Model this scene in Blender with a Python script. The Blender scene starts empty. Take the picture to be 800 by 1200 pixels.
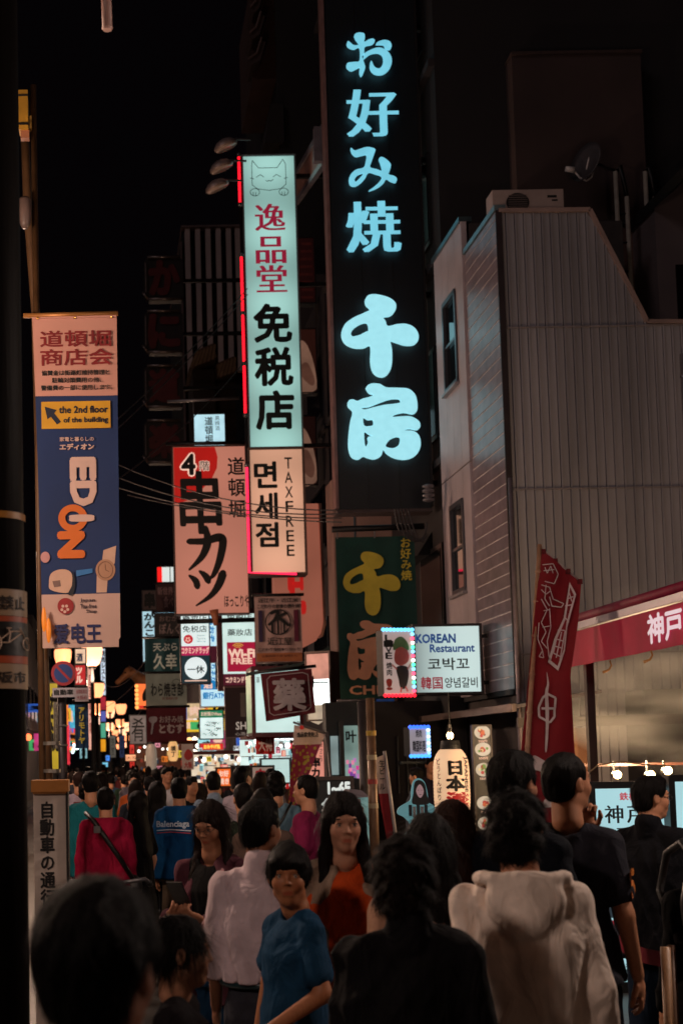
import bpy, math, random, numpy as np
from mathutils import Vector, Matrix
random.seed(7); rng = np.random.default_rng(7)
SC = bpy.context.scene; COL = SC.collection
PI = math.pi
# ---------------------------------------------------------------- camera, world, exposure
FPX = 1667.0; CAMZ = 1.75
cd = bpy.data.cameras.new('camera'); cam = bpy.data.objects.new('camera', cd); COL.objects.link(cam); SC.camera = cam
cd.sensor_fit = 'VERTICAL'; cd.sensor_height = 36; cd.sensor_width = 24; cd.lens = 50
cd.clip_start = .05; cd.clip_end = 2000
PITCH = math.radians(4.6); ROLL = math.radians(-1.0); YAW = math.radians(0.0)
cam.location = (0, 0, CAMZ)
MC = Matrix.Rotation(YAW, 4, 'Z') @ Matrix.Rotation(PI/2 + PITCH, 4, 'X') @ Matrix.Rotation(ROLL, 4, 'Z')
cam.matrix_world = Matrix.Translation((0, 0, CAMZ)) @ MC
VPX, VPY = 130.0, 890.0                       # vanishing point of the street in the 800x1200 photograph
# principal point so that the +Y direction falls on the vanishing point
_d = MC.inverted() @ Vector((0, 1, 0))
_ox, _oy = FPX * _d.x / -_d.z, FPX * _d.y / -_d.z
PPX, PPY = VPX - _ox, VPY + _oy
cd.shift_x = (400 - PPX) / 1200; cd.shift_y = (PPY - 600) / 1200
cd.dof.use_dof = True; cd.dof.focus_distance = 9; cd.dof.aperture_fstop = 4.0; cd.dof.aperture_blades = 8
_R3 = MC.to_3x3()
def ray(px, py): return (_R3 @ Vector(((px - PPX) / FPX, (PPY - py) / FPX, -1)))
def R(px, py, Y):
    d = ray(px, py); t = Y / d.y
    return Vector((0, 0, CAMZ)) + d * t
def RX(px, py, X):
    d = ray(px, py); return Vector((0, 0, CAMZ)) + d * (X / d.x)
def PXM(Y): return FPX / Y                    # photo pixels per metre at depth Y
wo = bpy.data.worlds.new('World'); SC.world = wo; wo.use_nodes = True
_n = wo.node_tree; _bg = _n.nodes['Background']
_sky = _n.nodes.new('ShaderNodeTexSky'); _sky.sky_type = 'NISHITA'; _sky.sun_disc = False
_sky.sun_elevation = math.radians(-9); _sky.sun_rotation = math.radians(160)
_mx = _n.nodes.new('ShaderNodeMixRGB'); _mx.blend_type = 'ADD'; _mx.inputs[0].default_value = 1
_mx.inputs[2].default_value = (.012, .008, .011, 1)     # night sky glow of the city
_n.links.new(_sky.outputs[0], _mx.inputs[1]); _n.links.new(_mx.outputs[0], _bg.inputs[0]); _bg.inputs[1].default_value = .1
_sl = bpy.data.lights.new('sun', 'SUN'); _sl.energy = .19; _sl.angle = math.radians(18); _sl.color = (.97, .82, .84)
_so = bpy.data.objects.new('sun', _sl); COL.objects.link(_so)      # faint overall light of the night sky, from behind the camera on the left
_so.rotation_euler = Vector((.70, .62, -.45)).to_track_quat('-Z', 'Y').to_euler()
SC.view_settings.view_transform = 'Standard'; SC.view_settings.look = 'None'; SC.view_settings.exposure = 0; SC.view_settings.gamma = 1
SC.render.engine = 'CYCLES'
cy = SC.cycles; cy.max_bounces = 5; cy.diffuse_bounces = 3; cy.glossy_bounces = 3; cy.transmission_bounces = 4; cy.volume_bounces = 0
cy.transparent_max_bounces = 8; cy.sample_clamp_indirect = 3; cy.use_denoising = True; cy.caustics_reflective = False; cy.caustics_refractive = False
# ---------------------------------------------------------------- materials
def lin(h):
    h = h.lstrip('#'); c = [int(h[i:i+2], 16) / 255 for i in (0, 2, 4)]
    return tuple(x / 12.92 if x <= .04045 else ((x + .055) / 1.055) ** 2.4 for x in c)
_mc = {}
def mat(col, rough=.6, var=.25, sc=6, metal=0, bump=.15, bsc=None, name='surface', spec=.5, stretch=None, sheen=0):
    """diffuse/gloss surface with procedural mottling and fine relief"""
    col = lin(col) if isinstance(col, str) else col
    k = ('d', col, rough, var, sc, metal, bump, bsc, spec, stretch, sheen)
    if k in _mc: return _mc[k]
    m = bpy.data.materials.new(name); m.use_nodes = True; nt = m.node_tree; b = nt.nodes['Principled BSDF']
    b.inputs['Roughness'].default_value = rough; b.inputs['Metallic'].default_value = metal
    b.inputs['Specular IOR Level'].default_value = spec
    if sheen: b.inputs['Sheen Weight'].default_value = sheen
    tc = nt.nodes.new('ShaderNodeTexCoord'); mp = nt.nodes.new('ShaderNodeMapping'); nt.links.new(tc.outputs['Object'], mp.inputs[0])
    if stretch: mp.inputs['Scale'].default_value = stretch
    n = nt.nodes.new('ShaderNodeTexNoise'); n.inputs['Scale'].default_value = sc; n.inputs['Detail'].default_value = 6; nt.links.new(mp.outputs[0], n.inputs[0])
    r = nt.nodes.new('ShaderNodeMapRange'); r.inputs[1].default_value = .3; r.inputs[2].default_value = .7
    r.inputs[3].default_value = 1 - var; r.inputs[4].default_value = 1 + var * .6; nt.links.new(n.outputs[0], r.inputs[0])
    v = nt.nodes.new('ShaderNodeVectorMath'); v.operation = 'SCALE'; v.inputs[0].default_value = col; nt.links.new(r.outputs[0], v.inputs['Scale'])
    nt.links.new(v.outputs[0], b.inputs['Base Color'])
    if bump:
        n2 = nt.nodes.new('ShaderNodeTexNoise'); n2.inputs['Scale'].default_value = bsc or sc * 8; n2.inputs['Detail'].default_value = 3; nt.links.new(mp.outputs[0], n2.inputs[0])
        bp = nt.nodes.new('ShaderNodeBump'); bp.inputs['Strength'].default_value = bump; bp.inputs['Distance'].default_value = .01
        nt.links.new(n2.outputs[0], bp.inputs['Height']); nt.links.new(bp.outputs[0], b.inputs['Normal'])
        if name == 'cloth':        # creases over the weave
            m3 = nt.nodes.new('ShaderNodeMapping'); m3.inputs['Scale'].default_value = (1.5, 1.5, .7); m3.inputs['Rotation'].default_value = (.3, .35, .2); nt.links.new(tc.outputs['Object'], m3.inputs[0])
            n3 = nt.nodes.new('ShaderNodeTexNoise'); n3.inputs['Scale'].default_value = 7; n3.inputs['Detail'].default_value = 3; n3.inputs['Distortion'].default_value = 1.6; n3.inputs['Roughness'].default_value = .45; nt.links.new(m3.outputs[0], n3.inputs[0])
            b3 = nt.nodes.new('ShaderNodeBump'); b3.inputs['Strength'].default_value = .42; b3.inputs['Distance'].default_value = .06; nt.links.new(n3.outputs[0], b3.inputs['Height']); nt.links.new(b3.outputs[0], bp.inputs['Normal'])
    _mc[k] = m; return m
def emi(col, s=1.0, var=.12, sc=2.5, name='lit', back=.4):
    """glowing surface of uneven strength: lit faces, and things given light as glow"""
    col = lin(col) if isinstance(col, str) else col
    k = ('e', col, s, var, sc)
    if k in _mc: return _mc[k]
    m = bpy.data.materials.new(name); m.use_nodes = True; nt = m.node_tree; b = nt.nodes['Principled BSDF']
    b.inputs['Base Color'].default_value = (col[0]*back, col[1]*back, col[2]*back, 1); b.inputs['Roughness'].default_value = .5
    b.inputs['Emission Color'].default_value = (*col, 1); b.inputs['Emission Strength'].default_value = s
    if var:
        tc = nt.nodes.new('ShaderNodeTexCoord')
        n = nt.nodes.new('ShaderNodeTexNoise'); n.inputs['Scale'].default_value = sc; nt.links.new(tc.outputs['Object'], n.inputs[0])
        r = nt.nodes.new('ShaderNodeMapRange'); r.inputs[1].default_value = .3; r.inputs[2].default_value = .7
        r.inputs[3].default_value = s * (1 - var); r.inputs[4].default_value = s * (1 + var); nt.links.new(n.outputs[0], r.inputs[0])
        nt.links.new(r.outputs[0], b.inputs['Emission Strength'])
    _mc[k] = m; return m
def tube_lit(col, s, z0, zs, lo=.45, xc=0, xw=.5, name='lightbox_face'):
    """light-box face: bright round the fluorescent tubes inside, dimmer at its edges (object space)"""
    col = lin(col) if isinstance(col, str) else col
    m = bpy.data.materials.new(name); m.use_nodes = True; nt = m.node_tree; b = nt.nodes['Principled BSDF']; L = nt.links.new
    b.inputs['Base Color'].default_value = (col[0]*.3, col[1]*.3, col[2]*.3, 1); b.inputs['Emission Color'].default_value = (*col, 1)
    tc = nt.nodes.new('ShaderNodeTexCoord'); sp = nt.nodes.new('ShaderNodeSeparateXYZ'); L(tc.outputs['Object'], sp.inputs[0])
    def M(op, a, bb, c=None):
        n = nt.nodes.new('ShaderNodeMath'); n.operation = op
        for i, q in enumerate((a, bb, c)):
            if q is None: continue
            if hasattr(q, 'links'): L(q, n.inputs[i])
            else: n.inputs[i].default_value = q
        return n.outputs[0]
    zz = M('MULTIPLY', M('SUBTRACT', sp.outputs['Z'], z0), 2*PI/zs); c = M('MULTIPLY_ADD', M('COSINE', zz, 0), .5, .5)
    xx = M('DIVIDE', M('SUBTRACT', sp.outputs['X'], xc), xw); g = M('SUBTRACT', 1, M('MULTIPLY', xx, xx)); g = M('MAXIMUM', g, 0)
    q = M('MULTIPLY', M('MULTIPLY_ADD', c, .55, .45), g); f = M('MULTIPLY_ADD', q, (1-lo)*s, lo*s)
    L(f, b.inputs['Emission Strength']); return m
# ---------------------------------------------------------------- mesh builder (world coordinates)
WM = {}                                        # world matrices of roots
class MB:
    def __init__(s): s.v = []; s.f = []
    def add(s, vs, fs):
        k = len(s.v); s.v += [tuple(p) for p in vs]; s.f += [tuple(i + k for i in f) for f in fs]; return s
    def box(s, a, b, M=None):
        x0, y0, z0 = a; x1, y1, z1 = b
        vs = [Vector(p) for p in ((x0,y0,z0),(x1,y0,z0),(x1,y1,z0),(x0,y1,z0),(x0,y0,z1),(x1,y0,z1),(x1,y1,z1),(x0,y1,z1))]
        if M is not None: vs = [M @ p for p in vs]
        return s.add(vs, [(0,3,2,1),(4,5,6,7),(0,1,5,4),(1,2,6,5),(2,3,7,6),(3,0,4,7)])
    def bar(s, p, q, w, h=None, up=(0,0,1)):
        p = Vector(p); q = Vector(q); d = (q - p).normalized(); u = Vector(up)
        if abs(d.dot(u)) > .95: u = Vector((1, 0, 0))
        a = d.cross(u).normalized() * w / 2; b = a.cross(d).normalized() * (h or w) / 2
        vs = [p-a-b, p+a-b, p+a+b, p-a+b, q-a-b, q+a-b, q+a+b, q-a+b]
        return s.add(vs, [(0,3,2,1),(4,5,6,7),(0,1,5,4),(1,2,6,5),(2,3,7,6),(3,0,4,7)])
    def tube(s, pts, r, n=10, cap=True):
        pts = [Vector(p) for p in pts]; rs = r if isinstance(r, (list, tuple)) else [r] * len(pts)
        rings = []; u = None
        for i, p in enumerate(pts):
            d = (pts[min(i+1, len(pts)-1)] - pts[max(i-1, 0)]).normalized()
            if u is None: u = d.orthogonal().normalized()
            u = (u - d * u.dot(d)); u = u.normalized() if u.length > 1e-6 else d.orthogonal().normalized()
            w = d.cross(u); rings.append([p + (u * math.cos(a) + w * math.sin(a)) * rs[i] for a in [2*PI*j/n for j in range(n)]])
        k = len(s.v); s.v += [tuple(p) for r_ in rings for p in r_]
        for i in range(len(pts) - 1):
            for j in range(n):
                a = k + i*n + j; b = k + i*n + (j+1) % n; s.f.append((a, b, b + n, a + n))
        if cap: s.f.append(tuple(k + j for j in range(n))[::-1]); s.f.append(tuple(k + (len(pts)-1)*n + j for j in range(n)))
        return s
    def lathe(s, c, prof, n=20, ax='Z', M=None):
        """prof: (radius, height) list; c: centre"""
        k = len(s.v); c = Vector(c)
        for r, h in prof:
            for j in range(n):
                a = 2*PI*j/n
                p = Vector((r*math.cos(a), r*math.sin(a), h)) if ax == 'Z' else (Vector((r*math.cos(a), h, r*math.sin(a))) if ax == 'Y' else Vector((h, r*math.cos(a), r*math.sin(a))))
                if M is not None: p = M @ p
                s.v.append(tuple(c + p))
        for i in range(len(prof) - 1):
            for j in range(n):
                a = k + i*n + j; b = k + i*n + (j+1) % n; s.f.append((a, b, b + n, a + n))
        s.f.append(tuple(k + j for j in range(n))[::-1]); s.f.append(tuple(k + (len(prof)-1)*n + j for j in range(n)))
        return s
    def ball(s, c, r, n=14, m=9, sc=(1,1,1), M=None):
        prof = [(max(r*math.sin(PI*i/m), r*.02), -r*math.cos(PI*i/m)) for i in range(m+1)]
        k = len(s.v); s.lathe((0,0,0), prof, n); c = Vector(c)
        for i in range(k, len(s.v)):
            p = Vector(s.v[i]); p = Vector((p.x*sc[0], p.y*sc[1], p.z*sc[2]))
            if M is not None: p = M @ p
            s.v[i] = tuple(c + p)
        return s
    def prism(s, poly, d):
        """poly: world points (planar), extruded by vector d"""
        n = len(poly); d = Vector(d); vs = [Vector(p) for p in poly] + [Vector(p) + d for p in poly]
        return s.add(vs, [tuple(range(n))[::-1], tuple(range(n, 2*n))] + [(i, (i+1) % n, n + (i+1) % n, n + i) for i in range(n)])
    def build(s, name, m, parent=None, smooth=False, kind=None, label=None): return link(name, s.v, s.f, m, parent, smooth, kind, label)
def link(name, v, f, m, parent=None, smooth=False, kind=None, label=None):
    root = parent
    while root is not None and root.parent is not None: root = root.parent
    if root is not None and root.name in WM:
        I = WM[root.name].inverted(); v = [tuple(I @ Vector(p)) for p in v]
    me = bpy.data.meshes.new(name); me.from_pydata([tuple(p) for p in v], [], f); me.update()
    if smooth: me.polygons.foreach_set('use_smooth', [True] * len(me.polygons))
    o = bpy.data.objects.new(name, me); COL.objects.link(o); me.materials.append(m)
    if parent is not None: o.parent = parent
    if kind: o['kind'] = kind
    if label: o['label'] = label
    return o
def thing(name, label, cat, loc=(0,0,0), rz=0, group=None):
    o = bpy.data.objects.new(name, None); COL.objects.link(o); o.location = loc; o.rotation_euler = (0, 0, rz); o.empty_display_size = .1
    WM[o.name] = Matrix.Translation(loc) @ Matrix.Rotation(rz, 4, 'Z')
    o['label'] = label; o['category'] = cat
    if group: o['group'] = group
    return o
def tag(o, label, cat, group=None):
    o['label'] = label; o['category'] = cat
    if group: o['group'] = group
    return o
def copy_tree(o, parent=None):
    c = o.copy(); COL.objects.link(c)
    if parent is not None: c.parent = parent
    for ch in list(o.children): copy_tree(ch, c)
    return c
# ---------------------------------------------------------------- writing
_tc = {}
def glyphs(s):
    if s in _tc: return _tc[s]
    c = bpy.data.curves.new('t', 'FONT'); c.body = s; c.resolution_u = 2
    o = bpy.data.objects.new('t', c); COL.objects.link(o)
    dg = bpy.context.evaluated_depsgraph_get(); me = bpy.data.meshes.new_from_object(o.evaluated_get(dg))
    v = np.zeros(len(me.vertices)*3); me.vertices.foreach_get('co', v); v = v.reshape(-1, 3)[:, :2].copy()
    f = [tuple(p.vertices) for p in me.polygons]
    bpy.data.objects.remove(o); bpy.data.curves.remove(c); bpy.data.meshes.remove(me)
    if not len(v): v = np.zeros((1, 2))
    w = (v[:, 0].min(), v[:, 0].max(), v[:, 1].min(), v[:, 1].max())
    _tc[s] = (v, f, w); return _tc[s]
class Sign:
    """a flat thing whose front lies in a vertical plane: box = photo pixels of its front, Y its distance, yaw its turn"""
    def __init__(s, name, label, cat, box, Y, yaw=0, group=None):
        x0, y0, x1, y1 = box; s.box = box; s.Y = Y; yaw = math.radians(yaw); s.yaw = yaw
        s.O = R((x0+x1)/2, (y0+y1)/2, Y); s.n = Vector((math.sin(yaw), -math.cos(yaw), 0)); s.u = Vector((math.cos(yaw), math.sin(yaw), 0))
        s.cx, s.cy = (x0+x1)/2, (y0+y1)/2; s.mx = (s.hit(s.cx+5, s.cy)-s.hit(s.cx-5, s.cy)).dot(s.u)/10; s.my = (s.hit(s.cx, s.cy-5)-s.hit(s.cx, s.cy+5)).z/10
        b = s.P((x0+x1)/2, y1); s.root = thing(name, label, cat, tuple(b), yaw, group)
    def P(s, px, py, off=0):
        """point of the sign's plane; photo pixels levelled so that what is upright in the place stays upright"""
        return s.O + s.u*((px-s.cx)*s.mx) + Vector((0, 0, (s.cy-py)*s.my)) + s.n*off
    def hit(s, px, py):
        d = ray(px, py); C0 = Vector((0, 0, CAMZ)); return C0 + d*((s.O - C0).dot(s.n) / d.dot(s.n))
    def pts(s, poly, off): return [s.P(x, y, off) for x, y in poly]
    def rect(s, b): x0, y0, x1, y1 = b; return [(x0, y1), (x1, y1), (x1, y0), (x0, y0)]
    def slab(s, name, poly, m, off=0, th=.15, parent=None, label=None):
        """solid with its front at off and thickness th behind it"""
        if len(poly) == 4 and not hasattr(poly[0], '__len__'): poly = s.rect(poly)
        return MB().prism(s.pts(poly, off - th), s.n * th).build(name, m, parent or s.root, label=label)
    def frame(s, name, b, m, w=.03, off=.02, th=.2, parent=None):
        x0, y0, x1, y1 = b; mb = MB(); c = [s.P(x0, y0), s.P(x1, y0), s.P(x1, y1), s.P(x0, y1)]
        e = s.n * (off - th/2); U = s.u
        for i in (0, 2):
            p, q = c[i] + e, c[(i+1) % 4] + e; dd = (q-p).normalized()*w/2; mb.bar(p - dd, q + dd, th, w)
        for i in (1, 3):
            p, q = c[i] + e, c[(i+1) % 4] + e; dd = (q-p).normalized()*(w/2+.001); mb.bar(p + dd, q - dd, th-.004, w, up=tuple(U))
        return mb.build(name, m, parent or s.root)
    def text(s, t, b, m, off=.004, bold=.0, xb=0, name='lettering', parent=None, em=False, th=0, rot=False, lay=.0004, sh=0):
        """string filling pixel box b; em: keep the em square; rot: running downwards (turned a quarter)"""
        v, f, w = glyphs(t); x0, y0, x1, y1 = b
        if em: w = (0, 1.0, -.12, .88)
        u = (v[:, 0] - w[0]) / max(w[1]-w[0], 1e-6); q = (v[:, 1] - w[2]) / max(w[3]-w[2], 1e-6)
        u = u + sh*(q-.5)
        if rot: px = x1 - (1-q)*0 - (1-q)*(x1-x0) if False else x0 + q*(x1-x0); py = y0 + u*(y1-y0)
        else: px = x0 + u*(x1-x0); py = y1 - q*(y1-y0)
        ex = (x1-x0)/max(w[1]-w[0], 1e-6) if not rot else (x1-x0)/max(w[3]-w[2], 1e-6)
        ey = (y1-y0)/max(w[3]-w[2], 1e-6) if not rot else (y1-y0)/max(w[1]-w[0], 1e-6)
        offs = [(0, 0)]
        if bold: offs += [(bold*ex*math.cos(a), bold*ey*math.sin(a)) for a in [PI/4*j for j in range(8)]]
        if xb: offs = [(xb*ex*j + dx, dy) for j in (-1, -.33, .33, 1) for dx, dy in offs[:1]]
        V = []; F = []; base = len(v)
        A, Bx, By = s.P(x0, y0), s.P(x0+1, y0)-s.P(x0, y0), s.P(x0, y0+1)-s.P(x0, y0)
        for k, (dx, dy) in enumerate(offs):
            o = off + lay*k
            if A is not None:
                a = np.array(A + s.n*o); P = a[None] + (px-x0+dx)[:, None]*np.array(Bx)[None] + (py-y0+dy)[:, None]*np.array(By)[None]
                V += [tuple(p) for p in P]
            else: V += [tuple(s.P(a_, b_, o)) for a_, b_ in zip(px+dx, py+dy)]
            F += [tuple(i + k*base for i in fc) for fc in f]
        return link(name, V, F, m, parent or s.root)
    def vtext(s, t, b, m, gap=0, **k):
        """characters stacked downwards in pixel box b, each in an equal cell"""
        x0, y0, x1, y1 = b; n = len(t); h = (y1-y0)/n; first = None; V = []; F = []
        for i, ch in enumerate(t):
            if ch == ' ': continue
            cell = (x0, y0 + i*h + h*gap/2, x1, y0 + (i+1)*h - h*gap/2)
            o = s.text(ch, cell, m, em=(ord(ch) > 0x2000), **k)
            if first is None: first = o
            else:
                n0 = len(first.data.vertices); vv = [tuple(p.co) for p in first.data.vertices] + [tuple(p.co) for p in o.data.vertices]
                ff = [tuple(p.vertices) for p in first.data.polygons] + [tuple(i_ + n0 for i_ in p.vertices) for p in o.data.polygons]
                me = bpy.data.meshes.new('lettering'); me.from_pydata(vv, [], ff); me.materials.append(m); old = first.data; first.data = me
                od = o.data; bpy.data.objects.remove(o); bpy.data.meshes.remove(od); bpy.data.meshes.remove(old)
        return first
    def flat(s, name, poly, m, off=.002, parent=None, label=None):
        if len(poly) == 4 and not hasattr(poly[0], '__len__'): poly = s.rect(poly)
        return link(name, s.pts(poly, off), [tuple(range(len(poly)))], m, parent or s.root, label=label)
    def line(s, name, polys, m, w=1.2, off=.004, parent=None):
        """ribbons w photo pixels wide along polylines"""
        V = []; F = []
        for pl in polys:
            for (xa, ya), (xb_, yb) in zip(pl, pl[1:]):
                l = math.hypot(xb_-xa, yb-ya) or 1; nx, ny = -(yb-ya)/l*w/2, (xb_-xa)/l*w/2; ex, ey = (xb_-xa)/l*w*.3, (yb-ya)/l*w*.3
                k = len(V); V += s.pts([(xa+nx-ex, ya+ny-ey), (xa-nx-ex, ya-ny-ey), (xb_-nx+ex, yb-ny+ey), (xb_+nx+ex, yb+ny+ey)], off + .0003*(k//4 % 7)); F.append((k, k+1, k+2, k+3))
        return link(name, V, F, m, parent or s.root)
    def arm(s, p, q, r=.02, m=None, name='bracket', oy=.1):
        return MB().tube([s.P(*p, -oy), s.P(*q, -oy)], r, 8).build(name, m or DARKMETAL, s.root)
def circ(cx, cy, r, n=24, ry=None): return [(cx + r*math.cos(2*PI*i/n), cy - (ry or r)*math.sin(2*PI*i/n)) for i in range(n)]
def smooth_poly(pts, n=5):
    """closed Catmull-Rom through pts"""
    out = []; N = len(pts)
    for i in range(N):
        p0, p1, p2, p3 = pts[i-1], pts[i], pts[(i+1) % N], pts[(i+2) % N]
        for j in range(n):
            t = j/n
            out.append(tuple(.5*((2*b) + (-a+c)*t + (2*a-5*b+4*c-d)*t*t + (-a+3*b-3*c+d)*t**3) for a, b, c, d in zip(p0, p1, p2, p3)))
    return out
def fill2d(loops, ext=.0):
    """filled flat/extruded mesh from closed 2-D loops (holes by even-odd)"""
    c = bpy.data.curves.new('s', 'CURVE'); c.dimensions = '2D'; c.fill_mode = 'BOTH'; c.extrude = ext
    for lp in loops:
        sp = c.splines.new('POLY'); sp.points.add(len(lp)-1); sp.use_cyclic_u = True
        for i, (x, y) in enumerate(lp): sp.points[i].co = (x, y, 0, 1)
    o = bpy.data.objects.new('s', c); COL.objects.link(o); dg = bpy.context.evaluated_depsgraph_get()
    me = bpy.data.meshes.new_from_object(o.evaluated_get(dg)); v = [tuple(p.co) for p in me.vertices]; f = [tuple(p.vertices) for p in me.polygons]
    bpy.data.objects.remove(o); bpy.data.curves.remove(c); bpy.data.meshes.remove(me); return v, f
DARKMETAL = mat('#1c191a', .45, .3, 10, .6); BLACK = mat('#0b0a0b', .6, .3, 10); GREYMETAL = mat('#6a6668', .4, .25, 10, .7)
INK = mat('#0a0909', .7, .1, 10, bump=0)
# ---------------------------------------------------------------- signed-distance bodies and clothes
def smin(a, b, k): h = np.clip(.5 + .5*(b-a)/k, 0, 1); return a*h + b*(1-h) - k*h*(1-h) if False else b*(1-h) + a*h - k*h*(1-h)
def smax(a, b, k): return -smin(-a, -b, k)
class Field:
    def __init__(s, xs, ys, zs):
        s.g = [np.asarray(a, np.float32) for a in (xs, ys, zs)]; s.D = np.full([len(a) for a in s.g], .5, np.float32)
    def _blk(s, bb, mg, T):
        if T is not None:
            c = np.array([[bb[i][0], bb[j][1], bb[k][2], 1] for i in (0, 1) for j in (0, 1) for k in (0, 1)]); c = c @ np.array(T).T
            bb = (c[:, :3].min(0), c[:, :3].max(0))
        sl = []
        for i in range(3):
            a = np.searchsorted(s.g[i], bb[0][i]-mg); b = np.searchsorted(s.g[i], bb[1][i]+mg)
            if b <= a: return None, None
            sl.append(slice(a, b))
        X = s.g[0][sl[0]][:, None, None]; Y = s.g[1][sl[1]][None, :, None]; Z = s.g[2][sl[2]][None, None, :]
        if T is not None:
            I = np.array(T.inverted(), np.float32)
            X, Y, Z = (I[r, 0]*X + I[r, 1]*Y + I[r, 2]*Z + I[r, 3] for r in range(3))
        return tuple(sl), (X, Y, Z)
    def add(s, prim, k=.01, T=None):
        fn, bb = prim; sl, p = s._blk(bb, k+.04, T)
        if sl is None: return s
        s.D[sl] = smin(s.D[sl], fn(*p), k); return s
    def cut(s, prim, k=.01, T=None):
        fn, bb = prim; sl, p = s._blk(bb, k+.04, T)
        if sl is None: return s
        s.D[sl] = smax(s.D[sl], -fn(*p), k); return s
    def warp(s, fn):
        X = s.g[0][:, None, None]; Y = s.g[1][None, :, None]; Z = s.g[2][None, None, :]; m = np.abs(s.D) < .08
        w = np.broadcast_to(fn(X, Y, Z), s.D.shape); s.D = np.where(m, s.D + w, s.D); return s
    def mesh(s):
        D = s.D; ins = D < 0; c = ins.astype(np.int8)
        t = c[:-1] + c[1:]; t = t[:, :-1] + t[:, 1:]; t = t[:, :, :-1] + t[:, :, 1:]
        act = (t > 0) & (t < 8); I = np.argwhere(act); idx = np.full(act.shape, -1, np.int64); idx[act] = np.arange(len(I))
        acc = np.zeros((len(I), 3)); cnt = np.zeros(len(I)); gx, gy, gz = s.g; i, j, k = I.T
        cor = [(a, b, d) for a in (0, 1) for b in (0, 1) for d in (0, 1)]
        G = lambda o: np.stack([gx[i+o[0]], gy[j+o[1]], gz[k+o[2]]], 1).astype(float)
        V = {o: D[i+o[0], j+o[1], k+o[2]].astype(float) for o in cor}
        for o in cor:
            for ax in range(3):
                if o[ax]: continue
                q = list(o); q[ax] = 1; q = tuple(q); a, b = V[o], V[q]; m = (a < 0) != (b < 0)
                tt = np.where(m, a/np.where(m, a-b, 1), 0)[:, None]; P = G(o)*(1-tt) + G(q)*tt
                acc[m] += P[m]; cnt[m] += 1
        v = acc/np.maximum(cnt, 1)[:, None]; F = []
        for ax in range(3):
            A = np.moveaxis(ins, ax, 0); ix = np.moveaxis(idx, ax, 0); e = A[:-1] != A[1:]
            e = e[:, 1:-1, 1:-1]; W = np.argwhere(e)
            if not len(W): continue
            a, b, d = W.T; b = b+1; d = d+1
            q = np.stack([ix[a, b-1, d-1], ix[a, b, d-1], ix[a, b, d], ix[a, b-1, d]], 1); fl = A[a, b, d]
            if ax == 1: fl = ~fl
            q[~fl] = q[~fl][:, ::-1]; F.append(q)
        F = np.concatenate(F) if F else np.zeros((0, 4), int)
        F = F[(F >= 0).all(1)]; return v, F
def ell(c, r):
    c = np.array(c, float); r = np.array(r, float)
    def fn(X, Y, Z):
        a, b, d = (X-c[0])/r[0], (Y-c[1])/r[1], (Z-c[2])/r[2]; k0 = np.sqrt(a*a+b*b+d*d); a, b, d = a/r[0], b/r[1], d/r[2]
        k1 = np.sqrt(a*a+b*b+d*d); return k0*(k0-1)/np.maximum(k1, 1e-6)
    return fn, (c-r, c+r)
def cone(a, b, ra, rb, fl=(1, 1, 1)):
    """tapered round limb"""
    a = np.array(a, float); b = np.array(b, float); d = b-a; L2 = max((d*d).sum(), 1e-9)
    def fn(X, Y, Z):
        t = np.clip(((X-a[0])*d[0] + (Y-a[1])*d[1] + (Z-a[2])*d[2])/L2, 0, 1)
        x, y, z = X-a[0]-t*d[0], Y-a[1]-t*d[1], Z-a[2]-t*d[2]
        return np.sqrt((x*fl[0])**2 + (y*fl[1])**2 + (z*fl[2])**2) - (ra + (rb-ra)*t)
    m = max(ra, rb)/min(fl); return fn, (np.minimum(a, b)-m, np.maximum(a, b)+m)
def colm(prof, p=2.3):
    """stack of oval sections: (z, cx, cy, a, b)"""
    P = np.array(sorted(prof), float)
    def fn(X, Y, Z):
        z = np.clip(Z, P[0, 0], P[-1, 0]); cx, cy_, a, b = (np.interp(z, P[:, 0], P[:, i]) for i in (1, 2, 3, 4))
        q = (np.abs((X-cx)/a)**p + np.abs((Y-cy_)/b)**p)**(1/p); d = (q-1)*np.minimum(a, b)
        return np.maximum(d, np.maximum(P[0, 0]-Z, Z-P[-1, 0]))
    A = P[:, 3].max() + np.abs(P[:, 1]).max(); B = P[:, 4].max() + np.abs(P[:, 2]).max(); return fn, (np.array([-A, -B, P[0, 0]]), np.array([A, B, P[-1, 0]]))
def boxp(a, b):
    a = np.array(a, float); b = np.array(b, float); c = (a+b)/2; h = (b-a)/2
    def fn(X, Y, Z): return np.maximum(np.maximum(np.abs(X-c[0])-h[0], np.abs(Y-c[1])-h[1]), np.abs(Z-c[2])-h[2])
    return fn, (a, b)
def axis(lo, hi, coarse, fine=()):
    """grid line positions: step coarse, finer inside ranges (a, b, step)"""
    out = [lo]; x = lo
    while x < hi:
        st = coarse
        for a, b, f in fine:
            if a-coarse <= x <= b: st = min(st, f)
        x += st; out.append(x)
    return np.array(out)
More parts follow.
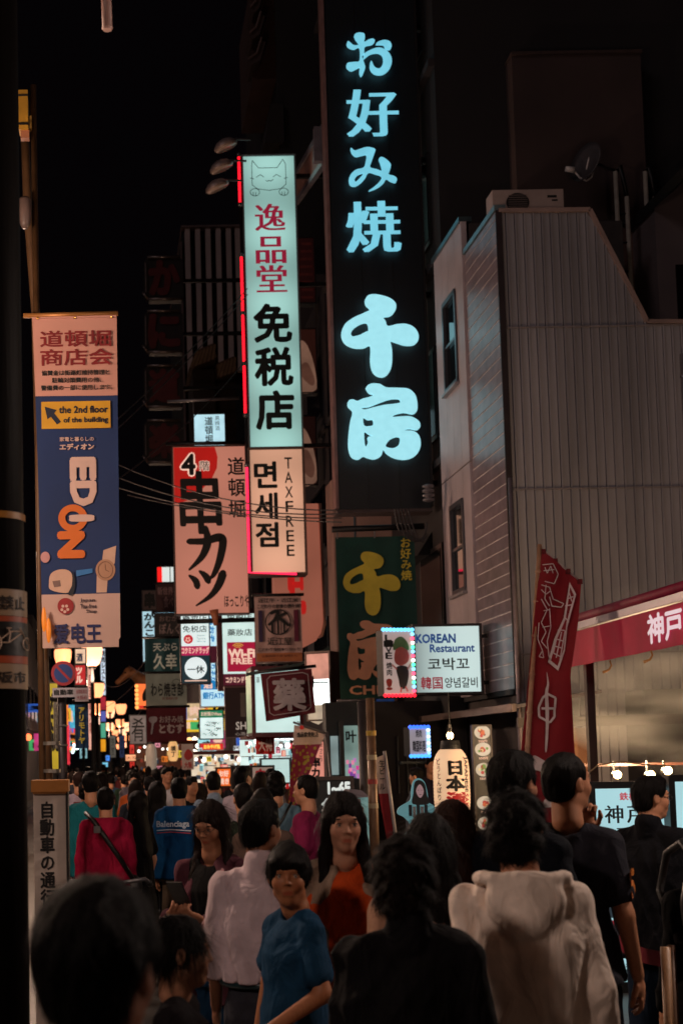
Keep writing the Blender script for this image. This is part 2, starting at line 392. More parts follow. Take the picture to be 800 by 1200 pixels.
def fold(amp, seed, fx=14, fz=4, sc=1):
    """cloth folds: long warped waves, mostly running down"""
    r = np.random.default_rng(seed); ph = r.uniform(0, 6.3, 8); tl = r.uniform(-1, 1, 4)
    def fn(X, Y, Z):
        m1 = .5+.5*np.sin(X*7+Z*4+ph[6]); m2 = .5+.5*np.sin(X*5-Z*6+Y*5+ph[7])
        a = np.sin((X*fx + Y*fx*.8 + tl[0]*Z*6 + 1.4*np.sin(Z*fz + ph[0]) + ph[1])*1.0)
        b = np.sin(X*fx*2.3 - Y*fx*1.9 + tl[1]*Z*14 + 1.5*np.sin(Z*fz*1.7 + X*6 + ph[2]) + ph[3])
        c = np.sin(Z*22 + 2*np.sin(X*11 + ph[4]) + tl[2]*X*25 + ph[5])
        return amp*(.40*m1*a - .30*m1*(1-np.abs(a)**.5) + .30*m2*b - .25*m2*(1-np.abs(b)**.6) - .40*(1-m1)*(1-np.abs(c)**.55) + .2)
    return fn
SKIN = {}
def skin(tone):
    if tone in SKIN: return SKIN[tone]
    c = lin(tone); m = bpy.data.materials.new('skin'); m.use_nodes = True; nt = m.node_tree; b = nt.nodes['Principled BSDF']; L = nt.links.new
    at = nt.nodes.new('ShaderNodeAttribute'); at.attribute_name = 'tint'
    n = nt.nodes.new('ShaderNodeTexNoise'); n.inputs['Scale'].default_value = 35; n.inputs['Detail'].default_value = 5
    r = nt.nodes.new('ShaderNodeMapRange'); r.inputs[3].default_value = .82; r.inputs[4].default_value = 1.15; L(n.outputs[0], r.inputs[0])
    v = nt.nodes.new('ShaderNodeVectorMath'); v.operation = 'SCALE'; L(at.outputs['Color'], v.inputs[0]); L(r.outputs[0], v.inputs['Scale'])
    w = nt.nodes.new('ShaderNodeVectorMath'); w.operation = 'MULTIPLY'; w.inputs[1].default_value = c; L(v.outputs[0], w.inputs[0]); L(w.outputs[0], b.inputs['Base Color'])
    b.inputs['Roughness'].default_value = .5; b.inputs['Specular IOR Level'].default_value = .28
    SKIN[tone] = m; return m
def mesh_obj(name, v, F, m, parent, scale=1, smooth=True, label=None, tint=None):
    me = bpy.data.meshes.new(name); v = np.asarray(v, float)*scale
    me.vertices.add(len(v)); me.vertices.foreach_set('co', v.ravel()); F = np.asarray(F, np.int32); me.loops.add(F.size); me.loops.foreach_set('vertex_index', F.ravel())
    me.polygons.add(len(F)); me.polygons.foreach_set('loop_start', np.arange(0, F.size, 4, dtype=np.int32)); me.update(calc_edges=True); me.validate()
    if smooth: me.polygons.foreach_set('use_smooth', [True]*len(me.polygons))
    if tint is not None:
        a = me.color_attributes.new('tint', 'FLOAT_COLOR', 'POINT'); a.data.foreach_set('color', np.concatenate([tint, np.ones((len(v), 1))], 1).ravel())
    o = bpy.data.objects.new(name, me); COL.objects.link(o); me.materials.append(m); o.parent = parent
    if label: o['label'] = label
    return o
def relax(v, F, n=1, w=.5):
    for _ in range(n):
        s = np.zeros_like(v); c = np.zeros(len(v))
        for a, b in ((0, 1), (1, 2), (2, 3), (3, 0)):
            np.add.at(s, F[:, a], v[F[:, b]]); np.add.at(c, F[:, a], 1); np.add.at(s, F[:, b], v[F[:, a]]); np.add.at(c, F[:, b], 1)
        v = v*(1-w) + w*s/np.maximum(c, 1)[:, None]
    return v
def strands(v, F, n, ln, seed, down=.8, out=.25, w=.0014, curl=0, T=None):
    """thin hair ribbons rooted on a hair surface"""
    r = np.random.default_rng(seed); fi = r.integers(0, len(F), n); V = []; Q = []
    for f in fi:
        q = v[F[f]]; c = q.mean(0); nn = np.cross(q[2]-q[0], q[3]-q[1]); l = np.linalg.norm(nn)
        if l < 1e-12: continue
        nn = nn/l; t = np.array([0, 0, -1.])*down + r.normal(0, .2, 3); t -= nn*t.dot(nn); t /= np.linalg.norm(t)+1e-9; s = np.cross(nn, t)
        L = ln*r.uniform(.5, 1.3); p = c - nn*.003; k = len(V); ph = r.uniform(0, 6)
        for j in range(4):
            u = j/3; pos = p + t*L*u + nn*(out*L*u*(1-.5*u)) + s*curl*math.sin(ph+u*5); ww = w*(1-u*.8); V += [pos - s*ww, pos + s*ww]
        for j in range(3): a = k + j*2; Q.append((a, a+1, a+3, a+2))
    return np.array(V), np.array(Q, int)
def hand(Fd, T, curl=.5, k=.006, grip=None):
    """hand in local frame: wrist at origin, fingers along -Z, palm facing -Y, thumb on +X"""
    Fd.add(cone((0, 0, .01), (0, 0, -.045), .024, .030, (1, 1.7, 1)), .012, T)
    Fd.add(ell((0, -.002, -.055), (.040, .016, .042)), .012, T)
    for i, (x, l) in enumerate(((.029, .070), (.010, .078), (-.010, .073), (-.028, .058))):
        c = curl + .08*i; p = Vector((x, 0, -.088)); a = .35*c; q = p + Vector((x*.08, -math.sin(a), -math.cos(a)))*l*.48
        a2 = 1.3*c + .1; q2 = q + Vector((0, -math.sin(a2), -math.cos(a2)))*l*.32; a3 = 2.1*c + .1; q3 = q2 + Vector((0, -math.sin(a3), -math.cos(a3)))*l*.25
        for u, w, r0, r1 in ((p, q, .0095, .0088), (q, q2, .0088, .008), (q2, q3, .008, .007)): Fd.add(cone(u, w, r0, r1), .003, T)
    p = Vector((.030, -.004, -.030)); q = Vector((.052, -.016, -.060)); q2 = Vector((.056, -.026, -.088)); q3 = Vector((.048, -.034, -.106))
    for u, w, r0, r1 in ((p, q, .013, .011), (q, q2, .0105, .0095), (q2, q3, .0095, .0075)): Fd.add(cone(u, w, r0, r1), .004, T)
def frame_from(p, d, pn):
    """matrix: origin p, local -Z along d, local -Y towards pn"""
    z = -Vector(d).normalized(); y = -(Vector(pn) - z*Vector(pn).dot(z)).normalized(); x = y.cross(z)
    M = Matrix((x, y, z)).transposed().to_4x4(); M.translation = Vector(p); return M
def v3(p): return Vector(p)
def make_person(name_label, x, y, face, H=1.7, tone='#b98263', hair='short', haircol='#0d0908', top=('tee', '#2a2a30'), bottom=('trousers', '#1b1d24'),
                arms=None, head=(0, 0, 0), build=1.0, face_detail=False, seed=1, bag=None, lean=0, q=1.0, hs=.93, group=None, z0=0, under=None, shoes='#16120f', hsize=1.0, fullbody=True, strandn=500, groupcat='person'):
    """face: heading in degrees, 0 = looks away from the camera (+Y), 180 = looks at it; head: (turn left deg, nod down deg, tilt)"""
    root = thing('person', name_label, groupcat, (x, y, z0), math.radians(face), group); S = H/1.7
    # ---- joints (1.7 m figure, looking along +Y, right hand at +X)
    def L(p):
        """lean forward about the hips"""
        if not lean: return Vector(p)
        return Matrix.Rotation(-math.radians(lean), 4, 'X') @ (Vector(p) - Vector((0, 0, .95))) + Vector((0, 0, .95)) if p[2] > .9 else Vector(p)
    b = 1 + (build-1)*.5; build = b; J = dict(r=[L((.143*b, -.012, 1.350)), L((.183*b, -.035, 1.09)), L((.198*b, .04, .855))], l=[L((-.143*b, -.012, 1.350)), L((-.183*b, -.035, 1.09)), L((-.198*b, .04, .855))])
    HD = {'r': (None, None, .45), 'l': (None, None, .45)}
    for sd in ('r', 'l'):
        if arms and sd in arms:
            A = arms[sd]; J[sd][1] = L(A[0]) if len(A) < 5 else Vector(A[0]); J[sd][2] = L(A[1]) if len(A) < 5 else Vector(A[1])
            if len(A) > 2: HD[sd] = (A[2], A[3], A[4] if len(A) > 4 else .45)
    hc = L((0, .01, 1.7-.125*hs)); TH = Matrix.Translation(hc) @ Matrix.Rotation(math.radians(head[0]), 4, 'Z') @ Matrix.Rotation(-math.radians(head[1] + lean*.3), 4, 'X') @ Matrix.Rotation(math.radians(head[2]), 4, 'Y') @ Matrix.Scale(hs, 4)
    hf = .0042/q if face_detail else .0075/q; fine = .006/q if face_detail else .008/q; cs = .016/q
    HTS = {}
    for sd in ('r', 'l'):
        e, w = J[sd][1], J[sd][2]; d = HD[sd][0] or (w-e); pn = HD[sd][1] or ((-1 if sd == 'r' else 1), 0, 0)
        HTS[sd] = frame_from(w, d, pn)
        if sd == 'l': HTS[sd] = HTS[sd] @ Matrix.Scale(-1, 4, (1, 0, 0))
    rx = [(hc.x-.12*hs, hc.x+.12*hs, hf)]; ry = [(hc.y-.13*hs, hc.y+.14*hs, hf)]; rz = [(hc.z-.20*hs, hc.z+.14*hs, hf)]
    if q >= .8:
        for sd in ('r', 'l'):
            c = HTS[sd] @ Vector((0, -.02, -.09)); rx.append((c.x-.09, c.x+.09, fine)); ry.append((c.y-.09, c.y+.09, fine)); rz.append((c.z-.10, c.z+.10, fine))
    mx = max(abs(J[s][i].x) for s in J for i in (1, 2)) + .16; ylo = min(J[s][i].y for s in J for i in (1, 2)); yhi = max(J[s][i].y for s in J for i in (1, 2))
    ylo = min(ylo, hc.y)-.26; yhi = max(yhi, hc.y)+.26
    B = Field(axis(-mx, mx, cs, rx), axis(ylo, yhi, cs, ry), axis(-.02, 1.78, cs*1.2, rz))
    # torso core, legs
    B.add(colm([(.86, 0, 0, .12*b, .085), (1.0, 0, 0, .11*b, .075), (1.15, 0, 0, .10*b, .07), (1.3, 0, 0, .11*b, .065), (1.36, 0, -.015, .08*b, .04)]), .02, None if not lean else Matrix.Translation((0, 0, .95)) @ Matrix.Rotation(-math.radians(lean), 4, 'X') @ Matrix.Translation((0, 0, -.95)))
    for sx in (-1, 1):
        B.add(cone((sx*.085, 0, .88), (sx*.095, .01, .48), .075, .048), .03); B.add(cone((sx*.095, .01, .48), (sx*.10, -.01, .07), .046, .03), .02)
    for sd in ('r', 'l'):
        a, e, w = J[sd]; B.add(cone(a, e, .038, .034), .02); B.add(cone(e, w, .036, .024), .015)
        hand(B, HTS[sd], HD[sd][2])
    hb = TH @ Vector((0, -.02, -.06)); B.add(cone(hb, L((0, -.02, 1.44)), .053, .058), .02); B.add(cone(L((-.11*b, -.02, 1.352)), L((.11*b, -.02, 1.352)), .028, .028), .04)
    # ---- head
    B.add(ell((0, -.015, .035), (.074, .095, .088)), .02, TH); B.add(ell((0, .022, -.03), (.060, .068, .082)), .03, TH)
    B.add(ell((0, .060, -.090), (.024, .022, .022)), .03, TH)
    for sx in (-1, 1):
        B.add(ell((sx*.032, .052, -.024), (.028, .030, .028)), .02, TH)
        B.add(ell((sx*.042, .0, -.064), (.016, .035, .020)), .02, TH)
        B.add(ell((sx*.076, -.008, -.005), (.009, .019, .031)), .008, TH); B.cut(ell((sx*.087, .0, -.002), (.006, .010, .016)), .004, TH)
    if face_detail:
        B.add(cone((-.030, .078, .030), (.030, .078, .030), .011, .011), .018, TH)
        for sx in (-1, 1): B.cut(ell((sx*.031, .097, .010), (.017, .016, .011)), .012, TH)
        for sx in (-1, 1): B.add(ell((sx*.031, .074, .009), (.016, .011, .010)), .006, TH)
    B.add(cone((0, .080, .018), (0, .098, -.017), .006, .0085), .010, TH)
    if face_detail:
        for sx in (-1, 1): B.add(ell((sx*.010, .090, -.021), (.0065, .009, .006)), .006, TH)
        B.add(cone((-.018, .082, -.052), (.018, .082, -.052), .0075, .0075), .006, TH); B.add(cone((-.013, .082, -.063), (.013, .082, -.063), .009, .009), .006, TH)
        B.cut(cone((-.022, .093, -.0575), (.022, .093, -.0575), .003, .003), .003, TH)
    v, F = B.mesh(); v = relax(v, F, 1, .35)
    Ti = np.array(TH.inverted()); lv = v @ Ti[:3, :3].T + Ti[:3, 3]
    tint = np.ones((len(v), 3)); 
    lip = np.exp(-((lv[:, 0]/.021)**4 + ((lv[:, 2]+.057)/.009)**4))*(lv[:, 1] > .06); tint = tint*(1-lip[:, None]) + lip[:, None]*np.array((.80, .42, .40))
    ck = np.exp(-(((np.abs(lv[:, 0])-.04)/.02)**2 + ((lv[:, 2]+.03)/.02)**2))*(lv[:, 1] > .03); tint *= 1 - ck[:, None]*np.array((0, .10, .10))
    mesh_obj('body', v, F, skin(tone), root, S, tint=tint)
    def T3(p): return tuple((TH @ Vector(p))*S)
    def sub(name, mb, m, par=root, smooth=True):
        me = bpy.data.meshes.new(name); me.from_pydata([tuple(p) for p in mb.v], [], mb.f); me.update()
        if smooth: me.polygons.foreach_set('use_smooth', [True]*len(me.polygons))
        o = bpy.data.objects.new(name, me); COL.objects.link(o); me.materials.append(m); o.parent = par; return o
    hm = mat(haircol, .55, .4, 40, bump=.6, bsc=330, stretch=(1, 1, .10), name='hair', spec=.10)
    if face_detail:
        for sx in (-1, 1):
            e = sub('eye', MB().ball(T3((sx*.031, .0735, .0085)), .0122*S*hs), mat('#b9aaa0', .25, .1, 20, bump=0))
            g = TH.to_3x3() @ Vector((0, 1, 0)); sub('iris', MB().ball(T3((sx*.031, .0825, .0082)), .0046*S*hs, sc=(1, 1, 1)), mat('#120a07', .15, .1, 20, bump=0), e)
            arc = [(sx*(.031 + .0165*t), .0875-.010*abs(t)**2 - .002, .0105 + .0052*(1-t*t)) for t in (-1, -.6, -.2, .2, .6, 1)]
            sub('eyelid', MB().tube([T3(p) for p in arc], [.0009*S, .0018*S, .0022*S, .0022*S, .0018*S, .0009*S], 6), mat('#1c0f0b', .6, .1, 20, bump=0), e)
            arc = [(sx*(.033 + .020*t), .0885-.011*abs(t)**2-.001, .030 + .005*(1-(t-.2)**2)) for t in (-1, -.5, 0, .5, 1)]
            sub('eyebrow', MB().tube([T3(p) for p in arc], [.0018*S, .0030*S, .0030*S, .0024*S, .001*S], 6), hm)
    # ---- hair
    h = .0052/q if face_detail or q >= 1 else .009
    hz = {'long': .62, 'verylong': .55, 'bob': .17, 'mid': .30}.get(hair, .16); lo = hc.z - hz if hair in ('long', 'verylong', 'mid') else hc.z-.19
    Hd = Field(axis(hc.x-.2, hc.x+.2, h*1.2), axis(hc.y-.24, hc.y+.22, h*1.2), axis(lo, hc.z+.18, h*1.2)); vol = hsize
    Hd.add(ell((0, -.018, .036), (.083*vol, .104*vol, .098*vol)), .01, TH)
    if hair == 'short':
        Hd.add(ell((0, -.05, -.02), (.073, .062, .075)), .02, TH); Hd.add(ell((0, .045, .098), (.055, .04, .03)), .02, TH)
        Hd.cut(ell((0, .115, -.030), (.075, .080, .095)), .012, TH); Hd.cut(boxp((-.12, -.2, -.19), (.12, .2, -.078)), .012, TH)
        for sx in (-1, 1): Hd.cut(ell((sx*.085, .012, -.03), (.03, .05, .045)), .01, TH)
    elif hair == 'tied':
        Hd.add(ell((0, -.125, .02), (.040, .040, .045)), .02, TH); Hd.add(ell((0, -.05, -.01), (.072, .06, .06)), .02, TH)
        Hd.cut(ell((0, .125, -.030), (.080, .085, .095)), .012, TH); Hd.cut(boxp((-.12, -.2, -.19), (.12, .2, -.05)), .02, TH)
        for sx in (-1, 1): Hd.cut(ell((sx*.09, .03, -.045), (.03, .05, .045)), .01, TH)
    elif hair == 'balding':
        Hd.add(ell((0, -.05, -.02), (.073, .060, .07)), .02, TH); Hd.cut(ell((0, .105, .0), (.085, .085, .12)), .012, TH); Hd.cut(boxp((-.12, -.2, -.19), (.12, .2, -.07)), .012, TH)
        for sx in (-1, 1): Hd.cut(ell((sx*.085, .012, -.03), (.03, .05, .045)), .01, TH)
    elif hair == 'curly':
        Hd.add(ell((0, -.025, .02), (.090*vol, .104*vol, .101*vol)), .02, TH); Hd.add(ell((0, -.05, -.05), (.085, .07, .07)), .03, TH)
        Hd.cut(ell((0, .13, -.04), (.07, .075, .09)), .012, TH)
    elif hair == 'bob':
        Hd.add(ell((0, -.02, .01), (.089*vol, .104*vol, .098*vol)), .02, TH); Hd.add(ell((0, .055, .055), (.074, .05, .040)), .02, TH)
        Hd.cut(ell((0, .125, -.045), (.074, .080, .085)), .010, TH); Hd.cut(boxp((-.12, -.2, -.22), (.12, .2, -.085)), .015, TH)
        for sx in (-1, 1): Hd.cut(ell((sx*.095, .025, -.075), (.03, .06, .05)), .01, TH)
    else:
        zl = {'long': -.42, 'verylong': -.50, 'mid': -.22}[hair]
        Hd.add(ell((0, -.03, -.02), (.088, .090, .11)), .03, TH)
        bk = L((0, -.085, hc.z+zl-.0))
        Hd.add(cone(TH @ Vector((0, -.045, -.02)), bk, .078, .085 if hair != 'mid' else .06, (1, 1.6, 1)), .03)
        for sx in (-1, 1):
            Hd.add(cone(TH @ Vector((sx*.072, .012, .02)), TH @ Vector((sx*.082, .018, -.13)), .022, .026), .02)
            if hair == 'verylong': Hd.add(cone(TH @ Vector((sx*.082, .018, -.12)), L((sx*.105, .085, hc.z-.40)), .026, .022, (1, 1, 1)), .02)
            elif hair == 'long': Hd.add(cone(TH @ Vector((sx*.082, .018, -.12)), L((sx*.10, -.02, hc.z-.30)), .026, .03), .02)
        Hd.cut(ell((0, .115, -.045), (.060, .075, .105)), .010, TH)
        if face_detail or True: Hd.cut(ell((0, .12, -.14), (.058, .09, .12)), .010, TH)
    sg = seed
    if hair in ('curly',): Hd.warp(lambda X, Y, Z: .007*np.sin(X*75+sg+2*np.sin(Z*50))*np.sin(Y*80+Z*60) + .004*np.sin(Z*110+X*70))
    else: Hd.warp(lambda X, Y, Z: .0035*np.abs(np.sin(np.arctan2(X-hc.x, Y-hc.y+.05)*7 + 5*(Z-hc.z)*6 + sg)) - .0045*np.exp(-((X-hc.x-.025)/.006)**2)*(Z > hc.z+.05) + .0016*np.sin(np.arctan2(X-hc.x, Y-hc.y+.02)*41 + 3.5*np.sin(Z*22+sg)) + .003*np.sin(X*48+Z*30+sg)*np.sin(Y*52+Z*25+sg*2))
    hv, hF = Hd.mesh()
    if len(hF):
        hv = relax(hv, hF, 1, .3)
        n = int(strandn*(2.2 if q >= 1 else .3))
        if n:
            hc_l = hv[hF].mean(1) @ Ti[:3, :3].T + Ti[:3, 3]; okf = ~((hc_l[:, 1] > .015) & (hc_l[:, 2] < (.035 if hair in ('short', 'curly', 'balding', 'tied') else .105)))
            sv, sF = strands(hv, hF[okf], n, {'short': .028, 'balding': .02, 'curly': .045, 'bob': .05}.get(hair, .12), seed, .8, .40 if hair in ('short', 'curly') else .07, .0012 if hair != 'curly' else .0015, .01 if hair == 'curly' else .002)
            hF = np.concatenate([hF, sF+len(hv)]); hv = np.concatenate([hv, sv])
        mesh_obj('hair', hv, hF, hm, root, S)
    # ---- clothes
    TL = None if not lean else Matrix.Translation((0, 0, .95)) @ Matrix.Rotation(-math.radians(lean), 4, 'X') @ Matrix.Translation((0, 0, -.95))
    def garment(kind, col, part, grow=0, **o):
        g = .0088/q if q >= 1 else .02
        zlo = o.get('hem', {'tee': .84, 'hoodie': .82, 'shirt': .86, 'jacket': .76, 'coat': .50, 'dress': .45, 'tank': .8}[kind])
        G = Field(axis(-mx-.03, mx+.03, g), axis(ylo-.03, yhi+.03, g), axis(zlo-.12, 1.62, g*1.1)); w = (.012 + grow)*1.0
        loose = {'tee': .012, 'hoodie': .035, 'shirt': .018, 'jacket': .03, 'coat': .035, 'dress': .01, 'tank': .0}[kind] + o.get('loose', 0)
        flare = o.get('flare', .02 if kind in ('tee', 'hoodie') else .01)
        G.add(colm([(zlo, 0, .0, (.142+flare)*b+loose+w-.0, .105+loose+w+flare*.5), (.98, 0, 0, .138*b+loose+w, .102+loose+w), (1.12, 0, 0, (.114 if kind != 'shirt' else .126)*b+loose+w, .094+loose+w+(.0)),
                    (1.26, 0, .0, .132*b+loose*.8+w, .100+loose*.7+w), (1.34, 0, -.01, .115*b+loose*.4+w, .075+loose*.4+w), (1.40, 0, -.02, .06*b+w, .048+w)]), .03, TL)
        if o.get('bust'):
            for sx in (-1, 1): G.add(ell((sx*.075, .095, 1.24), (.058, .030, .055)), .05, TL)
        for sx in (-1, 1): G.add(cone((sx*.03, -.022, 1.408), (sx*.140*b, -.012, 1.358), .040+w*.4, .040+w+loose*.3), .03, TL)
        long = kind in ('hoodie', 'shirt', 'jacket', 'coat') and not o.get('shortsleeve')
        for sd in ('r', 'l'):
            a, e, wr = J[sd]; ru = .038+w+loose*.3
            if kind == 'tank': continue
            if long: G.add(cone(a, e, ru, .033+w*.8+loose*.35), .025); G.add(cone(e, wr.lerp(e, -.0+.02), .033+w*.8+loose*.35, .024+w*.8+loose*.3), .015)
            else:
                m_ = a.lerp(e, o.get('sleeve', .66)); G.add(cone(a, m_, ru, .044+w+loose*.8), .025)
        if kind in ('hoodie', 'coat') and o.get('hood', kind == 'hoodie'):
            hood_ = 1
        amp = o.get('amp', {'tee': .011, 'hoodie': .016, 'shirt': .016, 'jacket': .016, 'coat': .016, 'dress': .008, 'tank': .004}[kind])*2.0
        G.warp(fold(amp, seed*7+len(kind), o.get('fx', 17), o.get('fz', 5)))
        G.cut(cone((0, -.022, 1.42), (0, -.01, 1.56), .058 if kind != 'tank' else .07, .075), .008, TL)
        if kind in ('tee', 'tank'): G.cut(ell((0, .06, 1.45), (.062, .06, .06)), .008, TL)
        if kind in ('hoodie', 'coat') and o.get('hood', kind == 'hoodie'):   # fallen hood: a pouch behind the neck with a thick rim
            G.add(ell((0, -.118, 1.375), (.118, .058, .098)), .012, TL); G.add(ell((0, -.140, 1.315), (.070, .050, .060)), .03, TL)
            rim = [Vector((.125*math.cos(a), -.055+.085*math.sin(a), 1.425-.018*math.sin(a)+.012*math.cos(2*a))) for a in [2*PI*i/16 for i in range(17)]]
            for p_, q_ in zip(rim, rim[1:]): G.add(cone(p_, q_, .021, .021), .010, TL)
            G.cut(ell((0, -.045, 1.475), (.088, .085, .075)), .012, TL)
        if kind == 'shirt' or o.get('collar'):
            G.add(cone((0, -.022, 1.400), (0, -.034, 1.452), .078, .068), .006, TL); G.cut(ell((0, -.01, 1.53), (.056, .060, .090)), .006, TL)
        G.cut(boxp((-.6, -.6, -.3), (.6, .6, zlo)), .004) if not lean else None
        if o.get('open'):
            G.cut(ell((0, .16, 1.1), (.085, .14, .75)), .02, TL)
        v, F = G.mesh(); v = relax(v, F, 1, .4)
        st = o.get('mat') or mat(col, .85, .18, 12, bump=.08, bsc=220, name='cloth', sheen=0, spec=.12)
        return mesh_obj(part, v, F, st, root, S)
    if under: garment(under[0], under[1], 'undershirt', -.004, **(under[2] if len(under) > 2 else {}))
    garment(top[0], top[1], {'tee': 't_shirt', 'hoodie': 'hoodie', 'shirt': 'shirt', 'jacket': 'jacket', 'coat': 'coat', 'dress': 'dress', 'tank': 'top'}[top[0]], **(top[2] if len(top) > 2 else {}))
    if bottom[0] in ('trousers', 'shorts', 'skirt'):
        g = .018/q; tp = .90 if not (len(bottom) > 2 and 'top' in bottom[2]) else bottom[2]['top']; P = Field(axis(-.34, .34, g), axis(-.3, .3, g), axis(-.02, tp+.08, g)); lg = (.01 if bottom[0] == 'trousers' else .02)
        P.add(colm([(.80, 0, 0, .152*b, .108), (.90, 0, -.01, .150*b, .110), (tp, 0, 0, .132*b, .098)]), .02)
        if bottom[0] == 'skirt': P.add(colm([(.38, 0, 0, .22*b, .17), (.8, 0, 0, .18*b, .13)]), .03)
        for sx in (-1, 1):
            P.add(cone((sx*.078*b, 0, .84), (sx*.095, .01, .48), .082*b, .068+lg), .03)
            if bottom[0] == 'trousers': P.add(cone((sx*.100, .01, .48), (sx*.105, -.01, .07), .066+lg, .060+lg), .02)
        P.warp(fold(.007, seed+3, 15, 8)); v, F = P.mesh(); v = relax(v, F, 1, .4)
        mesh_obj(bottom[0], v, F, mat(bottom[1], .8, .2, 10, bump=.1, bsc=140, name='cloth', spec=.12), root, S)
    for sx in (-1, 1):
        sh = Field(axis(sx*.10-.07, sx*.10+.07, .012), axis(-.13, .22, .012), axis(-.01, .13, .012))
        sh.add(ell((sx*.10, .05, .035), (.046, .145, .04)), .02).add(ell((sx*.10, -.03, .06), (.04, .06, .05)), .02).cut(boxp((-1, -1, -.1), (1, 1, .004)), .004)
        v, F = sh.mesh(); mesh_obj('shoe', v, F, mat(shoes, .5, .2, 10), root, S)
    WMroot = WM[root.name]
    root['_s'] = S
    def add(name, mb, m, smooth=True, par=None, T=None):
        """extra part given in the 1.7 m figure's frame"""
        Tm = T or Matrix.Identity(4); mb.v = [tuple((Tm @ Vector(p))*S) for p in mb.v]; return sub(name, mb, m, par or root, smooth)
    root_add = add; del root['_s']
    return root, add, TH, J, TL
# ================================================================ THE PLACE
def film(c, k=.9): return emi(c, k, .06)     # glowing print: film on backlit faces, self-glowing letters on unlit ones
def lantern_lamp(x, y, h=4.6, lit=True, power=0, lc=(1, .66, .46), label='', group='globe street lamps lining the street', s=.27, warm='#ffb080', st=4):
    t = thing('street_lamp', label, 'street lamp', (x, y, 0), 0, group)
    MB().lathe((x, y, 0), [(.14, 0), (.13, .5), (.07, .6), (.055, 2.2), (.045, h-.45), (.10, h-.42), (.10, h-.36)], 14).build('post', DARKMETAL, t, True)
    MB().lathe((x, y, 0), [(.10, h-.36), (s*.75, h-.30), (s*1.05, h-.05), (s*1.08, h+.1), (s*.98, h+.16)], 14).build('globe', emi(warm, st, .1), t, True)
    MB().lathe((x, y, 0), [(s*1.1, h+.162), (s*.9, h+.24), (.05, h+.32), (.02, h+.42)], 14).build('cap', DARKMETAL, t, True)
    if power:
        l = bpy.data.lights.new('lamp_light', 'POINT'); l.energy = power; l.color = lc; l.shadow_soft_size = .25
        o = bpy.data.objects.new('lamp_light', l); COL.objects.link(o); o.location = (x, y-.0, h-.05-.6); WMm = WM[t.name]
        o.location = (0, 0, h - .8); o.parent = t
    return t
# ---- ground
g = MB().add([(-400, -60, 0), (400, -60, 0), (400, 900, 0), (-400, 900, 0)], [(0, 1, 2, 3)]).build('ground', mat('#2a2827', .7, .3, 1.5, bump=.2), None, kind='structure')
pv = MB().add([(-3.0, -8, .012), (5.0, -8, .012), (5.0, 150, .012), (-3.0, 150, .012)], [(0, 1, 2, 3)]).build('street_paving', mat('#4a4644', .45, .35, 2, bump=.3), None, kind='structure')
tm = mat('#5b5552', .4, .35, 3, bump=.25); tme = None
for j in range(12):
    for i in range(9):
        X = -1.6 + i*.6 + (.3 if j % 2 else 0); Yy = 3.2 + j*.45
        if tme is None:
            tme = MB().box((.008, .008, 0), (.592, .442, .022)); me = bpy.data.meshes.new('paving_slab'); me.from_pydata(tme.v, [], tme.f); me.materials.append(tm); tme = me
        o = bpy.data.objects.new('paving_slab', tme); COL.objects.link(o); o.parent = pv; o.location = (X, Yy, .013 + random.uniform(-.001, .002))
# ---- lamps of the street and two added lights (the row on the left runs on towards the camera and past it)
lantern_lamp(-2.9, 0.7, 5.2, power=350, lc=(1, .76, .64), label='lantern street lamp nearest the camera on the left kerb')
lantern_lamp(4.2, 5.6, 4.4, power=330, lc=(1, .78, .66), label='lantern street lamp on the right kerb beside the crimson awning stall')  # unseen side light, added to rim the near figures
lantern_lamp(3.4, -2.6, 4.6, power=30, label='lantern street lamp behind the camera on the right kerb')
lantern_lamp(-2.2, 7.6, 4.7, power=480, lc=(1, .72, .54), label='lantern street lamp just left of the blue and white banner')
lantern_lamp(-2.2, 15.5, 4.7, power=330, lc=(1, .74, .62), label='lantern street lamp left of the row of hanging signs')
lantern_lamp(-2.4, 23.0, 4.7, power=950, label='lantern street lamp level with the tall teal sign, left kerb')  # out of view, added to brighten the banners across the street
lampspots = [(108, 764, 36, .30), (74, 768, 38, .26), (114, 806, 52, .30), (97, 812, 56, .3), (116, 829, 64, .32), (129, 826, 70, .3), (129, 834, 80, .32), (142, 829, 72, .32), (117, 835, 76, .25),
             (128, 850, 95, .33), (131, 852, 110, .3), (135, 858, 120, .33), (145, 857, 105, .4), (141, 846, 92, .33), (150, 848, 90, .33), (149, 850, 84, .2), (142, 866, 135, .4), (149, 864, 125, .33), (147, 872, 150, .36), (139, 874, 160, .3)]
for i, (px, py, Y, s_) in enumerate(lampspots):
    p = R(px, py, Y)
    lab = {0: 'large glowing lantern lamp under the right end of the big banner', 1: 'glowing lantern lamp half hidden under the left end of the big banner', 2: 'round lantern lamp beside the vertical pink lit sign',
           3: 'low lantern lamp below the red katakana sign', 7: 'rightmost of the nearer bright globe lamps over the dark gap', 4: 'globe lamp left of the rightmost pair, just right of the pink vertical sign', 5: 'bright globe lamp over the stacked lit panels', 6: 'globe lamp just under the one over the stacked lit panels', 8: 'dim globe lamp with dark bars beside the pink vertical sign', 11: 'rightmost small globe lamp level with the yellow lit panel', 12: 'small globe lamp low in the receding cluster, right of centre', 13: 'small globe lamp in the middle of the receding cluster', 19: 'lowest and farthest globe lamp above the far crowd'}.get(i, 'small glowing globe lamp in the receding cluster far down the street')
    lantern_lamp(p.x, Y, p.z, power=500 if i in (0, 4, 9, 13) else 0, label=lab, s=s_*.82, st=2.6 if i < 3 else 2.2, warm='#ff9a66' if i % 3 else '#ffb488')
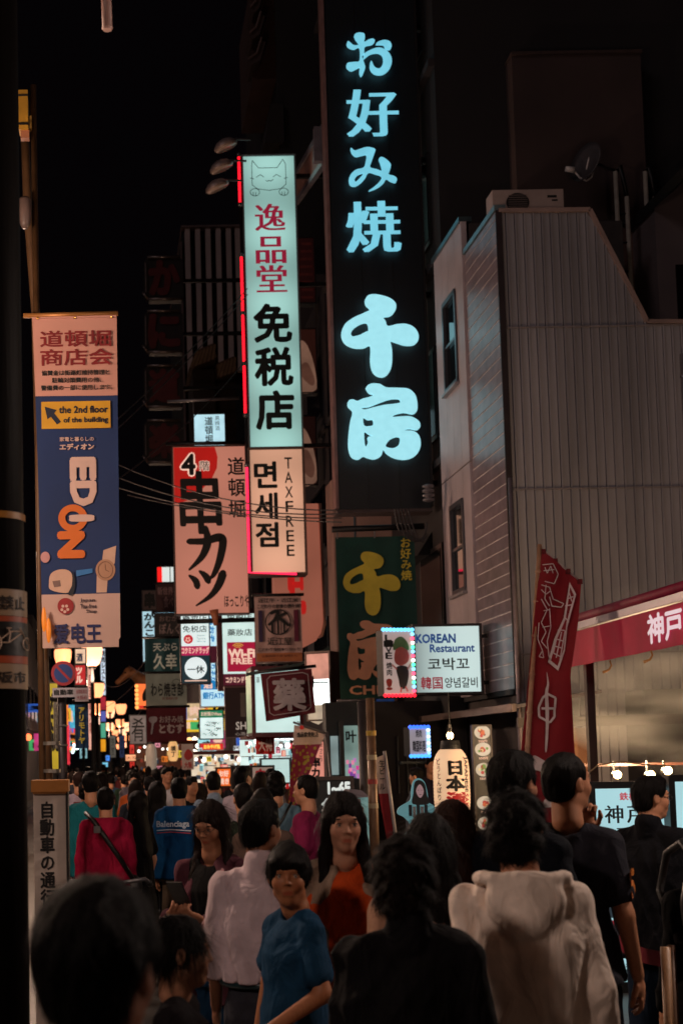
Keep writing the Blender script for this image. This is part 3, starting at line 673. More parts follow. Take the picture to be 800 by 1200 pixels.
# ---- the white building on the right: ribbed side wall, tiled strip, panelled front
BX = 5.235; BY = 18.3; BRN = mat('#928e96', .5, .35, 1.6, bump=.12, stretch=(1, 1, .12), name='painted_steel')
bd = thing('white_building', 'pale three storey building with ribbed side wall and stepped sloping roofline', 'building', (BX, BY, 0))
prof = [R(583, 250, BY), R(690, 249, BY), R(757, 380, BY), R(830, 380, BY)]
def topz(x):
    for a, b in zip(prof, prof[1:]):
        if a.x <= x <= b.x: return a.z + (b.z-a.z)*(x-a.x)/(b.x-a.x)
    return prof[-1].z if x > prof[-1].x else prof[0].z
x0 = BX; w_ = .1175; k = 0
while x0 < 9.6:
    a, b = x0, x0 + w_; za, zb = topz(a), topz(b); mb = MB(); e = .012
    mb.prism([(a+.004, BY, .02), (b-.026, BY, .02), (b-.026, BY, topz(b-.026)), (a+.004, BY, topz(a+.004))], (0, .06, 0))
    mb.prism([(b-.014, BY-.022, .02), (b-.001, BY-.022, .02), (b-.001, BY-.022, zb), (b-.014, BY-.022, topz(b-.014))], (0, .08, 0))
    mb.build('siding_panel', BRN, bd); x0 += w_; k += 1
body = MB(); body.prism([(BX+.05, BY+.062, .02), (9.6, BY+.062, .02), (9.6, BY+.062, prof[3].z-.02), (prof[2].x-.03, BY+.062, prof[2].z-.02), (prof[1].x-.02, BY+.062, prof[1].z-.02), (BX+.05, BY+.062, prof[0].z-.02)], (0, 3.2, 0)); body.build('core', mat('#3a3230', .8), bd)
for zj in (3.0, 5.15, 7.3): MB().box((BX+.06, BY-.026, zj), (9.6, BY-.001, zj+.018)).build('joint_strip', mat('#7c7478', .5), bd)
dp = MB().tube([(7.55, BY-.07, 6.9), (7.55, BY-.07, .1)], .035, 10).build('drain_pipe', mat('#6e6668', .5, .3, 6), bd, True)
for zj in (1.5, 3.2, 4.9, 6.6): MB().lathe((7.55, BY-.07, zj), [(.043, -.015), (.043, .015)], 10).build('pipe_clamp', GREYMETAL, dp)
cp = MB()
for a, b in zip(prof, prof[1:]): cp.bar(a + Vector((0, .02, .03)), b + Vector((0, .02, .03)), .14, .05)
cp.build('roof_flashing', mat('#8a7470', .5, .2, 4), bd)
MB().box((BX-.035, BY-.035, 2.55), (BX+.045, BY-.002, prof[0].z+.03)).build('corner_trim', mat('#2b2226', .5), bd)
# tiled strip along the street: thin courses, each its own board
TL_ = mat('#84747a', .30, .3, 5, bump=.08, name='glazed_tile', spec=.45); z = 2.57; Y1 = 19.97; k = 0
joint = mat('#d8cccb', .5); zt = 8.90
while z < zt-.02:
    h = min(.168, zt-z); MB().box((BX-.03, BY+.002, z), (BX+.04, Y1, z+h-.018)).build('tile_course', TL_, bd)
    z += .168
MB().box((BX-.022, BY+.004, 2.57), (BX+.038, Y1-.002, zt-.02)).build('mortar', joint, bd)
MB().box((BX-.05, BY-.02, zt), (BX+.1, Y1, zt+.07)).build('parapet_cap', mat('#7d8d94', .3, .2, 4, .5), bd)
# panelled front with its two windows
PN = mat('#b0a0a3', .45, .15, 2, bump=.05); Y2 = 21.7; zt2 = 9.40; WZ = [(7.19, 8.53), (4.12, 5.42)]; WY0, WY1 = 20.42, 21.18
ys = [Y1 + .004, 20.40, 20.82, 21.2, Y2]
for a, b in zip(ys, ys[1:]):
    win = WY0-.05 <= a < WY1
    segs = [(2.57, 5.88), (5.90, zt2)]
    out = []
    for s0, s1 in segs:
        if win:
            for w0, w1 in sorted(WZ):
                if s0 < w0 < s1: out.append((s0, w0)); s0 = w1
        out.append((s0, s1))
    for s0, s1 in out: MB().box((BX-.06, a+.004, s0), (BX+.02, b-.004, s1)).build('wall_panel', PN, bd)
for w0, w1 in WZ:
    f = MB(); f.box((BX-.09, WY0, w0-.03), (BX+.0, WY1, w0+.04)); f.box((BX-.09, WY0, w1-.04), (BX, WY1, w1+.03)); f.box((BX-.088, WY0-.02, w0+.04), (BX, WY0+.05, w1-.04)); f.box((BX-.088, WY1-.05, w0+.04), (BX, WY1+.02, w1-.04))
    f.box((BX-.07, WY0+.05, (w0+w1)/2-.02), (BX-.02, WY1-.05, (w0+w1)/2+.02))
    w = f.build('window', mat('#5a5a60', .35, .2, 6, .6), bd)
    MB().box((BX-.04, WY0+.05, w0+.04), (BX-.03, WY1-.05, w1-.04)).build('pane', mat('#050608', .04, 0, 3, bump=0, spec=1), w)
    MB().box((BX-.13, WY0-.05, w0-.07), (BX-.061, WY1+.05, w0-.032)).build('sill', mat('#8b8588', .4), w)
MB().box((BX-.09, Y1, zt2), (BX+.1, Y2+.03, zt2+.07)).build('parapet_cap', mat('#4b5a60', .3, .2, 4, .5), bd)
MB().box((BX+.06, Y1, 2.7), (7.5, Y2, zt2-.03)).build('front_core', mat('#3a3230', .8), bd)
MB().box((BX-.02, BY+.1, 2.50), (6.9, Y2, 2.565)).build('lintel', mat('#1a1718', .7), bd)
# ---- air conditioner on the roof edge
ac = thing('air_conditioner', 'pale outdoor air conditioner unit on the roof edge of the ribbed building', 'air conditioner', tuple(R(618, 246, 18.7)))
S = Sign('x', 'x', 'x', (577, 222, 660, 248), 18.55); bpy.data.objects.remove(S.root); S.root = ac
S.slab('casing', (577, 222, 660, 247), mat('#a58f88', .5, .15, 5), 0, .32)
S.slab('fan_grille', circ(606, 237, 13.5, 24, 11), mat('#1b1617', .6), .012, .02); 
mb = MB()
for i in range(7): mb.bar(S.P(595, 229+i*2.6, .02), S.P(617, 229+i*2.6, .02), .008)
mb.build('grille_bars', mat('#7a6a66', .5), ac); S.text('SHARP', (585, 223.5, 592, 225.5), INK, .004) if 0 else None
S.flat('badge', (641, 229, 652, 232), INK, .003); S.flat('badge', (646, 234, 653, 236), INK, .003)
MB().box(tuple(S.P(579, 249.5, -.3)), tuple(S.P(658, 247, 0))).build('feet', DARKMETAL, ac)
# ---- behind it: dark tower, brown wall block, ladder frames, gabled roof
t = thing('brown_rooftop_block', 'plain brown rendered block standing above the ribbed building', 'building', tuple(R(683, 380, 21.5)))
S = Sign('x', 'x', 'x', (612, 62, 757, 400), 21.5); bpy.data.objects.remove(S.root); S.root = t
S.slab('wall', (606, 62, 758, 560), mat('#3c2c2a', .9, .3, .8, bump=.3), 0, .35)
S.slab('parapet', (605, 59, 759, 62.5), mat('#3a2824', .9), .05, .4)
t = thing('rooftop_wall', 'low brown wall behind the ladder frames', 'wall', tuple(R(760, 480, 21.2)))
S = Sign('x', 'x', 'x', (700, 382, 800, 520), 21.1); bpy.data.objects.remove(S.root); S.root = t
S.slab('wall', (690, 262, 830, 620), mat('#5a3e34', .9, .2, 1, bump=.3), 0, .3); S.slab('coping', (690, 257, 830, 262), mat('#1c1414', .9), .05, .38)
for n_, (a, b) in enumerate([(727, 739), (762, 772)]):
    S = Sign('roof_ladder', ['steel ladder frame on the roof, left of the pair', 'steel ladder frame on the roof, right of the pair'][n_], 'ladder', (a, 195, b, 480), 20.6)
    St = mat('#a89c90', .4, .2, 10, .1)
    for x in (a, b): MB().tube([S.P(x, 200 if x == a else 230), S.P(x, 478)], .035, 8).build('rail', St, S.root, True)
    MB().tube([S.P(a, 200), S.P((a+b)/2, 193), S.P(b, 230)], .03, 8).build('top_rail', DARKMETAL, S.root, True)
    for i in range(7): MB().tube([S.P(a, 250+i*34), S.P(b, 250+i*34)], .018, 6).build('rung', DARKMETAL, S.root)
S = Sign('gabled_house', 'dim grey gable wall rising at the right edge of the photo', 'building', (765, 197, 860, 520), 20.2)
q = [(772, 236), (860, 150), (900, 520), (772, 520)]; S.slab('wall', [(772, 520), (900, 520), (900, 128), (772, 236)], mat('#5d4f50', .85, .2, 1.2, bump=.2), 0, 2.0)
mb = MB(); mb.bar(S.P(766, 241, .05), S.P(900, 126, .05), 2.2, .12, up=(0, 0, 1)); mb.build('roof', mat('#171314', .8), S.root)
S.slab('window', (793, 310, 812, 420), mat('#0b0a0c', .15, 0, 3, bump=0), .02, .03)
# satellite dish
S = Sign('satellite_dish', 'white satellite dish seen nearly edge on above the air conditioner', 'satellite dish', (662, 170, 704, 216), 20.9)
Wp = mat('#c9bcb8', .5, .1, 8)
c = S.P(690, 192); Mx = Matrix.Rotation(math.radians(-62), 4, 'Z') @ Matrix.Rotation(math.radians(78), 4, 'X')
MB().lathe(c, [(.02, 0), (.12, .012), (.22, .04), (.30, .078), (.305, .085), (.22, .05), (.02, .012)], 24, 'Z', Mx).build('dish', mat('#3b3335', .6), S.root, True)
MB().tube([S.P(697, 170), S.P(691, 182), S.P(687, 196), S.P(685.5, 209)], .011, 8).build('rim', Wp, S.root, True)
MB().tube([S.P(672, 200), S.P(678, 208), S.P(686, 212), S.P(692, 208), S.P(695, 198)], .014, 8).build('feed_arm', Wp, S.root, True)
MB().tube([S.P(662, 197.5), S.P(672, 199)], [.04, .05], 10).build('receiver', Wp, S.root, True)
MB().tube([S.P(700, 192), S.P(712, 198), S.P(727, 202)], .02, 8).build('mount', DARKMETAL, S.root, True)
# ================================================================ the tall black sign with glowing characters
CY = emi('#76c8de', 1.0, .07, 5, name='acrylic_letter'); CY2 = emi('#9cdde9', 1.02, .05, 12, name='acrylic_letter')
S = Sign('tall_shop_sign', 'very tall black sign board with glowing pale blue okonomiyaki characters', 'sign', (388, 0, 494, 592), 22.5)
S.slab('board', (388, -90, 494, 592), mat('#101319', .5, .2, 4, bump=.05), 0, .45)
S.slab('edge_trim', (384.5, -90, 387.7, 590), mat('#7a5a58', .5), .03, .3); S.slab('edge_trim', (494.3, -90, 497, 590), mat('#1a1416', .5), .03, .3)  # left trim coloured as reddish-lit, right one as unlit
S.slab('bottom_trim', (386, 592.5, 496, 596), mat('#4a3a38', .5), .02, .4)
for x in (423, 459): S.slab('board_seam', (x, -90, x+.7, 592), mat('#0b0b0f', .5), .006, .006)
def letter(polys, off=.10, dep=.05, m=CY, mapf=None, name='letter'):
    loops = [[((x-S.cx)*S.mx, (S.cy-y)*S.my) for x, y in lp] for lp in polys]
    v, f = fill2d(loops, dep/2); vv = [tuple(S.O + S.u*a + Vector((0, 0, b)) + S.n*(off - c)) for a, b, c in v]
    return link(name, vv, f, m, S.root)
def cube2(x, y, ox, oy, sc=4): return (ox + x/sc, oy + y/sc)
def bz(pts, ox, oy, n=5, dx=0, sc=4): return smooth_poly([(ox + x/sc + dx, oy + y/sc) for x, y in pts], n)
# characters traced from the photograph (zoom pixels -> sign), dx levels out the lean
# o
letter([bz([(150,195),(175,215),(200,210),(185,185),(180,165),(200,155),(225,160),(228,180),(225,200),(245,190),(265,185),(275,195),(262,210),(228,220),(222,260),(218,290),(225,320),(215,350),(205,362),(198,345),(200,320),(185,325),(160,335),(140,320),(142,300),(170,295),(200,288),(202,225),(175,232),(150,222),(143,208)], 370, 0, 5, 7)
        , bz([(215,262),(250,240),(290,228),(325,240),(348,270),(350,305),(335,335),(305,355),(270,352),(250,330),(250,300),(256,292),(268,318),(285,328),(300,322),(312,295),(308,265),(285,252),(250,258),(218,280)], 370, 0, 5, 7)], .10)
letter([bz([(280,210),(295,198),(322,192),(345,200),(353,220),(345,236),(325,232),(318,215),(300,212)], 370, 0, 5, 7)], .098)
# mi
letter([bz([(168,702),(185,715),(210,708),(240,700),(262,702),(282,712),(275,735),(262,770),(255,795),(285,805),(310,812),(305,780),(298,755),(312,748),(335,762),(352,785),(345,815),(340,830),(365,838),(378,852),(372,868),(350,862),(330,850),(315,870),(285,892),(245,906),(270,888),(298,862),(308,838),(280,826),(248,818),(230,845),(205,870),(180,882),(160,875),(155,850),(165,825),(190,805),(225,795),(238,760),(240,735),(215,738),(190,742),(172,725)], 370, 0, 4, 1.5),
        bz([(215,822),(195,830),(180,850),(185,862),(200,850),(222,825)][::-1], 370, 0, 4, 1.5)], .10)
S.text('好', (411.5, 106, 469, 162), CY, .10, xb=.035, name='letter'); S.text('焼', (407, 238, 467, 298), CY, .10, xb=.035, name='letter')
SEN = [(225,215),(240,196),(270,192),(310,200),(345,215),(366,240),(360,272),(338,292),(305,298),(315,318),(325,340),(370,332),(410,332),(445,348),(464,378),(462,410),(440,428),(400,428),(360,415),(335,410),(340,450),(338,510),(325,552),(300,572),(270,568),(248,545),(240,500),(242,430),(210,438),(165,436),(125,415),(110,375),(125,330),(165,300),(210,280),(245,262),(228,240)]
SENH = [(232,325),(205,325),(170,345),(153,370),(160,385),(190,380),(222,365),(236,358)]
BOU = [(228,620),(250,604),(290,606),(320,622),(370,625),(420,630),(450,655),(460,690),(458,730),(440,745),(400,738),(360,745),(345,758),(385,756),(430,758),(465,780),(470,805),(455,818),(420,812),(395,820),(440,825),(465,850),(468,895),(445,935),(400,952),(350,945),(315,925),(298,905),(285,935),(255,948),(225,942),(205,935),(180,948),(150,935),(138,890),(142,830),(152,770),(162,730),(142,705),(145,680),(165,675),(185,682),(210,672),(240,665),(262,655),(240,645)]
BOUH = [[(202,712),(215,722),(260,712),(310,702),(355,698),(382,692),(380,676),(340,675),(290,690),(240,708)], [(210,758),(212,795),(240,798),(256,790),(254,768),(232,768)], [(212,825),(214,890),(230,870),(228,848),(250,845),(235,835)], [(308,888),(330,860),(360,848),(378,855),(370,885),(345,900),(320,898)]]
letter([bz(SEN, 370, 300, 5, -2), bz(SENH, 370, 300, 5, -2)], .12, .07, CY2)
letter([bz(BOU, 370, 300, 4, -5)] + [bz(h_, 370, 300, 4, -5) for h_ in BOUH], .12, .07, CY2)
for y in (20, 180, 340, 560): MB().bar(S.P(492, y, -.3), S.P(552, y, -.3), .09).build('bracket', DARKMETAL, S.root)
# green banner hanging below it
S = Sign('green_banner', 'dark green hanging banner with large golden restaurant characters', 'banner', (396, 627, 489, 818), 21.8)
GB = mat('#0d3b33', .8, .25, 3, bump=.15)
def cloth_panel(S, b, m, amp=.02, name='cloth', waves=3, seed=0, two=None, sag=0):
    """hanging cloth with soft folds"""
    x0, y0, x1, y1 = b; nx, ny = 18, 26; V = []; F = []
    for j in range(ny+1):
        for i in range(nx+1):
            u, v_ = i/nx, j/ny; V.append(S.P(x0+(x1-x0)*u, y0+(y1-y0)*v_ + sag*math.sin(PI*u), -.012-amp + amp*math.sin(u*waves*6.28+seed+v_*1.5)*(.3+.7*v_)))
    for j in range(ny):
        for i in range(nx): a = j*(nx+1)+i; F.append((a, a+1, a+nx+2, a+nx+1))
    return link(name, V, F, m, S.root, True)
cloth_panel(S, (396, 628, 489, 818), GB, .02); 
S.cloth_print = None
GOLD = emi('#6e5413', .55, .15, 3, back=1.0); GOLD = mat('#d2bc3c', .7, .2, 3); SAL = mat('#d89a78', .7, .2, 3)
def shape(S, polys, m, off=.012, name='lettering'):
    loops = [[((x-S.cx)*S.mx, (S.cy-y)*S.my) for x, y in lp] for lp in polys]
    v, f = fill2d(loops, 0); return link(name, [tuple(S.P(S.cx, S.cy, off) + S.u*a + Vector((0, 0, b))) for a, b, c in v], f, m, S.root)
def remap(pts, src, dst):
    sx0, sy0, sx1, sy1 = src; dx0, dy0, dx1, dy1 = dst; return [(dx0+(x-sx0)/(sx1-sx0)*(dx1-dx0), dy0+(y-sy0)/(sy1-sy0)*(dy1-dy0)) for x, y in pts]
src = (110, 192, 465, 572); shape(S, [smooth_poly(remap(SEN, src, (403, 646, 470, 721)), 4), smooth_poly(remap(SENH, src, (403, 646, 470, 721)), 4)], GOLD)
src = (138, 604, 470, 952); shape(S, [smooth_poly(remap(BOU, src, (405, 727, 464, 797)), 3)] + [smooth_poly(remap(h_, src, (405, 727, 464, 797)), 3) for h_ in BOUH], SAL)
S.vtext('お好み焼', (471, 630, 484, 681), GOLD, off=.014, bold=.02); S.text('CHIBO', (407, 803, 472, 813), SAL, .014, bold=.03)
MB().tube([S.P(392, 619, 0), S.P(500, 617, 0)], .05, 10).build('rod', DARKMETAL, S.root, True)
for x in (398, 442, 486): MB().tube([S.P(x, 619, 0), S.P(x, 630, 0)], .012, 6).build('tie', GREYMETAL, S.root)
MB().tube([S.P(392, 820, 0), S.P(450, 820, 0)], .025, 8).build('lower_rod', GREYMETAL, S.root, True)
# ================================================================ tall lit tax-free sign
S = Sign('tall_tax_free_sign', 'tall pale teal lit sign with a cat drawing and red and black characters', 'sign', (291, 180, 351, 668), 28)
S.slab('housing', (290, 178, 352, 524), mat('#20282a', .6), -.012, .35)
tm = tube_lit('#a0d0c8', 1.0, 1.1, 1.45, .36, 0, .74); S.flat('lit_face', (291, 180, 351, 523), tm, .0)
S.frame('frame', (290, 179, 352, 524), mat('#76858a', .4, .2, 8, .4), .03, .03, .40)
RD = film('#8c1a34'); BK = mat('#04100f', .6, bump=0)
for ch, y in (('逸', 237), ('品', 276), ('堂', 310)): S.text(ch, (304, y, 338, y+32), RD, .005, xb=.028)
for ch, y in (('免', 357), ('税', 408), ('店', 459)): S.text(ch, (299.5, y, 342, y+43), BK, .005, bold=.035)
LN = mat('#1e2a2c', .7, bump=0); cx = 321; cyy = 207
head = [(cx-20, 190), (cx-20, 214), (cx-14, 219), (cx, 221), (cx+14, 219), (cx+20, 214), (cx+20, 190)]
S.line('cat_drawing', [head, [(cx-12, 194), (cx+10, 194)], [(cx-20, 190), (cx-19, 185), (cx-12, 194)], [(cx+20, 190), (cx+17, 184), (cx+10, 194)], [(cx-15, 205), (cx-10, 202), (cx-6, 205)], [(cx+5, 205), (cx+9, 202), (cx+14, 205)],
     [(cx-4, 209), (cx-1, 210), (cx, 209), (cx+2, 210), (cx+5, 208)], circ(cx-17, 223, 5.5, 14, 4.5) + [(cx-11.5, 223)], circ(cx+17, 223, 5.5, 14, 4.5) + [(cx+22.5, 223)], [(cx-22, 206), (cx-18, 207)], [(cx+18, 207), (cx+22, 206)], [(cx-19, 223), (cx-19, 227)], [(cx-16, 223), (cx-16, 227)], [(cx+15, 223), (cx+15, 227)], [(cx+18, 223), (cx+18, 227)]], LN, .7, .005)
S.slab('lower_housing', (288, 525, 352, 670), mat('#2a1e1a', .6), -.0, .38)
S.flat('lower_lit_face', (290, 526.5, 350.5, 668), tube_lit('#dca486', .98, .25, 1.3, .55, 0, .75), .012)
S.frame('lower_frame', (288, 525, 352, 670), mat('#5b463e', .5), .04, .05, .44)
for ch, y, h in (('면', 541, 29), ('세', 577, 29), ('점', 611, 27)): S.text(ch, (295, y, 320, y+h), BK, .016, bold=.03)
for i, ch in enumerate('TAXFREE'): S.text(ch, (330, 536+i*16.8, 338.5, 548.5+i*16.8), BK, .016, bold=.012)
for y in (200, 330, 520): MB().bar(S.P(351, y, -.2), S.P(440, y, -.2), .08).build('bracket', DARKMETAL, S.root)
NEON = emi('#ff1426', 2.0, 0); NP = emi('#ff2a50', 1.8, 0)
tn = thing('neon_tube_outline', 'red neon tube running down the left edge of the tall tax free sign', 'neon tube', tuple(S.P(286, 672)))
S2 = S.root; S.root = tn
for a, b in ((181, 238), (300, 366), (369, 425), (429, 486)): MB().tube([S.P(285.5, a, .08), S.P(285.5, b, .08)], .027, 8).build('glowing_tube', NEON, tn, True)
MB().tube([S.P(285.5, 546, .08), S.P(285.5, 668, .08), S.P(340, 670.5, .08)], .028, 8).build('glowing_tube', NP, tn, True)
for y in (180, 239, 299, 367.5, 427, 487, 545): MB().ball(S.P(285.5, y, .08), .05, 8, 6).build('end_cap', GREYMETAL, tn)
MB().bar(S.P(286.8, 180, .0), S.P(286.8, 670, .0), .06).build('backing_rail', DARKMETAL, tn)
# floodlamps above
for i, (x, y) in enumerate([(252, 170), (247, 195), (242, 218)]):
    F_ = Sign('floodlight', ['uppermost of three arm mounted floodlights beside the tax free sign', 'middle of three arm mounted floodlights beside the tax free sign', 'lowest of three arm mounted floodlights beside the tax free sign'][i], 'floodlight', (x, y-8, x+30, y+12), 27.4, group='floodlights beside the tall sign')
    c = F_.P(x+13, y+2); M_ = Matrix.Rotation(math.radians(-22), 4, 'Y') @ Matrix.Rotation(math.radians(8), 4, 'X')
    MB().lathe(c, [(.245, 0), (.235, .05), (.17, .12), (.08, .155), (.03, .165)], 20, 'Z', M_).build('shade', mat('#8a7672', .4, .2, 8, .3), F_.root, True)
    MB().lathe(c, [(.22, -.03), (.235, .002), (.1, .03)], 16, 'Z', M_).build('glass', mat('#b39a8c', .2, .1, 8), F_.root, True)
    MB().tube([F_.P(x+22, y-4), F_.P(x+24, y-7), F_.P(x+42, y-6)], .022, 8).build('arm', GREYMETAL, F_.root, True)
# ================================================================ the kushikatsu banner sign
S = Sign('kushikatsu_sign', 'salmon coloured lit sign with huge black katakana and a red corner', 'sign', (205, 523, 299, 718), 30)
S.slab('housing', (204, 522, 290, 719), mat('#3a2420', .7), -.012, .25); S.flat('lit_face', (205, 523, 289, 718), tube_lit('#c07a66', .86, .8, 2.4, .7, 0, 1.3), 0)
S.frame('frame', (204, 522, 290, 719), mat('#4a3430', .5), .02, .02, .28)
arc = [(205.3, 523.3), (254, 523.3), (257, 535), (256, 548), (249, 562), (236, 575), (220, 586), (205.3, 590)]
S.flat('red_corner', [(x, y) for x, y in arc][::-1], film('#a5140f'), .003)
WH = emi('#ffd2bc', .8, .05)
S.text('4', (215, 532, 230, 555), WH, .005, bold=.09); S.text('4', (215, 532, 230, 555), INK, .012, bold=.035); S.text('階', (236, 540, 247, 551), WH, .012, bold=.06); S.text('階', (236, 540, 247, 551), INK, .019, bold=.01)
def strokes(S, L, m, off=.008, name='lettering'):
    """brush strokes: lists of (x, y, half-width)"""
    V = []; F = []
    for z_, st in enumerate(L):
        n = len(st); P_ = []
        # resample
        for i in range(n-1):
            for j in range(5):
                t = j/5; p0, p1, p2, p3 = st[max(i-1, 0)], st[i], st[i+1], st[min(i+2, n-1)]
                P_.append([(1.22 if False else 1)*.5*((2*b) + (-a+c)*t + (2*a-5*b+4*c-d)*t*t + (-a+3*b-3*c+d)*t**3) for a, b, c, d in zip(p0, p1, p2, p3)])
        P_.append(list(st[-1])); k = len(V)
        for i, (x, y, w) in enumerate(P_):
            a = P_[max(i-1, 0)]; b = P_[min(i+1, len(P_)-1)]; l = math.hypot(b[0]-a[0], b[1]-a[1]) or 1; w = w*1.2; nx, ny = -(b[1]-a[1])/l*abs(w), (b[0]-a[0])/l*abs(w)
            V += [S.P(x+nx, y+ny, off+.0012*z_), S.P(x-nx, y-ny, off+.0012*z_)]
        for i in range(len(P_)-1): a = k+2*i; F.append((a, a+1, a+3, a+2))
        for e_, (x, y, w) in ((0, P_[0]), (1, P_[-1])):
            k2 = len(V); V += [S.P(x+abs(w)*math.cos(a), y+abs(w)*math.sin(a), off+.0012*z_+.0004) for a in [2*PI*j/10 for j in range(10)]]; F.append(tuple(range(k2, k2+10)))
    return link(name, V, F, m, S.root)
# kushi (drawn with a brush)
S.text('串', (212, 553, 259, 624), INK, .010, bold=.024, sh=-.04)
strokes(S, [[(221,634,3),(240,634,3.4),(255,630,4.2),(261,634,4),(257,655,3.6),(250,672,2.6),(244,677,1.2),(238,670,1)], [(241,618,2.5),(243,635,4),(236,652,3.2),(221,667,1.2)]], INK)
strokes(S, [[(221,674,1.4),(228,680,3.2),(230,687,3.2)], [(233,669,1.4),(240,675,3.3),(243,681,3.2)], [(260,672,4.2),(255,685,3.8),(245,698,2.6),(228,709,.8)]], INK)
S.vtext('道頓堀', (268, 534, 289, 609), INK, off=.006, bold=.018, gap=.1); S.text('ほっこりや', (261, 698, 294 - 4, 711), INK, .006, bold=.02)
MB().tube([S.P(196, 520, .1), S.P(303, 520, .1)], .04, 8).build('rod', DARKMETAL, S.root, True); MB().tube([S.P(230, 468, 0), S.P(230, 520, 0)], .01, 6).build('hanger', GREYMETAL, S.root)
MB().tube([S.P(199, 470, .1), S.P(284, 467, .1)], .035, 8).build('upper_rod', GREYMETAL, S.root, True)
MB().tube([S.P(248, 715, .14), S.P(250, 733, .14)], [.10, .05], 10).build('counterweight', mat('#b06a4a', .5), S.root, True)
MB().tube([S.P(205, 728, .12), S.P(300, 727, .12)], .05, 8).build('lower_rod', DARKMETAL, S.root, True)
def sign(name, label, cat, b, Y, face, frame='#241c1c', th=.15, yaw=0, fw=.03, group=None, arm=None, back=None):
    S = Sign(name, label, cat, b, Y, yaw, group); S.slab('housing', b, back or mat(frame or '#141214', .6), -.006, th); S.flat('face', b, face, 0)
    if frame: S.frame('frame', b, mat(frame, .5), fw, .015, th+.03)
    if arm: MB().bar(S.P(b[2], (b[1]+b[3])/2, -th/2), S.P(arm, (b[1]+b[3])/2, -th/2), .05).build('bracket', DARKMETAL, S.root)
    return S
S = sign('small_lit_sign', 'small white lit sign with brush calligraphy between the stripes and salmon sign', 'sign', (227, 485, 264, 523), 36, emi('#b9e2ee', .95, .15), '#10161a', .2)
S.vtext('道頓堀', (240, 488, 250, 520), INK, bold=.015); S.vtext('黒焼酒', (252, 487, 258, 505), INK, off=.004)
# ================================================================ cluster of shop signs below
S = sign('drugstore_sign', 'narrow lit drugstore sign with pink band and white disc on dark green', 'sign', (212, 717, 246, 801), 34, emi('#dff0ee', .95, .08), '#3c2028', .22)
S.text('藥妝店', (214.5, 720, 243, 729), INK, bold=.01); S.text('免税店', (214.5, 733, 243, 741), INK, bold=.01)
S.flat('pink_band', (212.3, 757, 245.7, 768), film('#b41452'), .003); S.text('コクミンドラッグ', (213, 758.5, 245, 766), WH, .006, bold=.04)
S.flat('green_field', (212.3, 768, 245.7, 800.5), film('#0d2b33'), .003); S.flat('white_disc', circ(229, 783, 13), emi('#e8f4f4', .9, .05), .006); S.text('一休', (219, 780, 239, 789), INK, .009, bold=.02)
S.flat('red_emblem', circ(221, 749, 5.5, 16), film('#c4142c'), .004)
for a in range(5): S.flat('emblem_petal', circ(220.6+2.2*math.cos(a*1.257+.3), 749.5+2.2*math.sin(a*1.257+.3), 1.1, 8), WH, .007)
for y, t_ in ((745, 'Japan.'), (748.5, 'Tax-free'), (752, 'Shop')): S.text(t_, (231, y-1.3, 242, y+1), film('#555b60'), .004)
S.flat('white_line', (216, 797, 242, 798.2), WH, .006)
S = sign('wifi_sign', 'maroon framed lit sign offering free Wi-Fi under tax free characters', 'sign', (258, 716, 302, 806), 32, emi('#cfe8e2', .95, .1), '#4a0e20', .22, fw=.12)
S.text('免税店', (267, 719, 296, 727), INK, bold=.01); S.text('藥妝店', (267, 737, 296, 745), INK, bold=.01)
S.flat('wifi_panel', (266, 752.5, 299, 787), film('#a01034'), .003); S.text('Wi-Fi', (268, 761, 298, 770.5), WH, .006, bold=.05); S.text('FREE', (271, 771.5, 295, 778), WH, .006, bold=.04)
S.line('wifi_waves', [[(279 - r_ + 2*r_*i/6, 760 - math.sin(PI*(i/6*.6+.2))*r_) for i in range(7)] for r_ in (2, 4, 6)], emi('#e0b040', .8), .9, .006)
S.flat('maroon_band', (261, 789.5, 300, 803), film('#4e0d22'), .003); S.text('コクミンドラッグ', (264, 793, 299, 800), WH, .006, bold=.04)
# hanging paper banner
CT = mat('#a98a86', .8, .2, 3, bump=.1)
S = Sign('hanging_banner', 'pale hanging banner with a black round crest and purple side strips', 'banner', (299, 698, 354, 776), 27); cloth_panel(S, (299, 698, 354, 776), CT, .012)
S.line('crest_ring', [circ(326, 729, 14.5, 28) + [(340.5, 729)]], INK, 1.4, .012)
strokes(S, [[(318,719,1.2),(326,716,1.4),(322,726,1.6),(315,732,1.2)], [(334,719,1.2),(327,723,1.4),(332,728,1.6),(338,733,1.2)], [(326,720,1),(326,742,1)], [(319,730,1),(319,741,1)], [(333,730,1),(333,741,1)]], INK, .013)
S.text('近江屋', (313, 747, 341, 756), INK, .013, bold=.015); S.flat('side_strip', (303, 715, 307.5, 752), mat('#2c1a3e', .7), .012); S.flat('side_strip', (344.5, 715, 349.5, 752), mat('#5a1030', .7), .012)
S.text('近江牛・近江米', (303, 701, 350, 706), INK, .012, bold=.02); S.text('こだわりの飲食の数々焼', (302, 708, 351, 713), INK, .012, bold=.02); S.text('こだわり食材をつかった', (302, 759, 351, 763), INK, .012, bold=.01)
S.flat('lower_strip', (300, 765, 353, 775), mat('#a0603c', .8), .010); S.text('営業時間午後五時から', (306, 767, 347, 770), mat('#4a1c10', .8, bump=0), .014)
MB().tube([S.P(296, 697), S.P(357, 697)], .03, 8).build('rod', DARKMETAL, S.root, True); MB().tube([S.P(299, 777), S.P(354, 777)], .02, 8).build('bottom_rod', GREYMETAL, S.root, True)
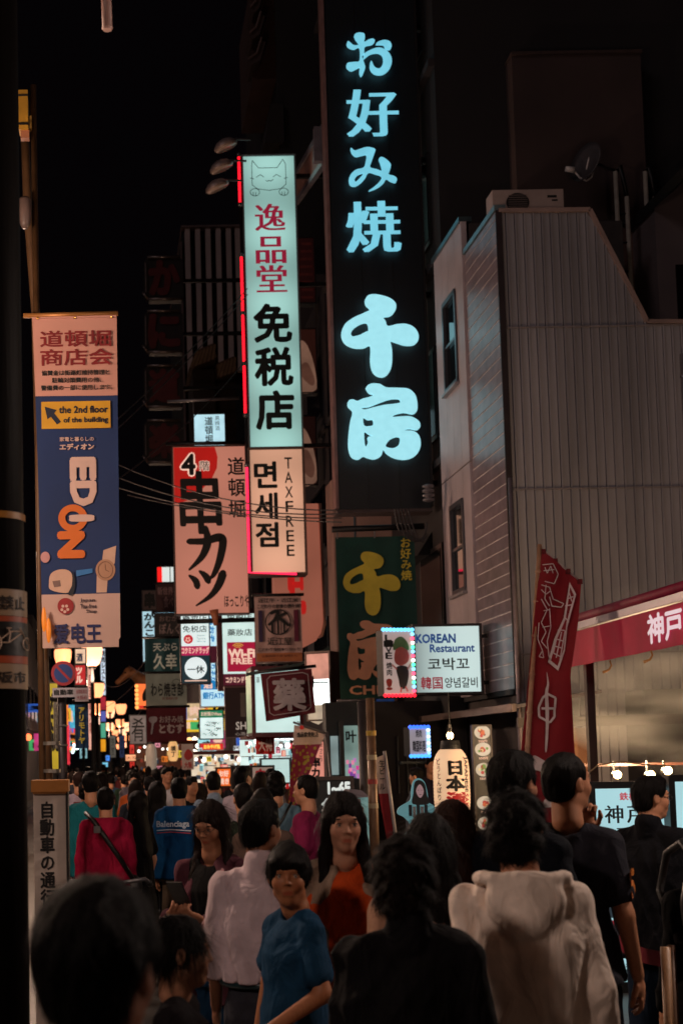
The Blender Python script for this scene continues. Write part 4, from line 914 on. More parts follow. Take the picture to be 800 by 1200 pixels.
# medicine box sign
S = Sign('medicine_light_box', 'white lit box sign with maroon frame behind the medicine flag', 'sign', (298, 782, 352, 862), 26)
S.slab('housing', (296, 780, 354, 862), mat('#3a1018', .6), -.006, 1.1); S.flat('lit_face', (299, 785, 351, 858), emi('#c8e6e2', .95, .12), 0); S.frame('frame', (297, 783, 353, 861), mat('#4b1620', .5), .07, .02, .06)
S.flat('side_face', (0, 0, 0, 0), INK) if 0 else None
e = S.u*-.012; a0 = S.P(296, 785, -.05); a1 = S.P(296, 858, -.05)
MB().add([a0+e, a1+e, a1+e+Vector((-.0, 1.0, 0)), a0+e+Vector((0, 1.0, 0))], [(0, 1, 2, 3)]).build('side_face', emi('#8fae86', .6, .3, 6), S.root)
S.slab('roof', [(289, 788), (352, 777.5), (388, 758), (388, 762), (352, 781), (289, 792)], mat('#2c3a38', .5), .05, .06)
S.text('薬', (301, 793, 305, 800), INK, .004); S.text('ATM', (347, 845, 351, 857), INK, .004, rot=True)
Sg = S
S = Sign('bright_light_box', 'glaring white lamp lit box end right of the medicine flag', 'sign', (360, 766, 386, 848), 25.6, -30)
S.slab('housing', (359, 764, 387, 844), mat('#5a3a30', .6), -.006, .5); S.flat('upper_face', (360, 766, 386, 796), emi('#c98a78', .9, .2, 5), 0); S.flat('lit_face', (360, 796, 386, 826), emi('#f4fffb', 2.6, .1), .002)
S.flat('lower_face', [(360, 844), (372, 849), (386, 840), (386, 826), (360, 826)], emi('#c9b49a', .75, .2, 6), .001); S.frame('frame', (359, 764, 387, 844), mat('#6a5048', .5), .03, .02, .5)
mb = MB(); mb.lathe(S.P(364, 799, .14), [(.09, -.12), (.09, .06), (.11, .10)], 12, 'X').build('spotlight', DARKMETAL, S.root, True); MB().tube([S.P(364, 800, .14), S.P(380, 800, .12), S.P(388, 800, -.1)], .015, 6).build('spotlight_arm', GREYMETAL, S.root)
S = Sign('medicine_flag', 'maroon square flag with a grey medicine character in a rounded outline', 'flag', (308, 787, 366, 843), 25.2)
V = [S.P(x, y) for x, y in ((306, 789), (366, 784), (369, 836), (311, 845))]
q4 = lambda u, v_: tuple((V[0]*(1-u)+V[1]*u)*(1-v_) + (V[3]*(1-u)+V[2]*u)*v_)
MBc = MB(); n_ = 12
for j in range(n_+1):
    for i in range(n_+1): p = Vector(q4(i/n_, j/n_)); MBc.v.append(tuple(p + S.n*.025*math.sin(i*.9+j*.3)*(j/n_)))
for j in range(n_):
    for i in range(n_): a = j*(n_+1)+i; MBc.f.append((a, a+n_+1, a+n_+2, a+1))
MBc.build('cloth', mat('#5a1020', .8, .2, 3), S.root, True)
SLV = mat('#a99fa6', .7, bump=0)
rr = [(313, 796), (317, 792), (355, 788.5), (361, 791), (363.5, 829), (359, 833), (320, 838), (315, 835)]; S.line('outline', [rr + rr[:1]], SLV, .9, .045)
S.text('藥', (320, 796, 357, 832), SLV, .045, bold=.03, sh=-.03); MB().tube([S.P(303, 787), S.P(371, 781)], .03, 8).build('rod', DARKMETAL, S.root, True)
# ================================================================ cloth boards on the left of the cluster
def board(name, label, b, Y, col, texts, frame=None, cat='banner', cloth=True, lit=0):
    S = Sign(name, label, cat, b, Y); m = mat(col, .8, .2, 3, bump=.1) if not lit else emi(col, lit, .15)
    if cloth: cloth_panel(S, b, m, .018, waves=2, seed=b[0])
    else: S.slab('board', b, m, 0, .08)
    for t_, bx, c, bold, kind in texts:
        cm = mat(c, .7, bump=0) if not c.startswith('!') else emi(c[1:], .8, 0)
        (S.vtext if kind == 'v' else S.text)(t_, bx, cm, off=.016, bold=bold)
    MB().tube([S.P(b[0]-3, b[1]-1), S.P(b[2]+4, b[1]-1)], .03, 8).build('rod', DARKMETAL, S.root, True); return S
S = board('hanging_banner', 'dark teal hanging banner with pale tempura shop characters', (170, 748, 211, 789), 36, '#12434b', [('天ぷら', (180, 754, 208, 763), '#d0dcd8', .02, 't'), ('久幸', (180, 766, 207, 784), '#d0dcd8', .02, 't')])
S = board('hanging_banner', 'pale grey hanging banner with black brush writing under the teal one', (171, 789, 219, 828), 35, '#a6b5ac', [('わら焼き部', (177, 800, 215, 816), '#0b0b0b', .015, 't'), ('居酒屋料理', (190, 817, 208, 820), '#8a3030', .0, 't')])
S.line('drawn_ring', [circ(207, 801, 5, 14) + [(212, 801)]], INK, .5, .016)
S = board('hanging_banner', 'maroon hanging banner with a white ladle and pale hiragana', (172, 829, 219, 869), 34, '#5c1220', [('お好み焼', (187, 839, 215, 847), '#b9a8a8', .015, 't'), ('とむす', (187, 849, 215, 859), '#b9a8a8', .05, 't')])
S.flat('ladle', smooth_poly([(176, 840), (184, 840), (184, 845), (180.5, 848), (178.5, 859), (176.5, 859), (178, 848), (175, 845)], 3)[::-1], SLV, .016)
S = sign('small_lit_sign', 'small red and white lit box sign above the dark stacked signs', 'sign', (184, 664, 204, 683), 44, emi('#e4eeea', .85, .05), '#20181a', .3); S.flat('red_end', (184.3, 664.3, 190, 682.7), emi('#ff1a1a', 1.0), .003); S.flat('divider', (199, 664, 200, 683), DARKMETAL, .01)
S = board('shop_sign', 'dim maroon board with grey characters left of the salmon sign', (183, 684, 204, 716), 42, '#2c1014', [('新世界', (185, 688, 203, 697), '#6a5052', .03, 't'), ('食べ', (192, 699, 203, 712), '#6a5052', .02, 't')], cat='sign', cloth=False)
S = board('shop_sign', 'black board with dim grey hiragana above the teal banner', (181, 718, 213, 747), 41, '#0e0b0c', [('おむか', (187, 722, 208, 728), '#5a4a4a', .02, 't'), ('ぼんく', (187, 731, 210, 743), '#6a5a5a', .03, 't')], cat='sign', cloth=False)
S.flat('lit_strip', (182, 716.5, 205, 718), emi('#a0d8f0', 1.2), .02)
S = sign('vertical_lit_sign', 'narrow pale blue lit sign with black calligraphy at the left of the cluster', 'sign', (167, 716, 183, 776), 46, emi('#b4dcea', .85, .25, 1.2), '#1a1416', .3)
S.vtext('がんこ', (169, 718, 182, 746), INK, bold=.05); S2_ = sign('vertical_lit_sign', 'dim grey calligraphy panel on top of the pale blue vertical sign', 'sign', (167, 692, 183, 715), 46.2, mat('#5a4a4a', .7), '#1a1416', .3); S2_.text('串', (170, 695, 181, 712), INK, bold=.06)
# bank sign, green sign, brown banner
S = sign('bank_sign', 'tall white and blue lit bank machine sign', 'sign', (234, 718, 266, 828), 40, emi('#bfe6f4', .95, .08), '#c8c8c8', .3)
BL = film('#0a7ab8'); S.flat('maroon_block', (234, 757, 266, 777), film('#3c0d1c'), .004); S.text('あおぞ', (246, 724, 252, 752), BL, .004, bold=.04, rot=True)
S.text('りそな', (246, 779, 252, 800), BL, .004, bold=.04, rot=True); S.flat('blue_band', (234.3, 798, 265.7, 808), BL, .006); S.text('泊 加', (238, 799.5, 262, 806.5), WH, .010, bold=.05); S.text('銀行ATM', (237, 811, 263, 819), BL, .006, bold=.04)
S = sign('small_lit_sign', 'thin white lit sign partly hidden left of the Wi-Fi sign', 'sign', (254, 776, 262, 806), 34, emi('#f0e6ea', .9), '#30182a', .2); S.text('クスリ', (257, 778, 261, 804), mat('#c01c30', .5), .004, rot=True, bold=.03)
S = sign('menu_sign', 'white lit sign with green header and drawn dishes below the bank sign', 'sign', (234, 832, 262, 866), 36, emi('#dff4f0', .98, .15, 4), '#2a3a3a', .15); S.flat('green_header', (234.3, 832.3, 261.7, 841), film('#0c7a52'), .004); S.text('お好焼のWave', (236, 834, 260, 839), WH, .008, bold=.02)
r_ = random.Random(3); S.line('drawn_dishes', [[(x, y), (x+2, y-1), (x+4, y+1), (x+5, y-1)] for x, y in [(r_.uniform(237, 254), r_.uniform(846, 863)) for _ in range(22)]], INK, .5, .004)
S = sign('red_lit_sign', 'wide low red lit sign with yellow writing above the shop entrance', 'sign', (234, 871, 262, 879), 35, emi('#d8222a', .9), '#d0c0c0', .1, fw=.02); S.text('おみやげ処', (239, 872.5, 258, 877.5), emi('#ffd050', 1.2), .004, bold=.05)
S = sign('brown_banner_sign', 'dark brown board with large pale latin letters left of the medicine box', 'sign', (264, 805, 297, 864), 31, mat('#2b1013', .7, .2), '#6a4a48', .1, fw=.02)
S.text('SHOP', (276, 846, 304, 855), film('#a8988c'), .004, bold=.01); S.text('心斎橋店', (275, 858, 300, 862), film('#8a7a70'), .004); S.flat('figure', (282, 812, 288, 840), mat('#6a5a54', .6), .004)  # pale letters glow by themselves; this board is not backlit
# rounded salmon sign and picture panels behind the tall sign
S = Sign('rounded_salmon_sign', 'big rounded salmon sign with red characters between the two tall signs', 'sign', (322, 590, 376, 757), 33)
ol = [(322, 590), (375, 590), (377, 730), (374, 742), (368, 751), (356, 757), (322, 757)]; S.slab('body', ol[::-1], emi('#a5604c', .68, .15, .8), 0, .6)
S.text('工', (328, 655, 356, 715), film('#b01c18'), .006, bold=.06); S.text('口', (338, 660, 354, 690), film('#b01c18'), .006, bold=.06)
S.slab('edge_band', [(376, 590), (379, 590), (380, 732), (376, 746), (374, 744), (377.5, 730)][::-1], mat('#c08a74', .5), .02, .62)
for i, (y0, y1, lb) in enumerate([(385, 460, 'upper dim picture panel beside the tall tax free sign'), (487, 568, 'lower dim picture panel beside the tall tax free sign')]):
    S = sign('picture_sign', lb, 'sign', (349, y0, 371, y1), 34, mat('#6a3a30', .7, .3, 2), '#1a1214', .3)
    S.flat('pale_shape', smooth_poly([(350, y0+20), (358, y0+16), (366, y0+35), (370, y0+58), (369, y1-3), (350, y1-3)], 4)[::-1], emi('#8a6452', .55, .3, 2), .004)  # dim glow put into the shapes so they show in the dark
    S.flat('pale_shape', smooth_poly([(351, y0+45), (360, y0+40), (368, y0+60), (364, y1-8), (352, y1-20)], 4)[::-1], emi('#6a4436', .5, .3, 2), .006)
S = sign('dim_red_panel', 'dark red picture panel high beside the tall tax free sign', 'sign', (348, 278, 369, 355), 34, mat('#4a0f12', .7, .4, 3), '#120c0e', .3)
for y in range(284, 352, 9): S.flat('stripe', (350+y % 5, y, 366, y+3), mat('#6a2420', .7), .004)
# side-on sign frame at the top
t = thing('side_on_sign', 'sign seen side on with pale metal frame left of the black sign board', 'sign', tuple(R(365, 225, 27)))
p = [R(380, 148, 24.5), R(380, 190, 24.5), R(347, 238, 33), R(347, 205, 33)]
MB().add(p, [(0, 1, 2, 3)]).build('face', mat('#9a6a5c', .6), t); mb = MB()
for a, b in zip(p, p[1:]+p[:1]): mb.bar(a, b, .10)
for y in (152, 189): mb.bar(R(380, y, 24.4), R(396, y, 24.4), .10)
mb.bar(R(372, 150, 24.5), R(372, 190, 24.5), .14); mb.build('frame', mat('#8a8088', .4, .2, 6, .5), t)
# ================================================================ buildings
def facade(label, x, y0, y1, h, col, side=1, fl=3.2, name='building', glow=.0):
    t = thing(name, label, 'building', (x, y0, 0)); d = 9*side; a, b = sorted((x, x+d))
    MB().box((a, y0, 0), (b, y1, h)).build('wall', mat(col, .8, .25, .8), t); n = max(1, int((y1-y0)/2.6)); z = 3.6
    e = -side*.04
    while z + 2 < h:
        for i in range(n):
            yy = y0 + (i+.2)*(y1-y0)/n; q = MB().box(tuple(sorted((x+e, x-.001*side))[0:1]) + (yy, z), (max(x+e, x-.001*side), yy+(y1-y0)/n*.6, z+1.5)).build('window', mat('#1a1719', .4), t)
            MB().box((min(x+e*1.3, x+e)-.0, yy+.08, z+.08), (max(x+e*1.3, x+e)+.0, yy+(y1-y0)/n*.6-.08, z+1.42)).build('pane', emi('#8a6a4a', .35) if random.random() < glow else mat('#07080a', .08, 0, 3, bump=0), q)
        MB().box((min(x, x+e*2.5), y0, z-.5), (max(x, x+e*2.5), y1, z-.38)).build('ledge', mat('#2b2325', .8), t); z += fl
    return t
facade('unlit building on the left side of the street beside the camera', -3.75, -34, 14.8, 9.5, '#1e1718', side=-1)
facade('dark building carrying the tall black sign board', 5.35, 21.9, 27.2, 17, '#1a1416'); facade('dark building behind the tall teal sign', 5.3, 27.4, 33, 22, '#181214')
for i, (a, b, h) in enumerate([(33.3, 41, 13), (41.2, 52, 16), (52.2, 66, 12), (66.4, 84, 15), (84.4, 104, 11), (104.4, 130, 14)]): facade(['first', 'second', 'third', 'fourth', 'fifth', 'sixth'][i] + ' dim shop building beyond the tall teal sign, right side of street', 5.3+.2*(i % 2), a, b, h, '#2a2023', glow=.1)
for i, (a, b, h) in enumerate([(15, 26, 9), (26.2, 38, 8), (38.2, 52, 9.5), (52.2, 70, 8), (70.4, 92, 9), (92.4, 130, 8)]): facade(['nearest', 'second nearest', 'third nearest', 'fourth nearest', 'fifth nearest', 'farthest'][i] + ' dark building on the left side of the street', -3.6-.15*(i % 3), a, b, h, '#1e1718', side=-1, glow=.06)
# tall dark tower with balconies at the top centre
t = thing('balcony_tower', 'dark tower with stacked balconies rising left of the black sign board', 'building', tuple(R(360, 600, 44)))
S = Sign('x', 'x', 'x', (322, 0, 420, 600), 44); bpy.data.objects.remove(S.root); S.root = t
S.slab('wall', [(331, 640), (430, 640), (430, -120), (331, -120)], mat('#161011', .9, .3, .5), 0, 10); S.slab('brown_wall', (303, -30, 336, 84), mat('#3c221e', .9, .3, 1.2), -.3, 4)
for k_ in range(5):
    y = 78 - k_*31; x = 303 + 0*k_
    q = S.slab('balcony', [(x-4+2*k_, y), (x+7, y-6), (x+14, y-28), (x+8, y-30), (x+2+k_, y-12), (x-7+2*k_, y-5)], mat('#3a2826', .8), .3, 1.2); MB().tube([S.P(x-7+2*k_, y-7, .35), S.P(x+3, y-14, .35), S.P(x+9, y-32, .35)], .03, 6).build('railing', mat('#6a5450', .6), q)
S.slab('lower_roof', [(313, 168), (336, 168), (336, 122), (322, 122), (319, 136)], mat('#1c1415', .9), .2, 3)
# striped tower
t = thing('striped_tower', 'office tower with pale vertical fins behind the dark crab restaurant boards', 'building', tuple(R(250, 480, 70)))
S = Sign('x', 'x', 'x', (215, 268, 284, 480), 70); bpy.data.objects.remove(S.root); S.root = t
S.slab('wall', (215, 270, 290, 640), mat('#0d0a0b', .9), 0, 14)
for x in (218.5, 230.5, 242.5, 254.5, 266.5, 277): S.slab('fin', (x, 270, x+5.6, 470 - (x-218)*.55), mat('#b49c96', .9, .15, .5), .5, .48)
S.slab('roof_edge', (214, 268, 290, 270.2), mat('#6a5450', .8), .6, 14.3); S.slab('corner_column', (213, 284, 215, 560), mat('#5a4644', .8), .3, .5)
# cluttered rooftops below it
for i, (x, y, lab) in enumerate([(238, 425, 'dim tiled roof with clutter below the striped tower'), (262, 440, 'dim lean-to roof right below the striped tower')]):
    t = thing('rooftop_shed', lab, 'shed', tuple(R(x, 520, 52+i))); S = Sign('x', 'x', 'x', (x-20, y-20, x+20, y+60), 52+i); bpy.data.objects.remove(S.root); S.root = t
    S.slab('wall', (x-12, y+8, x+14, 600), mat('#241816', .9), 0, 3); S.slab('roof', [(x-17, y+10), (x-8, y-12), (x+12, y-20), (x+16, y-4)], mat('#5a4438', .8, .3, 2), .3, 3.4)
    for k_ in range(6): MB().bar(S.P(x-14+k_*5, y+8-k_*1.6, .36), S.P(x-6+k_*4, y-10-k_*1.6, .36), .08).build('batten', mat('#7a6250', .8), t)
# crab restaurant boards, unlit
for i, (ch, y0, y1) in enumerate([('か', 302, 351), ('に', 365, 413), ('道', 429, 477), ('楽', 493, 542)]):
    S = Sign('dark_character_board', ['topmost unlit octagonal board, with the hiragana ka', 'second unlit octagonal board from the top', 'third unlit octagonal board from the top', 'lowest unlit octagonal board, partly behind the salmon sign'][i], 'sign', (169, y0, 215, y1), 50, group='unlit character boards in a column')
    w = [(175, y1), (213, y1), (215, y1-4), (215, y0+4), (211, y0), (173, y0), (169, y0+4), (169, y1-7)]
    S.slab('board', w, mat('#150a0b', .5, .3, 4), 0, .5); S.text(ch, (176, y0+5, 209, y1-7), mat('#4a0c10', .5, .3, 3), .05, bold=.06)
    for yy in (y0, y1): MB().tube([S.P(173, yy, .08), S.P(212, yy, .08)], .05, 8).build('rim_tube', mat('#7a6a64', .3, .2, 6, .7), S.root, True)
    MB().tube([S.P(167, y1-8, .08), S.P(173, y1, .08)], .04, 8).build('rim_tube', mat('#7a6a64', .3, .2, 6, .7), S.root, True); MB().tube([S.P(171, y0+6, .08), S.P(171, y1-8, .08)], .02, 6).build('rim_wire', mat('#5a4a48', .4), S.root)
    MB().bar(S.P(215, (y0+y1)/2, -.3), S.P(300, (y0+y1)/2, -.3), .12).build('bracket', DARKMETAL, S.root)
# ================================================================ right side, ground floor
# small illuminated picture sign with running lights
def led_sign(name, label, b, Y, yaw, face, cols, n=(9, 16), cat='sign'):
    S = Sign(name, label, cat, b, Y, yaw); S.slab('housing', b, DARKMETAL, -.006, .2); S.flat('face', b, face, 0); x0, y0, x1, y1 = b; P_ = []
    for i in range(n[0]): P_ += [(x0+(x1-x0)*i/(n[0]-1), y0, cols[0]), (x0+(x1-x0)*i/(n[0]-1), y1, cols[1])]
    for i in range(1, n[1]-1): P_ += [(x1, y0+(y1-y0)*i/(n[1]-1), cols[2+i % (len(cols)-2)])]
    g_ = {}
    for x, y, c in P_: g_.setdefault(c, MB()).ball(S.P(x, y, .03), .026, 8, 6)
    for c, mb in g_.items(): mb.build('running_lights', emi(c, 2.4, 0), S.root)
    return S
S = led_sign('picture_light_sign', 'white picture sign edged with coloured running lights in front of the green banner', (449, 738, 483, 815), 19.0, 14, emi('#b9a29c', .62, .12), ['#60c8ff', '#ff2030', '#50ffb0', '#80d0ff', '#ff5070', '#ffffff'])
PK = mat('#c0605c', .6, bump=0); S.flat('pig_face', smooth_poly([(462, 768), (466, 757), (474, 757), (479, 766), (478, 775), (470, 780), (463, 777)], 4)[::-1], PK, .004)
S.flat('green_cap', smooth_poly([(461, 762), (463, 750), (471, 746), (478, 753), (479, 762), (470, 758)], 4)[::-1], mat('#5a7a4c', .6, bump=0), .006); S.flat('dark_jacket', smooth_poly([(464, 782), (476, 781), (478, 792), (474, 806), (468, 806), (466, 796)], 4)[::-1], mat('#2a2226', .6, bump=0), .005)
S.line('arms', [[(464, 784), (459, 779)], [(477, 784), (481, 778)], [(469, 806), (468, 811)], [(474, 805), (476, 810)]], PK, 1.6, .007); S.vtext('LIVE', (452, 744, 459, 772), INK, bold=.03); S.vtext('焼肉', (452, 776, 459, 792), INK, bold=.03); S.text('!', (453, 796, 457, 808), mat('#8a1a20', .6), .004, bold=.05)
# Korean restaurant light box
S = Sign('korean_restaurant_sign', 'white light box sign for a Korean restaurant with blue and black lettering', 'sign', (485, 733, 563, 812), 19.4)
S.slab('housing', (485, 733, 563, 812), mat('#1c191b', .5), -.01, .35); f_ = tube_lit('#c9dfdc', .95, 0, 9, .34, .28, .75); S.flat('lit_face', (486, 734, 562, 811), f_, 0); S.frame('frame', (485, 732.5, 563.5, 812.5), mat('#2a2426', .5), .035, .03, .4)
DB = film('#123c74'); S.text('KOREAN', (488, 743, 534, 753), DB, .004, bold=.04); S.text('Restaurant', (504, 755, 556, 764), DB, .004, bold=.03)
S.text('코박꼬', (501, 771, 549, 785), INK, .004, bold=.015); S.text('韓国', (492, 793, 517, 807), film('#8c1226'), .004, bold=.02); S.text('양념갈비', (520, 794, 558, 806), INK, .004, bold=.012)
for y in (745, 800): MB().bar(S.P(563, y, -.15), S.P(575, y, -.15), .05).build('bracket', DARKMETAL, S.root)
# eave roof, posts, bare bulb
EX = 4.7; WD = mat('#7a4a24', .6, .3, 5, bump=.3, stretch=(1, 1, .15)); t = thing('shop_eave', 'dark sloping eave roof over the sake bar entrance', 'awning', (EX, 20, 0))
MB().add([(EX, 16.5, 2.26), (EX, 23.6, 2.26), (5.7, 23.6, 2.42), (5.7, 16.5, 2.42), (EX, 16.5, 2.30), (EX, 23.6, 2.30), (5.7, 23.6, 2.46), (5.7, 16.5, 2.46)], [(0, 1, 2, 3), (7, 6, 5, 4), (0, 3, 7, 4), (1, 0, 4, 5), (2, 1, 5, 6), (3, 2, 6, 7)]).build('roof', mat('#3a3032', .55, .3, 4), t)
MB().bar((EX-.02, 16.5, 2.27), (EX-.02, 23.6, 2.27), .05, .09).build('fascia', mat('#54423c', .5), t); MB().bar((4.85, 17.0, 2.10), (7.2, 17.0, 2.12), .07, .12).build('beam', mat('#2a1d16', .6), t)
for x, y in ((5.45, 17.0), (5.72, 17.3)): MB().box((x-.08, y-.06, 0), (x+.09, y+.06, 2.03)).build('post', WD, t)
MB().box((6.6, 17.6, 0), (7.6, 18.25, 2.5)).build('side_screen', mat('#181113', .8), t)
b_ = R(527, 862, 16.6); S = Sign('bare_bulb', 'glowing bare light bulb above the big paper lantern', 'light bulb', (524, 855, 531, 868), 16.6)
MB().ball(b_, .038, 12, 8, (1, 1, 1.2)).build('glass', emi('#ffd9a0', 14, 0), S.root, True); MB().tube([b_ + Vector((0, 0, .04)), b_ + Vector((0, 0, .13))], .02, 8).build('socket', BLACK, S.root); MB().tube([b_ + Vector((0, 0, .12)), b_ + Vector((0, 0, .5))], .006, 6).build('cord', BLACK, S.root)
l = bpy.data.lights.new('bulb_light', 'POINT'); l.energy = 22; l.color = (1, .62, .32); l.shadow_soft_size = .05; o = bpy.data.objects.new('bulb_light', l); COL.objects.link(o); o.parent = S.root; o.location = WM[S.root.name].inverted() @ (b_ + Vector((0, -.12, -.02)))
# the big lantern
S = Sign('paper_lantern', 'large cream paper lantern with black and red sake lettering under the bulb', 'lantern', (508, 878, 550, 962), 16.4); c = S.O; rr_ = 21*S.mx; hh = 42*S.my; prof_ = []
nn = 44
for i in range(nn+1):
    u = -1 + 2*i/nn; r_ = rr_*(1-abs(u)**5*.42); r_ *= 1.0 if i % 2 else .975; prof_.append((r_, u*hh))
MB().lathe(c, prof_, 36).build('paper', emi('#e6bc94', .80, .12, 3, back=.8), S.root, True); MB().lathe(c, [(rr_*.55, hh), (rr_*.55, hh+.05), (rr_*.5, hh+.10)], 24).build('top_ring', BLACK, S.root); MB().lathe(c, [(rr_*.5, -hh-.07), (rr_*.55, -hh)], 24).build('bottom_ring', BLACK, S.root)
MB().tube([c+Vector((0, 0, hh+.08)), c+Vector((0, 0, hh+.25))], .01, 6).build('hanger', BLACK, S.root)
def wrap(S, t_, b, m, bold=0, vert=True):
    """lettering laid on the round lantern"""
    o = (S.vtext if vert else S.text)(t_, b, m, off=0, bold=bold); I = WM[S.root.name]; cc = I.inverted() @ S.O
    for v in o.data.vertices:
        dx = v.co.x - cc.x; u = (v.co.z-cc.z)/hh; rad = rr_*(1-min(1, abs(u))**5*.42)+.004; dx = max(-rad*.985, min(rad*.985, dx)); y_ = cc.y - math.sqrt(max(rad*rad-dx*dx, 0)) - (cc.y - v.co.y)*.5; v.co.y = y_
    return o
wrap(S, '日本', (518, 890, 540, 927), INK, .05); wrap(S, '酒', (518, 927, 540, 946), film('#a01818'), .05)
wrap(S, 'どうとんぼり', (509.5, 888, 513.5, 938), INK, .02); S_ = S.text('JAPANESE', (539, 887, 544.5, 928), INK, 0, .03, rot=True); S__ = S.text('SAKE', (539, 930, 544.5, 950), film('#a01818'), 0, .03, rot=True)
for o in (S_, S__):
    cc = WM[S.root.name].inverted() @ S.O
    for v in o.data.vertices: dx = v.co.x-cc.x; v.co.y = cc.y - math.sqrt(max(rr_*rr_*1.02-dx*dx, 0)) - (cc.y-v.co.y)*.5
# menu board with lit dish photographs
S = sign('food_menu_board', 'black vertical menu board with lit food photographs behind the wooden post', 'menu board', (556, 850, 577, 985), 17.2, mat('#0a090a', .4), '#3a3230', .06, fw=.02)
rf = random.Random(5)
for k_, yy in enumerate((858, 878, 902, 941, 965)):
    S.flat('plate_photo', circ(567, yy, 9.5, 20, 8), emi('#b8b0a0', .75, .2, 8), .003)
    for j in range(9): a = rf.uniform(0, 6.28); q = rf.uniform(0, 5.5); S.flat('food', circ(567+q*math.cos(a), yy+q*.8*math.sin(a), rf.uniform(1.2, 2.6), 8), emi(rf.choice(['#8a3a20', '#c8603a', '#5a8a30', '#d8c890', '#703020', '#b03030']), .6), .0045+.0004*j)
    S.text('550円', (562, yy+9, 572, yy+12), WH, .004)
# dark bar front, dim interior, small lit signs
t = thing('sake_bar_front', 'dim open bar front under the eave between the pole and the lantern', 'shop front', (5.3, 22, 0))
MB().box((5.0, 21.0, 0), (5.25, 21.8, 2.6)).build('back_wall', mat('#120e10', .8), t); S = Sign('x', 'x', 'x', (442, 830, 545, 990), 21.2); bpy.data.objects.remove(S.root); S.root = t
S.slab('back_wall', (438, 820, 585, 1010), mat('#1a1215', .8, .3, 2), -.3, .2); S.slab('shelf', (472, 892, 512, 895), mat('#1c2a33', .5), -.05, .25)
for i in range(4):
    S.slab('shutter_frame', (470+i*11, 862+0, 471+i*11, 930), mat('#23262c', .5), -.2, .05)
S = sign('dim_blue_sign', 'dim teal lit hanging signs deep in the alley beside the green banner', 'sign', (441, 838, 461, 866), 21.6, emi('#1f5560', .5, .5, 6), '#0c1c22', .06); S.text('居酒屋', (443, 841, 459, 849), emi('#7ab0b4', .4), bold=.02); S.text('営業中', (443, 854, 459, 862), emi('#7ab0b4', .4), bold=.02)
S = sign('dim_blue_board', 'dim blue board just below the green banner', 'sign', (441, 819, 462, 836), 21.7, emi('#12305c', .5, .3, 6), None, .06)
S = led_sign('small_picture_sign', 'small white sign edged with blue running lights in the bar front', (480, 852, 501, 886), 18.5, 10, emi('#a8a0a8', .6, .1), ['#3060ff', '#4090ff', '#80b0ff', '#c0e0ff'], (6, 10)); S.text('焼肉', (487, 855, 494, 864), INK, bold=.02); S.text('韓国料理', (483, 868, 498, 881), INK, bold=.03)
# flag pole sign, standee
S = Sign('white_red_nobori', 'small slanted white and red nobori flag by the bar front', 'flag', (441, 880, 462, 985), 15.5)
V = [S.P(x, y, .02*math.sin(y*.1)) for x, y in ((441, 888), (452, 884), (455, 930), (460, 985), (452, 985), (444, 930))]; MB().prism([V[0], V[1], V[2], V[5]], S.n*.004).build('cloth', mat('#b8a6a2', .8), S.root); MB().prism([V[5], V[2], V[3], V[4]], S.n*.004).build('red_cloth', mat('#8c1a26', .8), S.root)
S.vtext('生ビール', (444, 890, 451, 926), INK, off=.04, bold=.02); MB().tube([S.P(452, 880), S.P(464, 1000)], .018, 8).build('pole', mat('#b0a8a8', .4), S.root, True)
MB().tube([S.P(464, 1000), Vector((S.P(464, 1000).x+.1, S.P(464, 1000).y, .0))], .018, 8).build('pole', mat('#b0a8a8', .4), S.root, True)
S = Sign('standee', 'pale cardboard cutout of a smiling woman holding cans, beside the lantern', 'cutout', (466, 912, 514, 1010), 12.2)
sil = smooth_poly([(483, 926), (486, 915), (493, 912), (499, 917), (502, 930), (503, 940), (509, 945), (511, 955), (506, 962), (505, 975), (508, 1012), (466, 1012), (470, 985), (480, 968), (474, 958), (466, 953), (468, 946), (478, 940), (482, 936)], 4)
S.slab('board', sil[::-1], emi('#6aa4ac', .42, .1, 6), 0, .02); S.slab('stand', (480, 1012, 498, 1075), mat('#202020'), -.05, .02)  # cardboard has a faint glow of its own in place of light
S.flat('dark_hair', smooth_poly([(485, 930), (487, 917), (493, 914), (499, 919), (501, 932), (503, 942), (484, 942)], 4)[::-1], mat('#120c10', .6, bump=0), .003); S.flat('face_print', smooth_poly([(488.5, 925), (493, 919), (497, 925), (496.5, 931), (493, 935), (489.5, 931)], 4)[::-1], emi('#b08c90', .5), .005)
S.line('face_features', [[(490, 926), (491.5, 926)], [(494.3, 926), (496, 926)], [(491.8, 931.2), (494.5, 931.2)]], INK, .5, .007)
for i in range(5): S.slab('printed_can', (479+i*4.6, 943+(i % 2)*2, 482.8+i*4.6, 956+(i % 2)*2), mat('#b0b4ba', .25, .2, 8, .8) if i % 2 else mat('#33363c', .3, .2, 8, .6), .006, .004)
